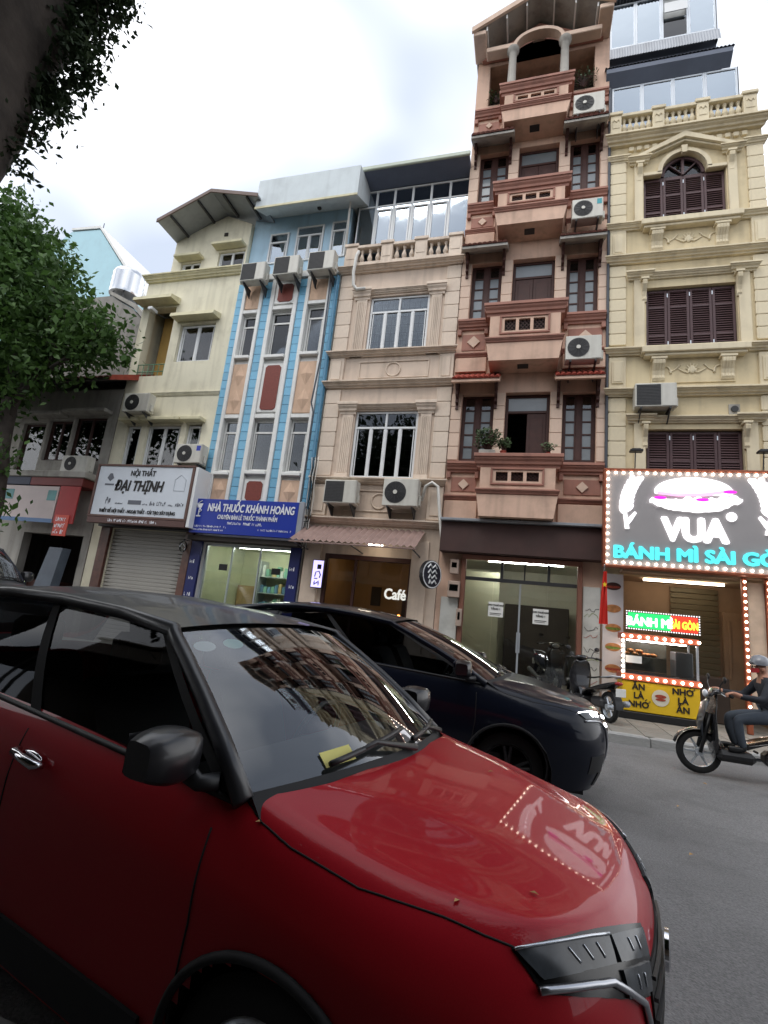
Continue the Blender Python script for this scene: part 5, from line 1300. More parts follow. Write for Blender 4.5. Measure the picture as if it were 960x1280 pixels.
mk('house_mark', G().tube([(-9.5, 11.297, 4.4), (-9.5, 11.297, 4.72), (-9.32, 11.297, 4.86), (-9.14, 11.297, 4.72), (-9.14, 11.297, 4.4), (-9.5, 11.297, 4.4)], .008, 4), mat('pale grey print', srgb(176, 182, 190), .5, var=0), FS)
RS = thing('roller_shutter', 'closed grey roller shutter under the white furniture sign', 'shutter', (-10.6, FY, .12))
sl_ = unit('shutter_slat', mat('grey roller slat', srgb(156, 153, 146), .5, metal=.0, var=.08, streak=.25), .12)
for k in range(30): piece('shutter_slat', sl_, RS, (-10.64, FY + .06, .18 + k * .108), (2.6, .04, .104))
for a, b in ((-12.3, -11.97), (-9.30, -9.06)): mk('side_pier', G().box(a, b, 11.9, 11.998, .13, 3.5, .008), mat('brown marble', srgb(92, 60, 50), .3, var=.3, scale=6), RS)
mk('shutter_box', G().box(-12.3, -9.06, 11.75, 11.998, 3.36, 3.6, .01), M_steel, RS)
ll = thing('lantern', 'small round glass wall lantern on the brown marble pier', 'lantern', (-9.2, 11.7, 2.9))
mk('globe', G().ellip((-9.2, 11.75, 2.92), (.11, .11, .16), 12, 8), glass('lantern glass', (.8, .8, .75), 1.4), ll, smooth=True); mk('arm', G().tube([(-9.2, 11.98, 3.12), (-9.2, 11.75, 3.12), (-9.2, 11.75, 3.06)], .015, 6), M_steel, ll)

# ================================================================== grey house at the far end
DH = thing('grey_house', 'weathered grey two-storey house with dark windows and a red tiled eave', 'building', (-16.5, FY, 0), group='terraced houses across the street')
x0, x1 = -21.5, -12.74
wall(DH, x0, x1, 0, 7.9, [(-16.6, -15.62, 4.95, 6.75), (-15.50, -14.50, 5.45, 6.85), (-14.42, -13.12, 5.45, 6.95), (-18.8, -17.4, 5.2, 6.8), (-15.4, -13.0, .12, 3.05)], M_grey)
shell(DH, x0, x1, 0, 7.9, M_grey)
for a, b, z0, z1, n in ((-16.6, -15.62, 4.95, 6.75, 1), (-15.5, -14.5, 5.45, 6.85, 2), (-14.42, -13.12, 5.45, 6.95, 2), (-18.8, -17.4, 5.2, 6.8, 2)): win(DH, a + .01, b - .01, z0 + .01, z1 - .01, n, m=M_dkbro, gl=M_gld, y=FY + .1, fw=.06)
mk('window_hood', G().box(-14.7, -12.95, FY - .35, FY - .001, 7.0, 7.12, .02).box(-16.9, -14.75, FY - .35, FY - .001, 6.92, 7.04, .02), M_grey, DH)
rf = mk('roof', G().prism([(11.0, 7.72), (11.0, 7.80), (16, 10.4), (16, 10.2)], x0, -12.3, 'x'), M_dark, DH)
tl = G().add([(.11 * math.cos(math.pi * i / 5), yy, .06 * math.sin(math.pi * i / 5)) for yy in (0, 5.55) for i in range(6)], [(i, i + 1, i + 7, i + 6) for i in range(5)] + [(0, 1, 2, 3, 4, 5), (11, 10, 9, 8, 7, 6)])
me = mesh_of(tl, 'roof_tile'); fixn(me); me.materials.append(M_rooft2)
for k in range(38): piece('roof_tile', me, rf, (-21 + k * .232, 10.98, 7.79), (1, 1, 1), (math.atan2(2.6, 5), 0, 0))
mk('eave_end', G().prism([(10.97, 7.70), (10.97, 7.86), (12.6, 8.72), (12.6, 8.5)], -12.30, -12.24, 'x'), M_rooft, DH)
mk('canopy_slab', G().box(-17, -12.78, 11.35, FY - .001, 4.72, 4.92, .02), M_grey, DH)
mk('red_fascia', G().box(-14.9, -12.85, 11.4, 11.99, 4.46, 4.718, .01), mat('dull red board', srgb(112, 40, 36), .6, var=.1), DH)
mk('dark_fascia', G().box(-17, -14.91, 11.4, 11.99, 4.46, 4.718, .01), mat('navy board', srgb(36, 44, 66), .6, var=.1), DH)
mk('shop_back', G().box(-15.6, -12.85, 13.6, 13.7, .1, 3.2), M_dark, DH)
mk('stair_ramp', G().prism([(-14.3, .14), (-13.55, .14), (-13.25, 2.6), (-13.75, 2.6)], 11.6, 11.9, 'y'), mat('grey blue metal', srgb(86, 96, 108), .5, var=.15), DH)
mk('shop_shelf', G().box(-15.3, -14.2, 12.4, 13.2, .13, 1.6, .02), M_dkbro, DH)
ac_unit('air conditioner standing on the grey house ledge over the red banner', -13.98, -12.98, 4.94, 5.46, 11.5, 'fan', bracket=False)
wb = thing('shop_banner', 'faded white banner board with teal corner patches on the grey house', 'banner', (-14.6, 11.4, 3.2))
mk('board', G().box(-15.85, -13.66, 11.38, 11.42, 3.30, 4.42, .004), mat('faded pink white banner', srgb(196, 182, 178), .6, var=.06), wb)
for a in (-15.75, -14.05): mk('patch', G().box(a, a + .33, 11.372, 11.379, 3.98, 4.3), mat('teal patch', srgb(96, 146, 146), .6, var=.2), wb)
mk('blue_strip', G().box(-15.85, -13.66, 11.372, 11.379, 3.30, 3.42), mat('blue strip', srgb(92, 122, 160), .6), wb)
rb = thing('red_banner', 'red vertical banner with pale lettering at its foot beside the white banner', 'banner', (-13.2, 11.4, 2.9))
mk('board', G().box(-13.60, -12.84, 11.36, 11.40, 3.3, 4.44, .004), mat('red banner', srgb(160, 50, 50), .6, var=.08), rb)
o = mk('price_flap', G().box(-13.5, -12.98, 11.33, 11.359, 2.92, 3.55, .004), mat('orange red flap', srgb(206, 86, 70), .6, var=.1), rb)
for k in range(3): scrawl(o, -13.45, -13.03, 3.36 - .19 * k, .13, 11.329, M_sw, 40 + k, .05)
# ---- things behind the row
TB = thing('teal_building', 'pale teal gable wall rising behind the grey house', 'building', (-20, 16, 0), group='buildings behind the row')
mk('gable_wall', G().prism([(-26, 0), (-16.2, 0), (-16.2, 13.4), (-20.6, 18.55), (-22.4, 18.65), (-26, 16)], 16, 22, 'y'), M_teal, TB)
mk('coping', G().prism([(-16.1, 13.4), (-20.6, 18.62), (-20.6, 18.75), (-16.0, 13.5)], 15.95, 22, 'y').prism([(-20.6, 18.6), (-22.4, 18.72), (-22.4, 18.84), (-20.6, 18.75)], 15.95, 22, 'y'), M_white, TB)
mk('lightning_rod', G().tube([(-20.7, 16.2, 18.6), (-20.7, 16.2, 19.1)], .02, 5), M_steel, TB)
GB = thing('concrete_building', 'bare concrete side wall stepping down behind the tree', 'building', (-16, 14, 0), group='buildings behind the row')
mk('side_wall', G().prism([(-21, 0), (-13.0, 0), (-13.0, 9.6), (-14.0, 11.2), (-15.3, 12.4), (-16.6, 13.1), (-21, 13.1)], 14, 20, 'y'), M_conc, GB)
mk('parapet', G().prism([(-12.95, 9.55), (-13.98, 11.24), (-15.28, 12.45), (-16.6, 13.16), (-16.6, 13.3), (-15.2, 12.6), (-13.85, 11.36), (-12.8, 9.7)], 13.95, 14.3, 'y'), M_grey, GB)
def tank(label, cx, cy, z0, r, h):
    t = thing('water_tank', label, 'water tank', (cx, cy, z0), group='stainless water tanks on the roofs')
    pr = [(r * .6, .0)]
    for k in range(9): pr += [(r * (1.0 if k % 2 else .97), .06 + (h - .25) * k / 8)]
    pr += [(r * .85, h - .08), (r * .3, h), (r * .28, h + .08), (r * .1, h + .09)]
    mk('drum', G().lathe(pr, cx, cy, 24, 'z', z0 + .35), M_stainless, t, smooth=35)
    g = G()
    for k in range(4):
        a = k * math.pi / 2 + .7; g.tube([(cx + r * .8 * math.cos(a), cy + r * .8 * math.sin(a), z0), (cx + r * .8 * math.cos(a), cy + r * .8 * math.sin(a), z0 + .36)], .03, 6)
    mk('stand', g, M_steel, t)
tank('shiny stainless water tank standing clear against the teal gable wall', -16.55, 14.6, 13.05, .62, 1.25)
tank('smaller stainless water tank half hidden at the cream house edge', -13.9, 14.7, 11.25, .42, .9)
# ================================================================== cars
M_cglass = glass('windscreen glass', (.72, .80, .77), 2.1)
M_sglass = glass('tinted side glass', (.04, .045, .05), .4)
M_chrome = mat('chrome', srgb(215, 215, 218), .08, metal=1.0, var=.02)
M_lens = glass('headlamp lens', (.75, .78, .8), 1.6)
M_int = mat('car interior', srgb(52, 50, 49), .8, var=.2, scale=5)
M_gap = mat('shut line', (.006, .005, .005), .8, var=0)
M_clad = mat('black cladding', (.008, .008, .009), .75, var=.15, scale=12)
def car_paint(name, col, metal=.35, rough=.32):
    m = mat(name, col, rough, metal=metal, var=.10, scale=350, coat=.6, spec=.10)
    m.node_tree.nodes['Principled BSDF'].inputs['Coat IOR'].default_value = 1.36
    return m
ST = [ # from nose centre round the side to the tail: six points each (x, half width, z)
 [(-.12, 0, .22), (-.04, 0, .36), (0, 0, .54), (-.005, 0, .70), (-.022, 0, .795), (-.105, 0, .878)],
 [(-.13, .28, .22), (-.05, .28, .36), (-.012, .28, .54), (-.02, .28, .70), (-.042, .28, .795), (-.125, .27, .879)],
 [(-.18, .50, .22), (-.11, .51, .36), (-.075, .52, .54), (-.09, .51, .70), (-.12, .49, .80), (-.195, .47, .887)],
 [(-.30, .63, .22), (-.24, .655, .36), (-.20, .67, .54), (-.22, .665, .70), (-.25, .64, .81), (-.31, .60, .903)],
 [(-.47, .70, .22), (-.44, .745, .37), (-.43, .765, .56), (-.44, .765, .72), (-.47, .735, .84), (-.52, .665, .93)],
 [(-.66, .74, .22), (-.66, .79, .38), (-.66, .81, .58), (-.66, .81, .76), (-.68, .775, .88), (-.70, .70, .96)],
 [(-.88, .75, .22), (-.88, .80, .38), (-.88, .825, .58), (-.88, .825, .78), (-.89, .785, .91), (-.90, .72, .99)],
 [(-1.10, .76, .22), (-1.10, .80, .36), (-1.10, .825, .58), (-1.10, .825, .80), (-1.10, .785, .94), (-1.10, .735, 1.02)],
 [(-1.5, .765, .22), (-1.5, .80, .36), (-1.5, .82, .58), (-1.5, .825, .82), (-1.5, .79, .965), (-1.5, .742, 1.045)],
 [(-2.1, .765, .22), (-2.1, .80, .36), (-2.1, .82, .58), (-2.1, .825, .84), (-2.1, .795, .995), (-2.1, .745, 1.075)],
 [(-2.8, .765, .22), (-2.8, .80, .36), (-2.8, .825, .58), (-2.8, .83, .86), (-2.8, .80, 1.02), (-2.8, .745, 1.10)],
 [(-3.4, .76, .24), (-3.4, .80, .38), (-3.4, .83, .60), (-3.4, .835, .88), (-3.4, .80, 1.04), (-3.4, .735, 1.12)],
 [(-3.9, .72, .28), (-3.9, .77, .40), (-3.9, .80, .62), (-3.9, .80, .90), (-3.9, .77, 1.06), (-3.9, .70, 1.14)],
 [(-4.12, .60, .30), (-4.15, .64, .42), (-4.18, .67, .62), (-4.16, .67, .90), (-4.12, .65, 1.06), (-4.08, .60, 1.15)],
 [(-4.18, .3, .30), (-4.24, .32, .42), (-4.27, .33, .62), (-4.25, .33, .90), (-4.20, .33, 1.06), (-4.14, .3, 1.16)],
 [(-4.18, 0, .30), (-4.25, 0, .42), (-4.28, 0, .62), (-4.26, 0, .90), (-4.21, 0, 1.06), (-4.15, 0, 1.16)]]
def make_car(name, label, loc, rz, paint, roofm, S=(1, 1, 1), rake=0.0, detail=2, group=None, rimm=None):
    rimm = rimm or M_alu
    T = thing(name, label, 'car', loc, rz, group, local=True)
    sx, sy, sz = S
    P = lambda x, y, z: Vector((x * sx, y * sy, z * sz))
    bm = bmesh.new(); cl = bm.edges.layers.float.new('crease_edge')
    V = {}
    for side in (-1, 1):
        for i, st in enumerate(ST):
            for k, (x, y, z) in enumerate(st):
                if y == 0 and side == 1: V[i, k, 1] = V[i, k, -1]
                else: V[i, k, side] = bm.verts.new(P(x, side * y, z))
        for i in range(len(ST) - 1):
            for k in range(5):
                q = [V[i, k, side], V[i + 1, k, side], V[i + 1, k + 1, side], V[i, k + 1, side]]
                bm.faces.new(q if side < 0 else q[::-1])
    # bonnet: rows across from right edge to left edge for stations 3..7
    fr = [(3, -1), (2, -1), (1, -1), (0, -1), (1, 1), (2, 1), (3, 1)]
    prev = [V[i, 5, s] for i, s in fr]
    rat = [ST[i][5][1] * s / ST[3][5][1] for i, s in fr]
    for i in range(4, 8):
        x, y, z = ST[i][5]; row = []
        t = (i - 3) / 4
        for j, r_ in enumerate(rat):
            if j == 0: row.append(V[i, 5, -1]); continue
            if j == 6: row.append(V[i, 5, 1]); continue
            cr = 1 - r_ * r_
            zz = z + (.034 + .016 * math.sin(math.pi * t)) * cr - (.016 * math.sin(math.pi * (.12 + t * .8)) if j in (1, 5) else 0) + (.012 * math.sin(math.pi * min(1, .12 + t * .95)) if j in (2, 4) else 0)
            yy_ = r_ * y
            if j in (1, 5): yy_ = math.copysign(.47 + .175 * t, r_)
            if j in (2, 4): yy_ = math.copysign(.27 + .23 * t, r_)
            row.append(bm.verts.new(P(x + (.16 * t + .03) * cr, yy_, zz)))
        for j in range(6): bm.faces.new([prev[j], row[j], row[j + 1], prev[j + 1]])
        for j in (2, 4):
            e = bm.edges.get((prev[j], row[j]))
            if e: e[cl] = .8
        prev = row
    for side in (-1, 1):
        for i in range(8):      # soft edge where bonnet meets wing
            e = bm.edges.get((V[i, 5, side], V[i + 1, 5, side]))
            if e and i < 3: e[cl] = .55
            elif e and i < 7: e[cl] = .2
        for i in range(4, 12):
            e = bm.edges.get((V[i, 3, side], V[i + 1, 3, side]))
            if e: e[cl] = .30
        for i in range(7, 13):
            e = bm.edges.get((V[i, 5, side], V[i + 1, 5, side]))
            if e: e[cl] = .9
    bmesh.ops.recalc_face_normals(bm, faces=bm.faces)
    me = bpy.data.meshes.new('body'); bm.to_mesh(me); bm.free()
    tmp = bpy.data.objects.new('body', me); COL.objects.link(tmp)
    ss = tmp.modifiers.new('s', 'SUBSURF'); ss.levels = 3 if detail > 1 else 2; ss.render_levels = ss.levels
    dg = bpy.context.evaluated_depsgraph_get(); me2 = bpy.data.meshes.new_from_object(tmp.evaluated_get(dg))
    bpy.data.objects.remove(tmp)
    bvh = BVHTree.FromPolygons([v.co.copy() for v in me2.vertices], [tuple(p.vertices) for p in me2.polygons])
    # wheel arches: drop the faces inside the wheel circles, then finish with arch trims
    bm = bmesh.new(); bm.from_mesh(me2)
    wheels = [(-.88, .34), (-3.52, .34)]; RA = .350
    kill = []
    for f in bm.faces:
        c = f.calc_center_median()
        for wx, wz in wheels:
            if math.hypot(c.x - wx * sx, c.z - wz * sz) < RA * sz and abs(c.y) > .5: kill.append(f)
    bmesh.ops.delete(bm, geom=list(set(kill)), context='FACES')
    bm.to_mesh(me2); bm.free()
    me2.polygons.foreach_set('use_smooth', [True] * len(me2.polygons)); me2.materials.clear(); me2.materials.append(paint)
    body = bpy.data.objects.new('body', me2); COL.objects.link(body); body.parent = T; OFF[body.name] = Vector((0, 0, 0))
    def snap(p, off=.0):
        l, n, i, d = bvh.find_nearest(Vector(p)); return l + n * off
    def patch(nm, quad, m, off=.006, n=10, k=5, parent=body, thick=.02):
        a, b, c, d = [P(*q) for q in quad]; g = G(); rows = []
        for j in range(k + 1):
            t = j / k; rows.append([snap((a + (b - a) * (i / n)) * (1 - t) + (d + (c - d) * (i / n)) * t, off) for i in range(n + 1)])
        g.grid(rows)
        loop = rows[0] + [r[-1] for r in rows[1:]] + rows[-1][-2::-1] + [r[0] for r in rows[-2:0:-1]]
        inn = [snap(p, -thick) for p in loop]; g.grid([loop + [loop[0]], inn + [inn[0]]])
        return mk(nm, g, m, parent, smooth=40)
    def line(nm, pts, r_=.004, m=M_gap, off=0.0, parent=body, sub=10):
        pp = []
        pts = [P(*p) for p in pts]
        for a, b in zip(pts[:-1], pts[1:]):
            for i in range(sub): pp.append(snap(a + (b - a) * i / sub, off))
        pp.append(snap(pts[-1], off))
        return mk(nm, G().tube(pp, r_, 8), m, parent, smooth=True)
    T_ = dict(T=T, body=body, P=P, snap=snap, patch=patch, line=line, bvh=bvh)
    # ---- greenhouse
    def ws(u, t):
        yb, yt = .735 * u, .585 * u; c = 1 - u * u
        b = Vector((-1.085 + .165 * c, yb, 1.018 + .036 * c)); p = Vector((-1.72 - rake + .10 * c, yt, 1.455 + .045 * c))
        q = b + (p - b) * t; n = Vector((.5, 0, .75)).normalized()
        return P(*(q + n * .035 * math.sin(math.pi * t) * (1 - .3 * u * u)))
    g = G().grid([[ws(-1 + i / 8, j / 10) for i in range(17)] for j in range(11)])
    W = mk('windscreen', g, M_cglass, T, smooth=True)
    RX = [(-1.72 - rake, .59, 1.455, 1.50), (-2.05 - rake, .60, 1.495, 1.55), (-2.5 - rake * .7, .605, 1.52, 1.585), (-3.0 - rake * .3, .60, 1.52, 1.585), (-3.45, .585, 1.495, 1.56), (-3.85, .56, 1.44, 1.50)]
    rows = []
    for k, (x, y, ze, zc) in enumerate(RX):
        rows.append([P(x + (.10 * (1 - u * u) * (1 if k == 0 else max(0, 1 - k * .5))), y * u, ze + (zc - ze) * (1 - abs(u) ** 2.4)) for u in [-1 + i / 8 for i in range(17)]])
    R2 = []
    for a, b in zip(rows[:-1], rows[1:]):
        for s_ in range(4): R2.append([p + (q - p) * s_ / 4 for p, q in zip(a, b)])
    R2.append(rows[-1]); g = G().grid(R2)
    g.v = [Vector(v) + Vector((0, 0, .012)) for v in g.v]
    roof = mk('roof', g, roofm, T, smooth=True)
    mk('headlining', G().grid([[Vector(p) - Vector((0, 0, .02)) for p in r_] for r_ in rows]), M_int, roof, smooth=True)
    mk('rear_window', G().grid([[P(-3.85 - .30 * t, u * (.56 + .06 * t), 1.45 + .05 * (1 - u * u) - .30 * t) for u in (-1, -.5, 0, .5, 1)] for t in (0, .5, 1)]), M_sglass, T, smooth=True)
    for s in (-1, 1):
        base = P(-1.10, s * .745, 1.01)
        rail = [base] + [P(-1.10 - (.64 + rake) * t, s * (.745 - .15 * t), 1.02 + .44 * t + .02 * math.sin(math.pi * t)) for t in (.25, .5, .75, .95)] + [P(x, s * (y + .006), ze + .005) for x, y, ze, zc in RX]
        mk('pillar', G().tube(rail, [.034, .032, .030, .030, .030] + [.030] * 6, 8), roofm, T, smooth=True)
        bel = lambda q: P(-1.12 - 2.75 * q, s * (.748 - .03 * max(0, q - .7)), 1.012 + .13 * q)
        top = lambda q: P(-1.74 - rake - (2.0 - rake) * q, s * (.60 - .02 * q), 1.455 + .055 * math.sin(math.pi * min(1, q * 1.15)))
        def gl_(q0, q1, nm, m, sh=0.0):
            g = G(); rr = []
            for j in range(7):
                t = j / 6; rr.append([bel(q0 + (q1 - q0) * i / 8) * (1 - t) + top(q0 + (q1 - q0) * i / 8) * t + Vector((0, s * (.022 * math.sin(math.pi * t) + sh), 0)) for i in range(9)])
            return mk(nm, g.grid(rr), m, T, smooth=True)
        gl_(.02, .41, 'side_window', M_sglass); gl_(.43, .76, 'side_window', M_sglass)
        gl_(.405, .435, 'door_pillar', M_clad, .006); gl_(.755, 1.0, 'rear_quarter', roofm, .004)
        gl_(0, .025, 'sail_panel', M_clad, .005)
        bp = [bel(q / 12) + Vector((0, s * .004, -.004)) for q in range(13)]
        mk('belt_trim', G().tube(bp, .012, 6), M_blkpl, T, smooth=True)
        # door mirror
        mx_, my_, mz_ = -1.31, .905, 1.13
        g = G(); rows_ = []
        for j in range(9):
            a = j / 8; w = math.sin(math.pi * (a * .80 + .10)) ** .3
            sg_ = lambda q: math.copysign(abs(q) ** .45, q)
            rows_.append([P(mx_ + (.088 * w * sg_(math.cos(R(t * 30))) * (1.1 if math.cos(R(t * 30)) > 0 else .6)), s * (my_ - .10 + .19 * a), mz_ + .08 * w * sg_(math.sin(R(t * 30))) * (1 - .12 * a)) for t in range(12)])
        g.grid(rows_, True); g.add(rows_[0], [tuple(range(12))]); g.add(rows_[-1], [tuple(range(12))])
        mir = mk('door_mirror', g, M_mir, T, smooth=50)
        mk('mirror_glass', G().add([P(mx_ - .063, s * (my_ - .11), mz_ - .06), P(mx_ - .063, s * (my_ + .07), mz_ - .055), P(mx_ - .063, s * (my_ + .07), mz_ + .055), P(mx_ - .063, s * (my_ - .11), mz_ + .06)], [(0, 1, 2, 3)]), M_chrome, mir)
        mk('mirror_arm', G().tube([P(mx_ + .02, s * (my_ - .09), mz_ - .06), P(mx_ + .06, s * .79, mz_ - .09), P(mx_ + .11, s * .752, mz_ - .085)], [.03, .026, .03], 8), M_blkpl, mir, smooth=True)
        # shut lines, sill cladding, handles
        for pts in ([(-1.17, s * .9, .98), (-1.17, s * .9, .7), (-1.22, s * .9, .32)], [(-2.24, s * .9, 1.06), (-2.24, s * .9, .32)], [(-3.22, s * .9, 1.09), (-3.10, s * .9, .75), (-2.98, s * .9, .34)]): line('shut_line', pts, .0035)
        line('bonnet_line', [(-1.10, s * .735, 1.02)] + [(-1.02, s * .755, .985), (-.9, s * .765, .955), (-.68, s * .755, .925), (-.47, s * .68, .895), (-.38, s * .64, .865), (-.31, s * .61, .85)], .0028)
        patch('sill_cladding', [(-1.32, s * .84, .40), (-3.12, s * .84, .40), (-3.12, s * .80, .24), (-1.32, s * .80, .24)], M_clad, .012, 14, 3)
        for hx_ in (-2.02, -2.96):
            hz_ = .955 + (.02 if hx_ < -2.5 else 0)
            a, b = snap(P(hx_, s * .9, hz_ - .012), .012), snap(P(hx_ - .19, s * .9, hz_ + .012), .012)
            o = Vector((0, s * .03, 0))
            h = mk('door_handle', G().tube([a, a + (b - a) * .12 + o, a + (b - a) * .5 + o * 1.15, a + (b - a) * .88 + o, b], [.012, .017, .015, .017, .012], 8), M_chrome if detail > 1 else paint, body, smooth=True)
            mk('handle_cup', G().ellip((a + b) / 2, (.075, .006, .022), 12, 6), M_chrome if detail > 1 else paint, h, smooth=True)
        for wx, wz in wheels:
            pts = [snap(P(wx, s * .9, wz) + Vector((RA * 1.04 * sz * math.cos(R(a)), 0, RA * 1.04 * sz * math.sin(R(a)))), .006) for a in range(-15, 196, 7)]
            mk('arch_trim', G().tube(pts, .014, 8), M_clad, body, smooth=True)
            gg = G(); c = P(wx, 0, wz)
            rows_ = [[(c.x + RA * 1.05 * sz * math.cos(R(a)), s * yy * sy, c.z + RA * 1.05 * sz * math.sin(R(a))) for a in range(-30, 211, 20)] for yy in (.45, .83)]
            gg.grid(rows_); gg.add(rows_[0], [tuple(range(len(rows_[0])))]); mk('wheel_well', gg, M_gap, body)
            y1 = .80; y0 = .60
            w = mk('wheel', G().lathe([(.20, y0), (.29, y0 - .005), (.325, y0 + .02), (.33, y0 + .06), (.33, y1 - .06), (.322, y1 - .018), (.29, y1), (.235, y1 - .005), (.225, y1 - .02)] if s > 0 else [(.20, -y0), (.29, -y0 + .005), (.325, -y0 - .02), (.33, -y0 - .06), (.33, -y1 + .06), (.322, -y1 + .018), (.29, -y1), (.235, -y1 + .005), (.225, -y1 + .02)], c.x, .33, 36, 'y', cap=False), M_rubber, T, smooth=40)
            rg = G().lathe([(.228, s * (y1 - .018)), (.215, s * (y1 - .01)), (.205, s * (y1 - .05)), (.2, s * (y1 - .16))], c.x, .33, 36, 'y', cap=False)
            mk('rim', rg, rimm, w, smooth=40)
            sg = G()
            for k in range(5):
                for dd in (-9, 9):
                    a = R(72 * k + 20 + dd); b_ = R(72 * k + 20 + dd * .45)
                    sg.tube([(c.x + .04 * math.cos(b_), s * (y1 - .035), .33 + .04 * math.sin(b_)), (c.x + .21 * math.cos(a), s * (y1 - .022), .33 + .21 * math.sin(a))], [.02, .014], 6)
            sg.lathe([(.05, s * (y1 - .05)), (.05, s * (y1 - .02)), (.03, s * (y1 - .016))], c.x, .33, 16, 'y'); mk('spokes', sg, rimm, w, smooth=40)
    mk('underbody', G().box(-4.05 * sx, -.25 * sx, -.58 * sy, .58 * sy, .2, .42).box(-4.0 * sx, -.95 * sx, -.70 * sy, .70 * sy, .42, .46), M_gap, T)
    # ---- interior
    I = mk('dashboard', G().prism([(-.98, .75), (-.98, .99), (-1.15, 1.025), (-1.5, 1.0), (-1.56, .86), (-1.5, .75)], -.68, .68, 'y'), M_int, T); 
    for v in I.data.vertices: v.co = (v.co.x * sx, v.co.y * sy, v.co.z * sz)
    for s in (-1, 1):
        for bx_ in (-2.05, -2.95):
            g = G()
            pr_ = [(bx_, .55), (bx_ + .08, .72), (bx_ - .02, 1.0), (bx_ - .12, 1.18), (bx_ - .18, 1.2), (bx_ - .2, 1.1), (bx_ - .14, .6)]
            g.prism([(x * sx, z * sz) for x, z in pr_], (s * .36 - .24) * sy, (s * .36 + .24) * sy, 'y')
            g.box((bx_ + .0) * sx, (bx_ + .5) * sx, (s * .36 - .24) * sy, (s * .36 + .24) * sy, .47, .60, .03)
            se = mk('seat', g, M_int, T); mk('headrest', G().box((bx_ - .24) * sx, (bx_ - .13) * sx, (s * .36 - .13) * sy, (s * .36 + .13) * sy, 1.22 * sz, 1.40 * sz, .035), M_int, se)
    c = P(-1.62, .36, .95)
    sw = G().tube([c + Vector((.06 * math.sin(R(a)), .18 * math.cos(R(a)), .17 * math.sin(R(a)))) for a in range(0, 361, 15)], .014, 6, False).tube([c + Vector((0, .17, 0)), c + Vector((.03, 0, -.01)), c + Vector((0, -.17, 0))], .012, 6)
    mk('steering_wheel', sw, M_blkpl, T, smooth=True)
    mk('rear_view_mirror', G().ellip(P(-1.80 - rake, 0, 1.40), (.02, .12, .035), 12, 8), M_blkpl, T, smooth=True)
    # wipers lying on the cowl
    g = G().grid([[ws(-1 + i / 8, t) + Vector((.012, 0, .002)) for i in range(17)] for t in (-.10, .03)]); mk('cowl', g, M_clad, T, smooth=True)
    for ua, ub in ((-.62, .08), (.12, .80)):
        pts = [ws(ua + (ub - ua) * i / 8, .05 + .07 * i / 8 if ub < .5 else .05 + .03 * i / 8) + Vector((.02, 0, .018)) for i in range(9)]
        mk('wiper', G().tube(pts, .011, 6).tube([ws(ub, .0) + Vector((.02, 0, .02)), pts[4] + Vector((.005, 0, .008)), pts[2]], [.014, .010, .008], 6), M_blkpl, T, smooth=True)
    return T_, ws
M_mir = mat('gloss black mirror cap', (.010, .010, .012), .35, var=.1, coat=.25)
M_black = mat('gloss black roof paint', (.022, .023, .027), .38, var=.2, scale=3, stain=.25, stain_col=(.09, .09, .09), coat=.25)
M_red = car_paint('red metallic paint', (.37, .010, .018), .05, .4)
ox, oy = HP(0, 2.02)
C1, ws1 = make_car('parked_car', 'red compact SUV with a black roof parked in the foreground', (ox, oy, 0), HA, M_red, M_black)
# black car driving past
M_blk2 = car_paint('dark navy black paint', (.006, .008, .016), .0, .3)
C2, ws2 = make_car('passing_car', 'dark SUV passing behind the red car with its headlight on', (.86, 5.93, 0), 0, M_blk2, M_blk2, (1.07, 1.10, 1.055), .34, 2, None, M_acb)
C3, ws3 = make_car('far_van', 'dark grey van standing beyond the red car near the tree trunk', (-8.55, 7.0, 0), 0, car_paint('grey paint', (.06, .065, .07)), M_blk2, (1, 1.08, 1.45), .0, 1)
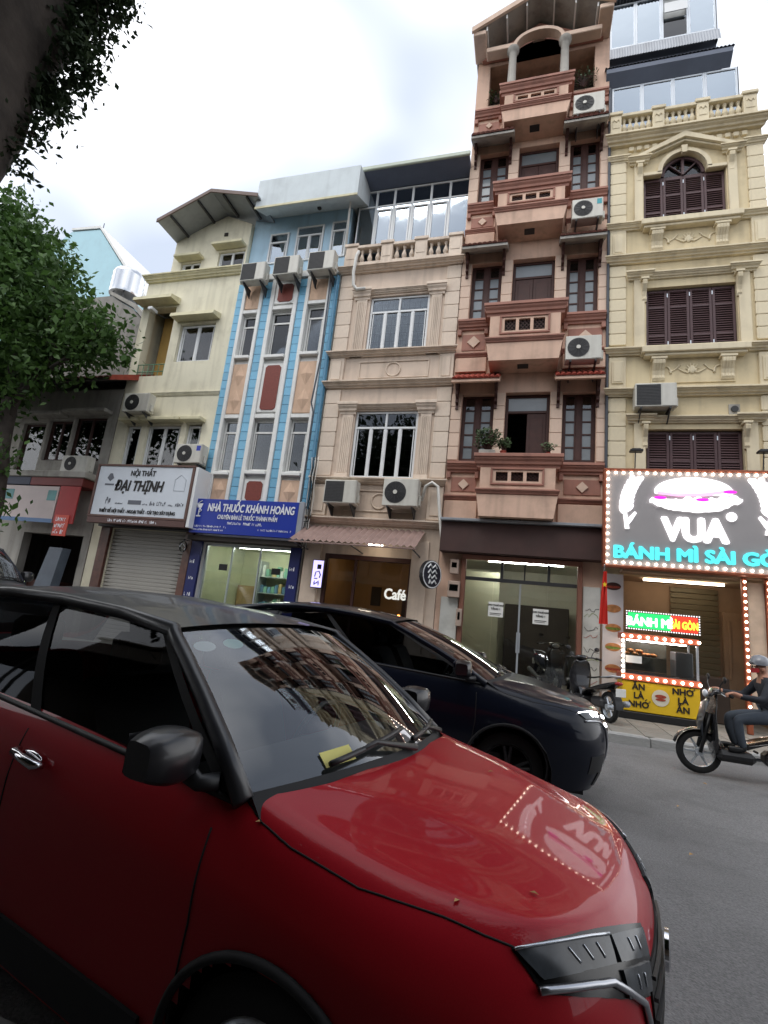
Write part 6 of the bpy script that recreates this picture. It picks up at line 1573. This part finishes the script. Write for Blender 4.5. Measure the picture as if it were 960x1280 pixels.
# ================================================================== scooters and rider
M_scb = mat('black scooter paint', (.012, .012, .014), .25, var=.1, coat=.6)
M_seat = mat('black vinyl seat', (.015, .015, .016), .6, var=.15)
def rings(path, n=12, pw=.75):
    """loft of rounded sections: path of (centre, half width y, half height along local normal, tilt)"""
    rows = []
    for c, hw, hh, tl in path:
        row = []
        for i in range(n):
            a = 2 * math.pi * i / n; q = lambda v: math.copysign(abs(v) ** pw, v)
            u, v = hw * q(math.cos(a)), hh * q(math.sin(a))
            row.append((c[0] - v * math.sin(tl), c[1] + u, c[2] + v * math.cos(tl)))
        rows.append(row)
    g = G().grid(rows, True); k = len(g.v); g.f += [tuple(range(n))[::-1], tuple(range(k - n, k))]; g.mi += [0, 0]
    return g
def make_scooter(label, loc, rz, paint, trim, group='scooters'):
    T = thing('scooter', label, 'scooter', loc, rz, group, local=True)
    for x in (.63, -.60):
        w = mk('wheel', G().lathe([(.19, -.03), (.235, -.045), (.265, -.03), (.275, 0), (.265, .03), (.235, .045), (.19, .03)], x, .275, 28, 'y', cap=False), M_rubber, T, smooth=True)
        mk('rim', G().lathe([(.192, -.028), (.185, -.02), (.185, .02), (.192, .028)], x, .275, 28, 'y', cap=False).lathe([(.05, -.06), (.05, .06)], x, .275, 12, 'y'), M_alu, w, smooth=40)
        sp = G()
        for k in range(6):
            a = R(60 * k); sp.tube([(x + .04 * math.cos(a), 0, .275 + .04 * math.sin(a)), (x + .188 * math.cos(a), 0, .275 + .188 * math.sin(a))], [.018, .012], 6)
        mk('spokes', sp, M_alu, w)
    g = G()
    for s in (-1, 1): g.tube([(.63, s * .075, .275), (.56, s * .07, .55), (.50, s * .05, .78)], [.022, .026, .03], 8)
    mk('fork', g, M_blkpl, T, smooth=True)
    rows = [[(.63 + .305 * math.cos(R(a)), y * (1 - .15 * abs(math.cos(R(a)))), .275 + (.305 - .25 * y * y * 8) * math.sin(R(a))) for y in (-.075, -.04, 0, .04, .075)] for a in range(15, 166, 15)]
    mk('front_fender', G().grid(rows), paint, T, smooth=True)
    mk('leg_shield', rings([((.44, 0, .32), .15, .10, 0.2), ((.47, 0, .48), .22, .12, .2), ((.48, 0, .70), .24, .11, .15), ((.46, 0, .90), .20, .09, .2), ((.43, 0, .99), .12, .06, .2)], 14).add([], []), paint, T, smooth=True)
    mk('front_panel', rings([((.59, 0, .46), .07, .05, .2), ((.61, 0, .66), .13, .06, .2), ((.56, 0, .86), .14, .06, .2), ((.50, 0, .95), .07, .03, .2)], 12), trim, T, smooth=True)
    mk('floorboard', G().box(.02, .46, -.19, .19, .22, .36, .05), M_blkpl, T)
    mk('body_shell', rings([((.10, 0, .40), .14, .14, 1.2), ((-.03, 0, .48), .18, .22, 1.3), ((-.25, 0, .53), .20, .22, 1.5), ((-.50, 0, .61), .18, .17, 1.6), ((-.75, 0, .70), .11, .08, 1.7), ((-.88, 0, .74), .06, .04, 1.7)], 14), paint, T, smooth=True)
    mk('saddle', rings([((.06, 0, .70), .08, .035, 1.4), ((-.05, 0, .735), .13, .05, 1.5), ((-.30, 0, .755), .15, .055, 1.57), ((-.50, 0, .79), .14, .055, 1.5), ((-.72, 0, .81), .09, .04, 1.6)], 12), M_seat, T, smooth=True)
    mk('handlebar_cowl', rings([((.50, 0, 1.0), .07, .05, .3), ((.47, 0, 1.05), .14, .06, .3), ((.41, 0, 1.07), .13, .045, .3), ((.37, 0, 1.06), .08, .03, .3)], 12), paint, T, smooth=True)
    hl = mk('headlight', G().ellip((.535, 0, 1.03), (.03, .085, .05), 14, 8), mat('scooter lamp', srgb(210, 214, 220), .15, var=0, spec=.8), T, smooth=True)
    for s in (-1, 1):
        h = mk('handlebar', G().tube([(.42, s * .1, 1.06), (.40, s * .22, 1.07), (.35, s * .35, 1.05)], .016, 8), M_steel, T, smooth=True)
        mk('grip', G().tube([(.375, s * .27, 1.065), (.34, s * .38, 1.045)], .021, 8), M_rubber, h, smooth=True)
        mk('brake_lever', G().tube([(.42, s * .24, 1.06), (.41, s * .36, 1.04)], .007, 6), M_alu, h)
        m = mk('mirror', G().tube([(.42, s * .2, 1.08), (.43, s * .24, 1.16), (.41, s * .29, 1.22)], .008, 6), M_blkpl, T)
        mk('mirror_head', G().ellip((.40, s * .31, 1.24), (.015, .06, .045), 12, 8), M_blkpl, m, smooth=True)
        mk('footpeg', G().tube([(-.1, s * .14, .34), (-.1, s * .24, .34)], .015, 6), M_rubber, T)
    mk('rear_light', G().ellip((-.90, 0, .72), (.03, .08, .035), 12, 8), mat('red lamp', srgb(150, 16, 14), .2, var=0), T, smooth=True)
    mk('rear_fender', G().grid([[(-.60 + .33 * math.cos(R(a)), y, .275 + .33 * math.sin(R(a))) for y in (-.07, 0, .07)] for a in range(100, 181, 16)]), M_blkpl, T, smooth=True)
    pl = mk('licence_plate', G().box(-.965, -.955, -.095, .095, .50, .64, .004), M_white, T); 
    mk('exhaust', G().tube([(-.05, -.14, .25), (-.3, -.17, .26), (-.45, -.19, .30), (-.85, -.20, .38)], [.02, .025, .05, .055], 10), M_sheet, T, smooth=True)
    mk('engine', G().box(-.5, -.1, -.11, .11, .22, .40, .05), M_steel, T)
    mk('grab_rail', G().tube([(-.55, -.15, .78), (-.85, -.10, .84), (-.88, 0, .84), (-.85, .10, .84), (-.55, .15, .78)], .013, 8), M_alu, T, smooth=True)
    return T
def copy_tree(o, label, loc, rz, parent=None):
    c = o.copy(); COL.objects.link(c); c.parent = parent
    if parent is None: c.location = loc; c.rotation_euler = (0, 0, rz); c['label'] = label
    for ch in o.children: copy_tree(ch, None, None, None, c)
    return c
M_scg = mat('grey scooter paint', srgb(58, 64, 72), .3, metal=.3, var=.1, coat=.6)
SCOOT = make_scooter('dark scooter ridden along the far lane towards the cars', (2.96, 8.05, 0), math.pi, M_scb, M_scg)
copy_tree(SCOOT, 'black motor scooter parked on the pavement by the scribbled pier', (1.36, 10.95, .13), R(112))
copy_tree(SCOOT, 'motor scooter kept inside the glass doors of the brown house', (.62, 13.0, .31), R(-75))
# rider: one continuous skinned body
M_skin = mat('skin', srgb(178, 128, 104), .55, var=.05, scale=10)
M_jack = mat('dark jacket', srgb(40, 43, 50), .85, var=.15, scale=6, bump=.3, bscale=18)
M_trou = mat('grey blue trousers', srgb(66, 74, 84), .85, var=.15, scale=6, bump=.3, bscale=18)
def make_rider(label, loc, rz):
    T = thing('person', label, 'person', loc, rz, None, local=True)
    V = []; E = []; Rr = []; Mt = []
    def v(p, r, m, par=None):
        V.append(Vector(p)); Rr.append(r); Mt.append(m)
        if par is not None: E.append((par, len(V) - 1))
        return len(V) - 1
    hip = v((-.24, 0, .84), (.15, .15), 1)
    b1 = v((-.24, 0, .98), (.135, .155), 0, hip); b2 = v((-.21, 0, 1.12), (.125, .165), 0, b1); b3 = v((-.18, 0, 1.24), (.11, .16), 0, b2)
    nk = v((-.155, 0, 1.335), (.055, .055), 2, b3); h1 = v((-.135, 0, 1.41), (.075, .07), 2, nk); h2 = v((-.13, 0, 1.49), (.09, .075), 2, h1)
    for s in (-1, 1):
        th = v((-.20, s * .10, .82), (.095, .095), 1, hip); k1 = v((.02, s * .15, .80), (.08, .08), 1, th); kn = v((.22, s * .16, .76), (.07, .07), 1, k1)
        sh = v((.20, s * .15, .58), (.058, .06), 1, kn); an = v((.16, s * .14, .43), (.045, .045), 1, sh); he = v((.15, s * .14, .395), (.04, .04), 3, an); to = v((.34, s * .15, .385), (.03, .045), 3, he)
        s1 = v((-.17, s * .19, 1.24), (.07, .07), 0, b3); el = v((-.02, s * .31, 1.04), (.05, .052), 0, s1); wr = v((.23, s * .33, 1.06), (.034, .038), 0, el)
        pa = v((.305, s * .325, 1.085), (.022, .042), 2, wr)
        for k, (dy, ln) in enumerate(((-.036, .05), (-.012, .056), (.012, .054), (.036, .044))):
            f1 = v((.345, s * .325 + dy, 1.088), (.009, .010), 2, pa); f2 = v((.385, s * .325 + dy, 1.07), (.009, .009), 2, f1); v((.38, s * .325 + dy, 1.07 - ln * .7), (.008, .008), 2, f2)
        t1 = v((.30, s * .325 - s * .055, 1.06), (.010, .011), 2, pa); v((.335, s * .325 - s * .062, 1.035), (.009, .009), 2, t1)
    me = bpy.data.meshes.new('body'); me.from_pydata(V, E, []); o = bpy.data.objects.new('body', me); COL.objects.link(o)
    o.modifiers.new('skin', 'SKIN'); ss = o.modifiers.new('sub', 'SUBSURF'); ss.levels = 2; ss.render_levels = 2
    for i, r in enumerate(Rr): me.skin_vertices[0].data[i].radius = r
    me.skin_vertices[0].data[hip].use_root = True
    dg = bpy.context.evaluated_depsgraph_get(); m2 = bpy.data.meshes.new_from_object(o.evaluated_get(dg)); bpy.data.objects.remove(o)
    for q in (M_jack, M_trou, M_skin, M_blkpl): m2.materials.append(q)
    for p in m2.polygons:
        c = p.center; best = min(range(len(E)), key=lambda k: (lambda a, b: (c - (a + (b - a) * max(0, min(1, (c - a).dot(b - a) / max(1e-9, (b - a).length_squared))))).length)(V[E[k][0]], V[E[k][1]]))
        p.material_index = Mt[E[best][1]]; p.use_smooth = True
    b = bpy.data.objects.new('body', m2); COL.objects.link(b); b.parent = T; OFF[b.name] = Vector((0, 0, 0))
    hc = Vector((-.125, 0, 1.475))
    rows = [[hc + Vector((.125 * math.sin(R(p)) * math.cos(R(t * 22.5)), .108 * math.sin(R(p)) * math.sin(R(t * 22.5)), .125 * math.cos(R(p)) + .012)) for t in range(16)] for p in (2, 20, 40, 60, 80, 96)]
    he = mk('helmet', G().grid(rows, True), mat('grey helmet', srgb(120, 122, 128), .35, var=.05, coat=.5), b, smooth=True)
    mk('helmet_peak', G().grid([[hc + Vector((.10 + .06 * j, .08 * (i - 2) / 2 * (1 - .25 * j), .035 - .012 * j - .012 * ((i - 2) / 2) ** 2)) for i in range(5)] for j in range(2)]), M_blkpl, he, smooth=True)
    mk('face_mask', G().grid([[hc + Vector((.085 + .018 * math.cos(R(a * 30)) , .066 * math.sin(R(a * 30)) * 1.05, z)) if abs(a) < 2 else hc + Vector((.04, .082 * (1 if a > 0 else -1), z * .9)) for a in (-2, -1, 0, 1, 2)] for z in (-.045, -.075, -.105)]), mat('red face mask', srgb(170, 40, 44), .8, var=.1), b, smooth=True)
    for s in (-1, 1):
        mk('eye', G().ellip(hc + Vector((.075, s * .032, -.022)), (.012, .012, .009), 8, 6), M_ink, b, smooth=True)
        mk('ear', G().ellip(hc + Vector((-.005, s * .082, -.05)), (.02, .01, .03), 8, 6), M_skin, b, smooth=True)
    mk('nose', G().ellip(hc + Vector((.095, 0, -.045)), (.016, .013, .02), 8, 6), M_skin, b, smooth=True)
    return T
make_rider('person in a dark jacket, grey helmet and red mask riding the scooter', (2.96, 8.05, 0), math.pi)
# ================================================================== trees
def leaf_mat(name, a, b):
    if name in MATS: return MATS[name]
    m, t, bs, o = _mat(name); n, l = t.nodes.new, t.links.new
    tc = n('ShaderNodeTexCoord'); nz = n('ShaderNodeTexNoise'); nz.inputs['Scale'].default_value = 1.4; nz.inputs['Detail'].default_value = 5
    l(tc.outputs['Object'], nz.inputs['Vector'])
    mr = n('ShaderNodeMapRange'); mr.inputs['From Min'].default_value = .3; mr.inputs['From Max'].default_value = .7; l(nz.outputs['Fac'], mr.inputs['Value'])
    wn = n('ShaderNodeTexWhiteNoise'); wn.noise_dimensions = '1D'; gm = n('ShaderNodeNewGeometry'); l(gm.outputs['Random Per Island'], wn.inputs['W'])
    ad = n('ShaderNodeMath'); ad.operation = 'MULTIPLY_ADD'; ad.inputs[1].default_value = .5; l(wn.outputs['Value'], ad.inputs[0])
    hf = n('ShaderNodeMath'); hf.operation = 'MULTIPLY'; hf.inputs[1].default_value = .5; l(mr.outputs[0], hf.inputs[0]); l(hf.outputs[0], ad.inputs[2])
    mx = n('ShaderNodeMix'); mx.data_type = 'RGBA'; mx.inputs['A'].default_value = (*a, 1); mx.inputs['B'].default_value = (*b, 1); l(ad.outputs[0], mx.inputs['Factor'])
    l(mx.outputs['Result'], bs.inputs['Base Color']); bs.inputs['Roughness'].default_value = .55; bs.inputs['Specular IOR Level'].default_value = .25
    tr = n('ShaderNodeBsdfTranslucent'); l(mx.outputs['Result'], tr.inputs[0]); ms = n('ShaderNodeMixShader'); ms.inputs[0].default_value = .25
    l(bs.outputs[0], ms.inputs[1]); l(tr.outputs[0], ms.inputs[2]); l(ms.outputs[0], o.inputs['Surface'])
    MATS[name] = m; return m
M_lf1 = leaf_mat('street tree leaves', (.018, .045, .012), (.085, .17, .035))
M_lf2 = leaf_mat('dark canopy leaves', (.012, .022, .012), (.045, .075, .03))
M_bark = mat('bark', (.045, .036, .030), .95, var=.35, scale=5, stain=.4, stain_col=(.02, .018, .016), bump=1.0, bscale=14)
def leaves_mesh(lobes, n, size, seed, squash=1.0, inner=.45):
    rs = np.random.RandomState(seed)
    vol = np.array([l[3] ** 2.2 for l in lobes]); vol /= vol.sum()
    ks = rs.choice(len(lobes), n, p=vol); L_ = np.array(lobes)
    # twigs: leaves gather in small clumps
    nc = max(1, n // 14); cd = rs.normal(size=(nc, 3)); cd /= np.linalg.norm(cd, axis=1)[:, None]
    cr = (inner + (1.06 - inner) * rs.rand(nc) ** .6)
    ck = rs.choice(len(lobes), nc, p=vol)
    cc = L_[ck, :3] + cd * cr[:, None] * L_[ck, 3:4] * np.array([1, 1, squash]) * (1 + .18 * np.sin(cd[:, :1] * 9 + cd[:, 2:3] * 7))
    ci = rs.randint(0, nc, n)
    p = cc[ci] + rs.normal(size=(n, 3)) * size * 1.1
    d = rs.normal(size=(n, 3)); d[:, 2] -= .35; d /= np.linalg.norm(d, axis=1)[:, None]
    u = np.cross(d, rs.normal(size=(n, 3))); u /= np.linalg.norm(u, axis=1)[:, None]
    w = np.cross(d, u)
    s = size * (.6 + .8 * rs.rand(n))[:, None]
    v = np.stack([p, p + d * s * .5 + u * s * .27 + w * s * .06, p + d * s * 1.05, p + d * s * .5 - u * s * .27 + w * s * .06], 1).reshape(-1, 3)
    me = bpy.data.meshes.new('crown')
    me.vertices.add(4 * n); me.vertices.foreach_set('co', v.ravel())
    me.loops.add(4 * n); me.loops.foreach_set('vertex_index', np.arange(4 * n))
    me.polygons.add(n); me.polygons.foreach_set('loop_start', np.arange(0, 4 * n, 4)); me.polygons.foreach_set('loop_total', np.full(n, 4))
    me.update(); me.validate()
    return me
def tree(name, label, base, trunk, limbs, lobes, n, size, seed, lm, inner=.45, group=None):
    T = thing(name, label, 'tree', base, 0, group)
    rn = random.Random(seed); g = G()
    pts = []; rr = []
    for (a, ra), (b, rb) in zip(trunk[:-1], trunk[1:]):
        for i in range(6):
            t = i / 6; pts.append(Vector(a) + (Vector(b) - Vector(a)) * t + Vector((rn.uniform(-.03, .03), rn.uniform(-.03, .03), 0))); rr.append(ra + (rb - ra) * t + rn.uniform(-.015, .015))
    pts.append(Vector(trunk[-1][0])); rr.append(trunk[-1][1])
    g.tube(pts, rr, 14); tk = mk('trunk', g, M_bark, T, smooth=True)
    for a, b, r in limbs:
        a, b = Vector(a), Vector(b); m = (a + b) / 2 + Vector((rn.uniform(-.2, .2), rn.uniform(-.2, .2), rn.uniform(.0, .4)))
        mk('limb', G().tube([a, a + (m - a) * .5, m, m + (b - m) * .5, b], [r, r * .85, r * .7, r * .5, r * .25], 8), M_bark, T, smooth=True)
        for k in range(3):
            e = b + Vector((rn.uniform(-.8, .8), rn.uniform(-.8, .8), rn.uniform(-.3, .9))) * min(1.5, r * 9); mk('twig', G().tube([m + (b - m) * rn.uniform(.2, .9), (b + e) / 2, e], [r * .3, r * .2, r * .06], 5), M_bark, T)
    me = leaves_mesh(lobes, n, size, seed, inner=inner); me.materials.append(lm)
    o = bpy.data.objects.new('crown', me); COL.objects.link(o); o.parent = T; o.location = -Vector(base); OFF[o.name] = Vector(base)
    return T
far_l = [(-16.4, 9.8, 12.3, 1.3), (-14.84, 9.8, 11.05, .95), (-15.6, 9.8, 10.5, 1.5), (-13.75, 9.8, 9.95, .85), (-13.73, 9.8, 9.04, 1.05), (-12.6, 9.8, 8.95, .75), (-11.95, 9.7, 8.3, .7), (-11.1, 9.7, 8.2, .45), (-11.9, 9.7, 7.8, .45), (-13.3, 9.8, 7.8, .8), (-14.7, 9.8, 8.3, 1.25), (-14.9, 9.8, 6.6, .8), (-14.0, 9.7, 4.9, .4), (-13.55, 9.6, 3.3, .3), (-10.6, 9.7, 8.05, .25), (-17.5, 9.9, 9.0, 2.2), (-18.5, 9.9, 12.5, 2.0)]
tree('street_tree', 'leafy green street tree hiding the grey house at the end of the row', (-13.9, 9.9, .1), [((-13.9, 9.9, .1), .36), ((-13.95, 9.9, 2.0), .27), ((-14.2, 9.9, 4.2), .24), ((-14.5, 9.9, 6.6), .2)],
     [((-14.4, 9.9, 6.3), (-12.6, 9.7, 8.0), .10), ((-14.4, 9.9, 5.5), (-16.6, 10, 8.6), .14), ((-14.5, 9.9, 6.4), (-15, 9.9, 10.4), .13), ((-14.4, 9.9, 5.8), (-13.2, 9.6, 9.6), .11), ((-13.0, 9.7, 7.4), (-11.4, 9.5, 8.2), .07)], far_l, 24000, .20, 5, M_lf1, .45)
near_l = [(-4.1, 2.6, 6.75, .17), (-3.85, 2.6, 6.85, .12), (-4.08, 2.6, 6.2, .19), (-3.95, 2.6, 6.1, .11), (-4.32, 2.6, 5.75, .14), (-4.32, 2.55, 5.42, .13), (-4.15, 2.6, 6.5, .2), (-4.36, 2.6, 6.0, .2), (-3.9, 2.6, 7.05, .2), (-4.2, 2.6, 7.0, .2), (-4.4, 2.5, 5.15, .08)]
can_l = [(-4.6, -.6, 9.4, 2.0), (-2.4, -1.2, 9.4, 2.1), (-6.8, -.8, 9.0, 2.3), (-.2, -1.8, 9.2, 2.4), (-4.2, -2.0, 9.8, 2.8), (2.0, -2.8, 9.0, 2.5), (-1.6, -3.4, 9.8, 2.6), (-7.4, -1.8, 9.4, 2.8), (-9.6, -1.6, 9.2, 2.4), (4.4, -3.4, 9.0, 2.4)]
TT = tree('shade_tree', 'thick dark tree trunk with sparse foliage at the corner of the sky', (-4.95, 2.0, .1), [((-4.95, 2.0, .1), .62), ((-4.95, 2.02, 1.6), .52), ((-4.92, 2.1, 4.5), .52), ((-4.66, 2.25, 6.6), .53), ((-4.4, 1.8, 8.2), .46)],
     [((-4.6, 2.2, 6.6), (-3.95, 2.6, 6.7), .03), ((-4.5, 1.9, 7.8), (-2.4, -.4, 9.6), .22), ((-4.6, 1.9, 7.4), (-6.8, .6, 9.2), .22), ((-4.5, 1.8, 8.0), (-4.2, -1.8, 10.0), .2), ((-3.0, .2, 9.2), (1.6, -2.6, 9.2), .14), ((-4.7, 2.3, 5.2), (-4.3, 2.55, 5.4), .02)], near_l, 4200, .06, 9, M_lf2, .1)
me = leaves_mesh(can_l, 26000, .34, 19, inner=.2); me.materials.append(M_lf2)
o = bpy.data.objects.new('upper_crown', me); COL.objects.link(o); o.parent = TT; o.location = -Vector((-4.95, 2.0, .1))
# ================================================================== houses on the camera's side of the street (seen only in reflections)
M_awnc = mat('shade awning canvas', srgb(52, 60, 52), .9, var=.15)
M_opp = mat('ochre grey plaster', srgb(112, 100, 88), .9, var=.1, scale=1, stain=.3, streak=.3)
for k, (a, b, h, lb) in enumerate(((-22, -9, 9.5, 'dull ochre house row behind the camera on the near pavement, trees side'), (-8.9, 3, 10.5, 'dull ochre shophouse directly behind the camera'), (3.1, 16, 9.0, 'dull ochre shophouse behind the camera on the scooter side'))):
    t = thing('near_side_house', lb, 'building', ((a + b) / 2, -4.2, 0), 0, 'houses on the near side')
    hs = []
    for fl_ in range(1, int(h // 3.4)):
        n = int((b - a) / 2.4)
        for i in range(n): hs.append((a + (i + .25) * (b - a) / n, a + (i + .75) * (b - a) / n, fl_ * 3.4 + .6, fl_ * 3.4 + 2.4))
    wall(t, a, b, 0, h, hs, M_opp, -4.2, -.25); mk('room', G().box(a, b, -12, -4.9, 0, h - .1), M_dark, t)
    mk('roof_edge', G().box(a, b, -12, -3.9, h, h + .25, .02), M_opp, t)
    for (p, q, c, d) in hs: mk('window', G().box(p, q, -4.38, -4.34, c, d), M_gld, t)

    aw = thing('added_shade_awning', ('added unseen canvas awning shading the near pavement, trees side', 'added unseen canvas awning above the camera, shading the red car', 'added unseen canvas awning shading the near pavement, scooter side')[k], 'awning', ((a + b) / 2, -4.2, 3), 0, 'added shade awnings on the near side')
    mk('canvas', G().prism([(-4.19, 3.7), (.1, 3.1), (.1, 3.06), (-4.19, 3.64)], a, b, 'x'), M_awnc, aw)  # unseen awning added to keep skylight off the red car's near side
    for i in range(3): mk('post', G().tube([(a + .2 + (b - a - .4) * i / 2, 0, .13), (a + .2 + (b - a - .4) * i / 2, 0, 3.06)], .03, 8), M_steel, aw)
# ================================================================== lamps, grille and trim of the cars
M_dkl = mat('lamp housing dark', srgb(62, 66, 70), .16, var=.55, scale=14, spec=.5)
M_blkg = mat('gloss black trim', (.006, .006, .007), .2, var=.1, spec=.4)
M_satin = mat('satin chrome', srgb(168, 170, 175), .28, metal=.9, var=.04)
M_streak = mat('lamp streak', srgb(190, 194, 200), .25, metal=.8, var=.1)
E_drl = emis('headlight glow', (1, .98, 1.0), 9.0)
def front_end(C, lit=False):
    body, patch, line, P, snap = C['body'], C['patch'], C['line'], C['P'], C['snap']
    for s in (-1, 1):
        q = lambda *pts: [(x, s * -y, z) for x, y, z in pts]
        lamps = (q((-.315, -.618, .85), (-.135, -.378, .838), (-.115, -.408, .796), (-.25, -.602, .806)), q((-.128, -.370, .836), (-.055, -.185, .802), (-.050, -.225, .757), (-.106, -.388, .792)), q((-.104, -.395, .780), (-.050, -.235, .748), (-.034, -.262, .70), (-.082, -.412, .738)))
        sur = patch('lamp_surround', q((-.318, -.622, .853), (-.05, -.165, .81), (-.022, -.225, .675), (-.245, -.612, .785)), M_blkg, .003, 18, 8)
        for n_, qq in enumerate(lamps):
            a = patch('headlight', qq, M_dkl, .011, 16, 6)
            A, B, C_, D_ = [Vector(p) for p in qq]
            for k in range(3 if n_ == 0 else 2):
                t = (.42 + .17 * k) if n_ == 0 else (.35 + .25 * k)
                top = A + (B - A) * t; bot = D_ + (C_ - D_) * (t + .10)
                pts = [snap(P(*(top + (bot - top) * (.25 + .5 * i / 5))), .012) for i in range(6)]
                mk('light_streak', G().tube(pts, .0028 if not lit else .008, 6), E_drl if lit else M_streak, a, smooth=True)  # on the unlit car, bright metal stands in for reflections in the lens
            edge = [snap(P(*(A + (B - A) * (i / 12))), .013) for i in range(13)]
            if n_ == 0: mk('light_strip', G().tube(edge, .004, 6), E_drl if lit else M_streak, a, smooth=True)
        line('chrome_strip', q((-.255, -.615, .79), (-.118, -.445, .775), (-.055, -.33, .70), (-.02, -.27, .56), (-.03, -.22, .44)), .009, M_satin, .008)
        patch('fog_lamp_recess', q((-.22, -.60, .52), (-.06, -.43, .52), (-.08, -.43, .38), (-.24, -.60, .38)), M_clad, .006, 8, 4)
    patch('grille', [(-.02, -.26, .74), (-.02, .26, .74), (-.02, .20, .44), (-.02, -.20, .44)], M_gap, .006, 14, 6)
    g = G()
    for k in range(6):
        z = .47 + .05 * k; pp = [snap(P(0, -.24 + .48 * i / 10, z), .012) for i in range(11)]; g.tube(pp, .007, 4)
    mk('grille_bars', g, M_blkpl, body)['kind'] = 'stuff'
    mk('nose_emblem', G().lathe([(.055, 0), (.055, .012), (.045, .016), (.04, .010)], 0, .69, 24, 'x', .008), M_chrome, body, smooth=40)
    patch('bumper_skirt', [(-.02, -.55, .34), (-.02, .55, .34), (-.1, .55, .22), (-.1, -.55, .22)], M_clad, .008, 20, 3)
    patch('number_plate', [(0, -.22, .44), (0, .22, .44), (-.02, .22, .36), (-.02, -.22, .36)], M_white, .014, 8, 2)
front_end(C1); front_end(C2, True)
T1, P1 = C1['T'], C1['P']
# stickers inside the windscreen, paper on the dashboard, dry leaves lying on the car
M_stk = mat('pale green sticker', srgb(150, 206, 186), .5, var=.05); M_stk2 = mat('white sticker', srgb(220, 228, 226), .5, var=.05)
for u, m in ((-.86, M_stk2), (-.66, M_stk)):
    c = ws1(u, .87) + Vector((-.012, 0, -.012)); t = (ws1(u, .9) - ws1(u, .84)).normalized(); w = (ws1(u + .05, .87) - ws1(u - .05, .87)).normalized()
    mk('inspection_sticker', G().add([c + t * .035 * math.sin(R(a)) + w * .045 * math.cos(R(a)) for a in range(0, 360, 20)], [tuple(range(18))]), m, T1)
c = ws1(-.55, .07); nn = Vector((.4, 0, .6)).normalized()
pp = thing('parking_ticket', 'yellow paper slip tucked under the wiper of the red car', 'paper', C1['T'].location, HA, local=True)
mk('slip', G().add([ws1(-.62, .045) + nn * .006, ws1(-.42, .05) + nn * .006, ws1(-.42, .12) + nn * .010, ws1(-.62, .115) + nn * .008], [(0, 1, 2, 3)]), mat('yellow paper', srgb(214, 206, 120), .7, var=.05), pp)
rn = random.Random(4)
M_dry = mat('dry leaf', srgb(176, 140, 90), .8, var=.2, scale=30)
for k, (x, y, z) in enumerate(((-1.02, -.78, 1.0), (-.45, -.64, .93), (-.30, -.45, .91), (-.62, .2, 1.0))):
    l_ = C1['snap'](P1(x, y, z), .004); d = Vector((rn.uniform(-1, 1), rn.uniform(-1, 1), .1)).normalized() * .013; u = Vector((-d.y, d.x, .3 * d.z)) * .5
    wl = C1['T'].matrix_basis; M_ = Matrix.Translation(C1['T'].location) @ Matrix.Rotation(HA, 4, 'Z')
    o = mk('fallen_leaf', G().add([M_ @ (l_ - d), M_ @ (l_ + u + Vector((0, 0, .004))), M_ @ (l_ + d), M_ @ (l_ - u + Vector((0, 0, .004)))], [(0, 1, 2, 3)]), M_dry)
    tag(o, ('curled dry leaf at the foot of the red car windscreen pillar', 'dry leaf on the red wing near the bonnet edge', 'dry leaf on the red bonnet above the headlamp', 'dry leaf on the middle of the red bonnet')[k], 'leaf', 'dry leaves on the red car')

for k, (x, y) in enumerate(((1.95, 4.2), (2.6, 5.6), (1.6, 6.2), (2.9, 6.9), (1.35, 4.9), (2.2, 7.4))):
    d = Vector((rn.uniform(-1, 1), rn.uniform(-1, 1), 0)).normalized() * .03; u = Vector((-d.y, d.x, 0)) * .5; c = Vector((x, y, .022))
    o = mk('fallen_leaf', G().add([c - d, c + u + Vector((0, 0, .01)), c + d, c - u + Vector((0, 0, .008))], [(0, 1, 2, 3)]), M_dry)
    tag(o, 'small dry leaf lying on the asphalt', 'leaf', 'dry leaves on the road')
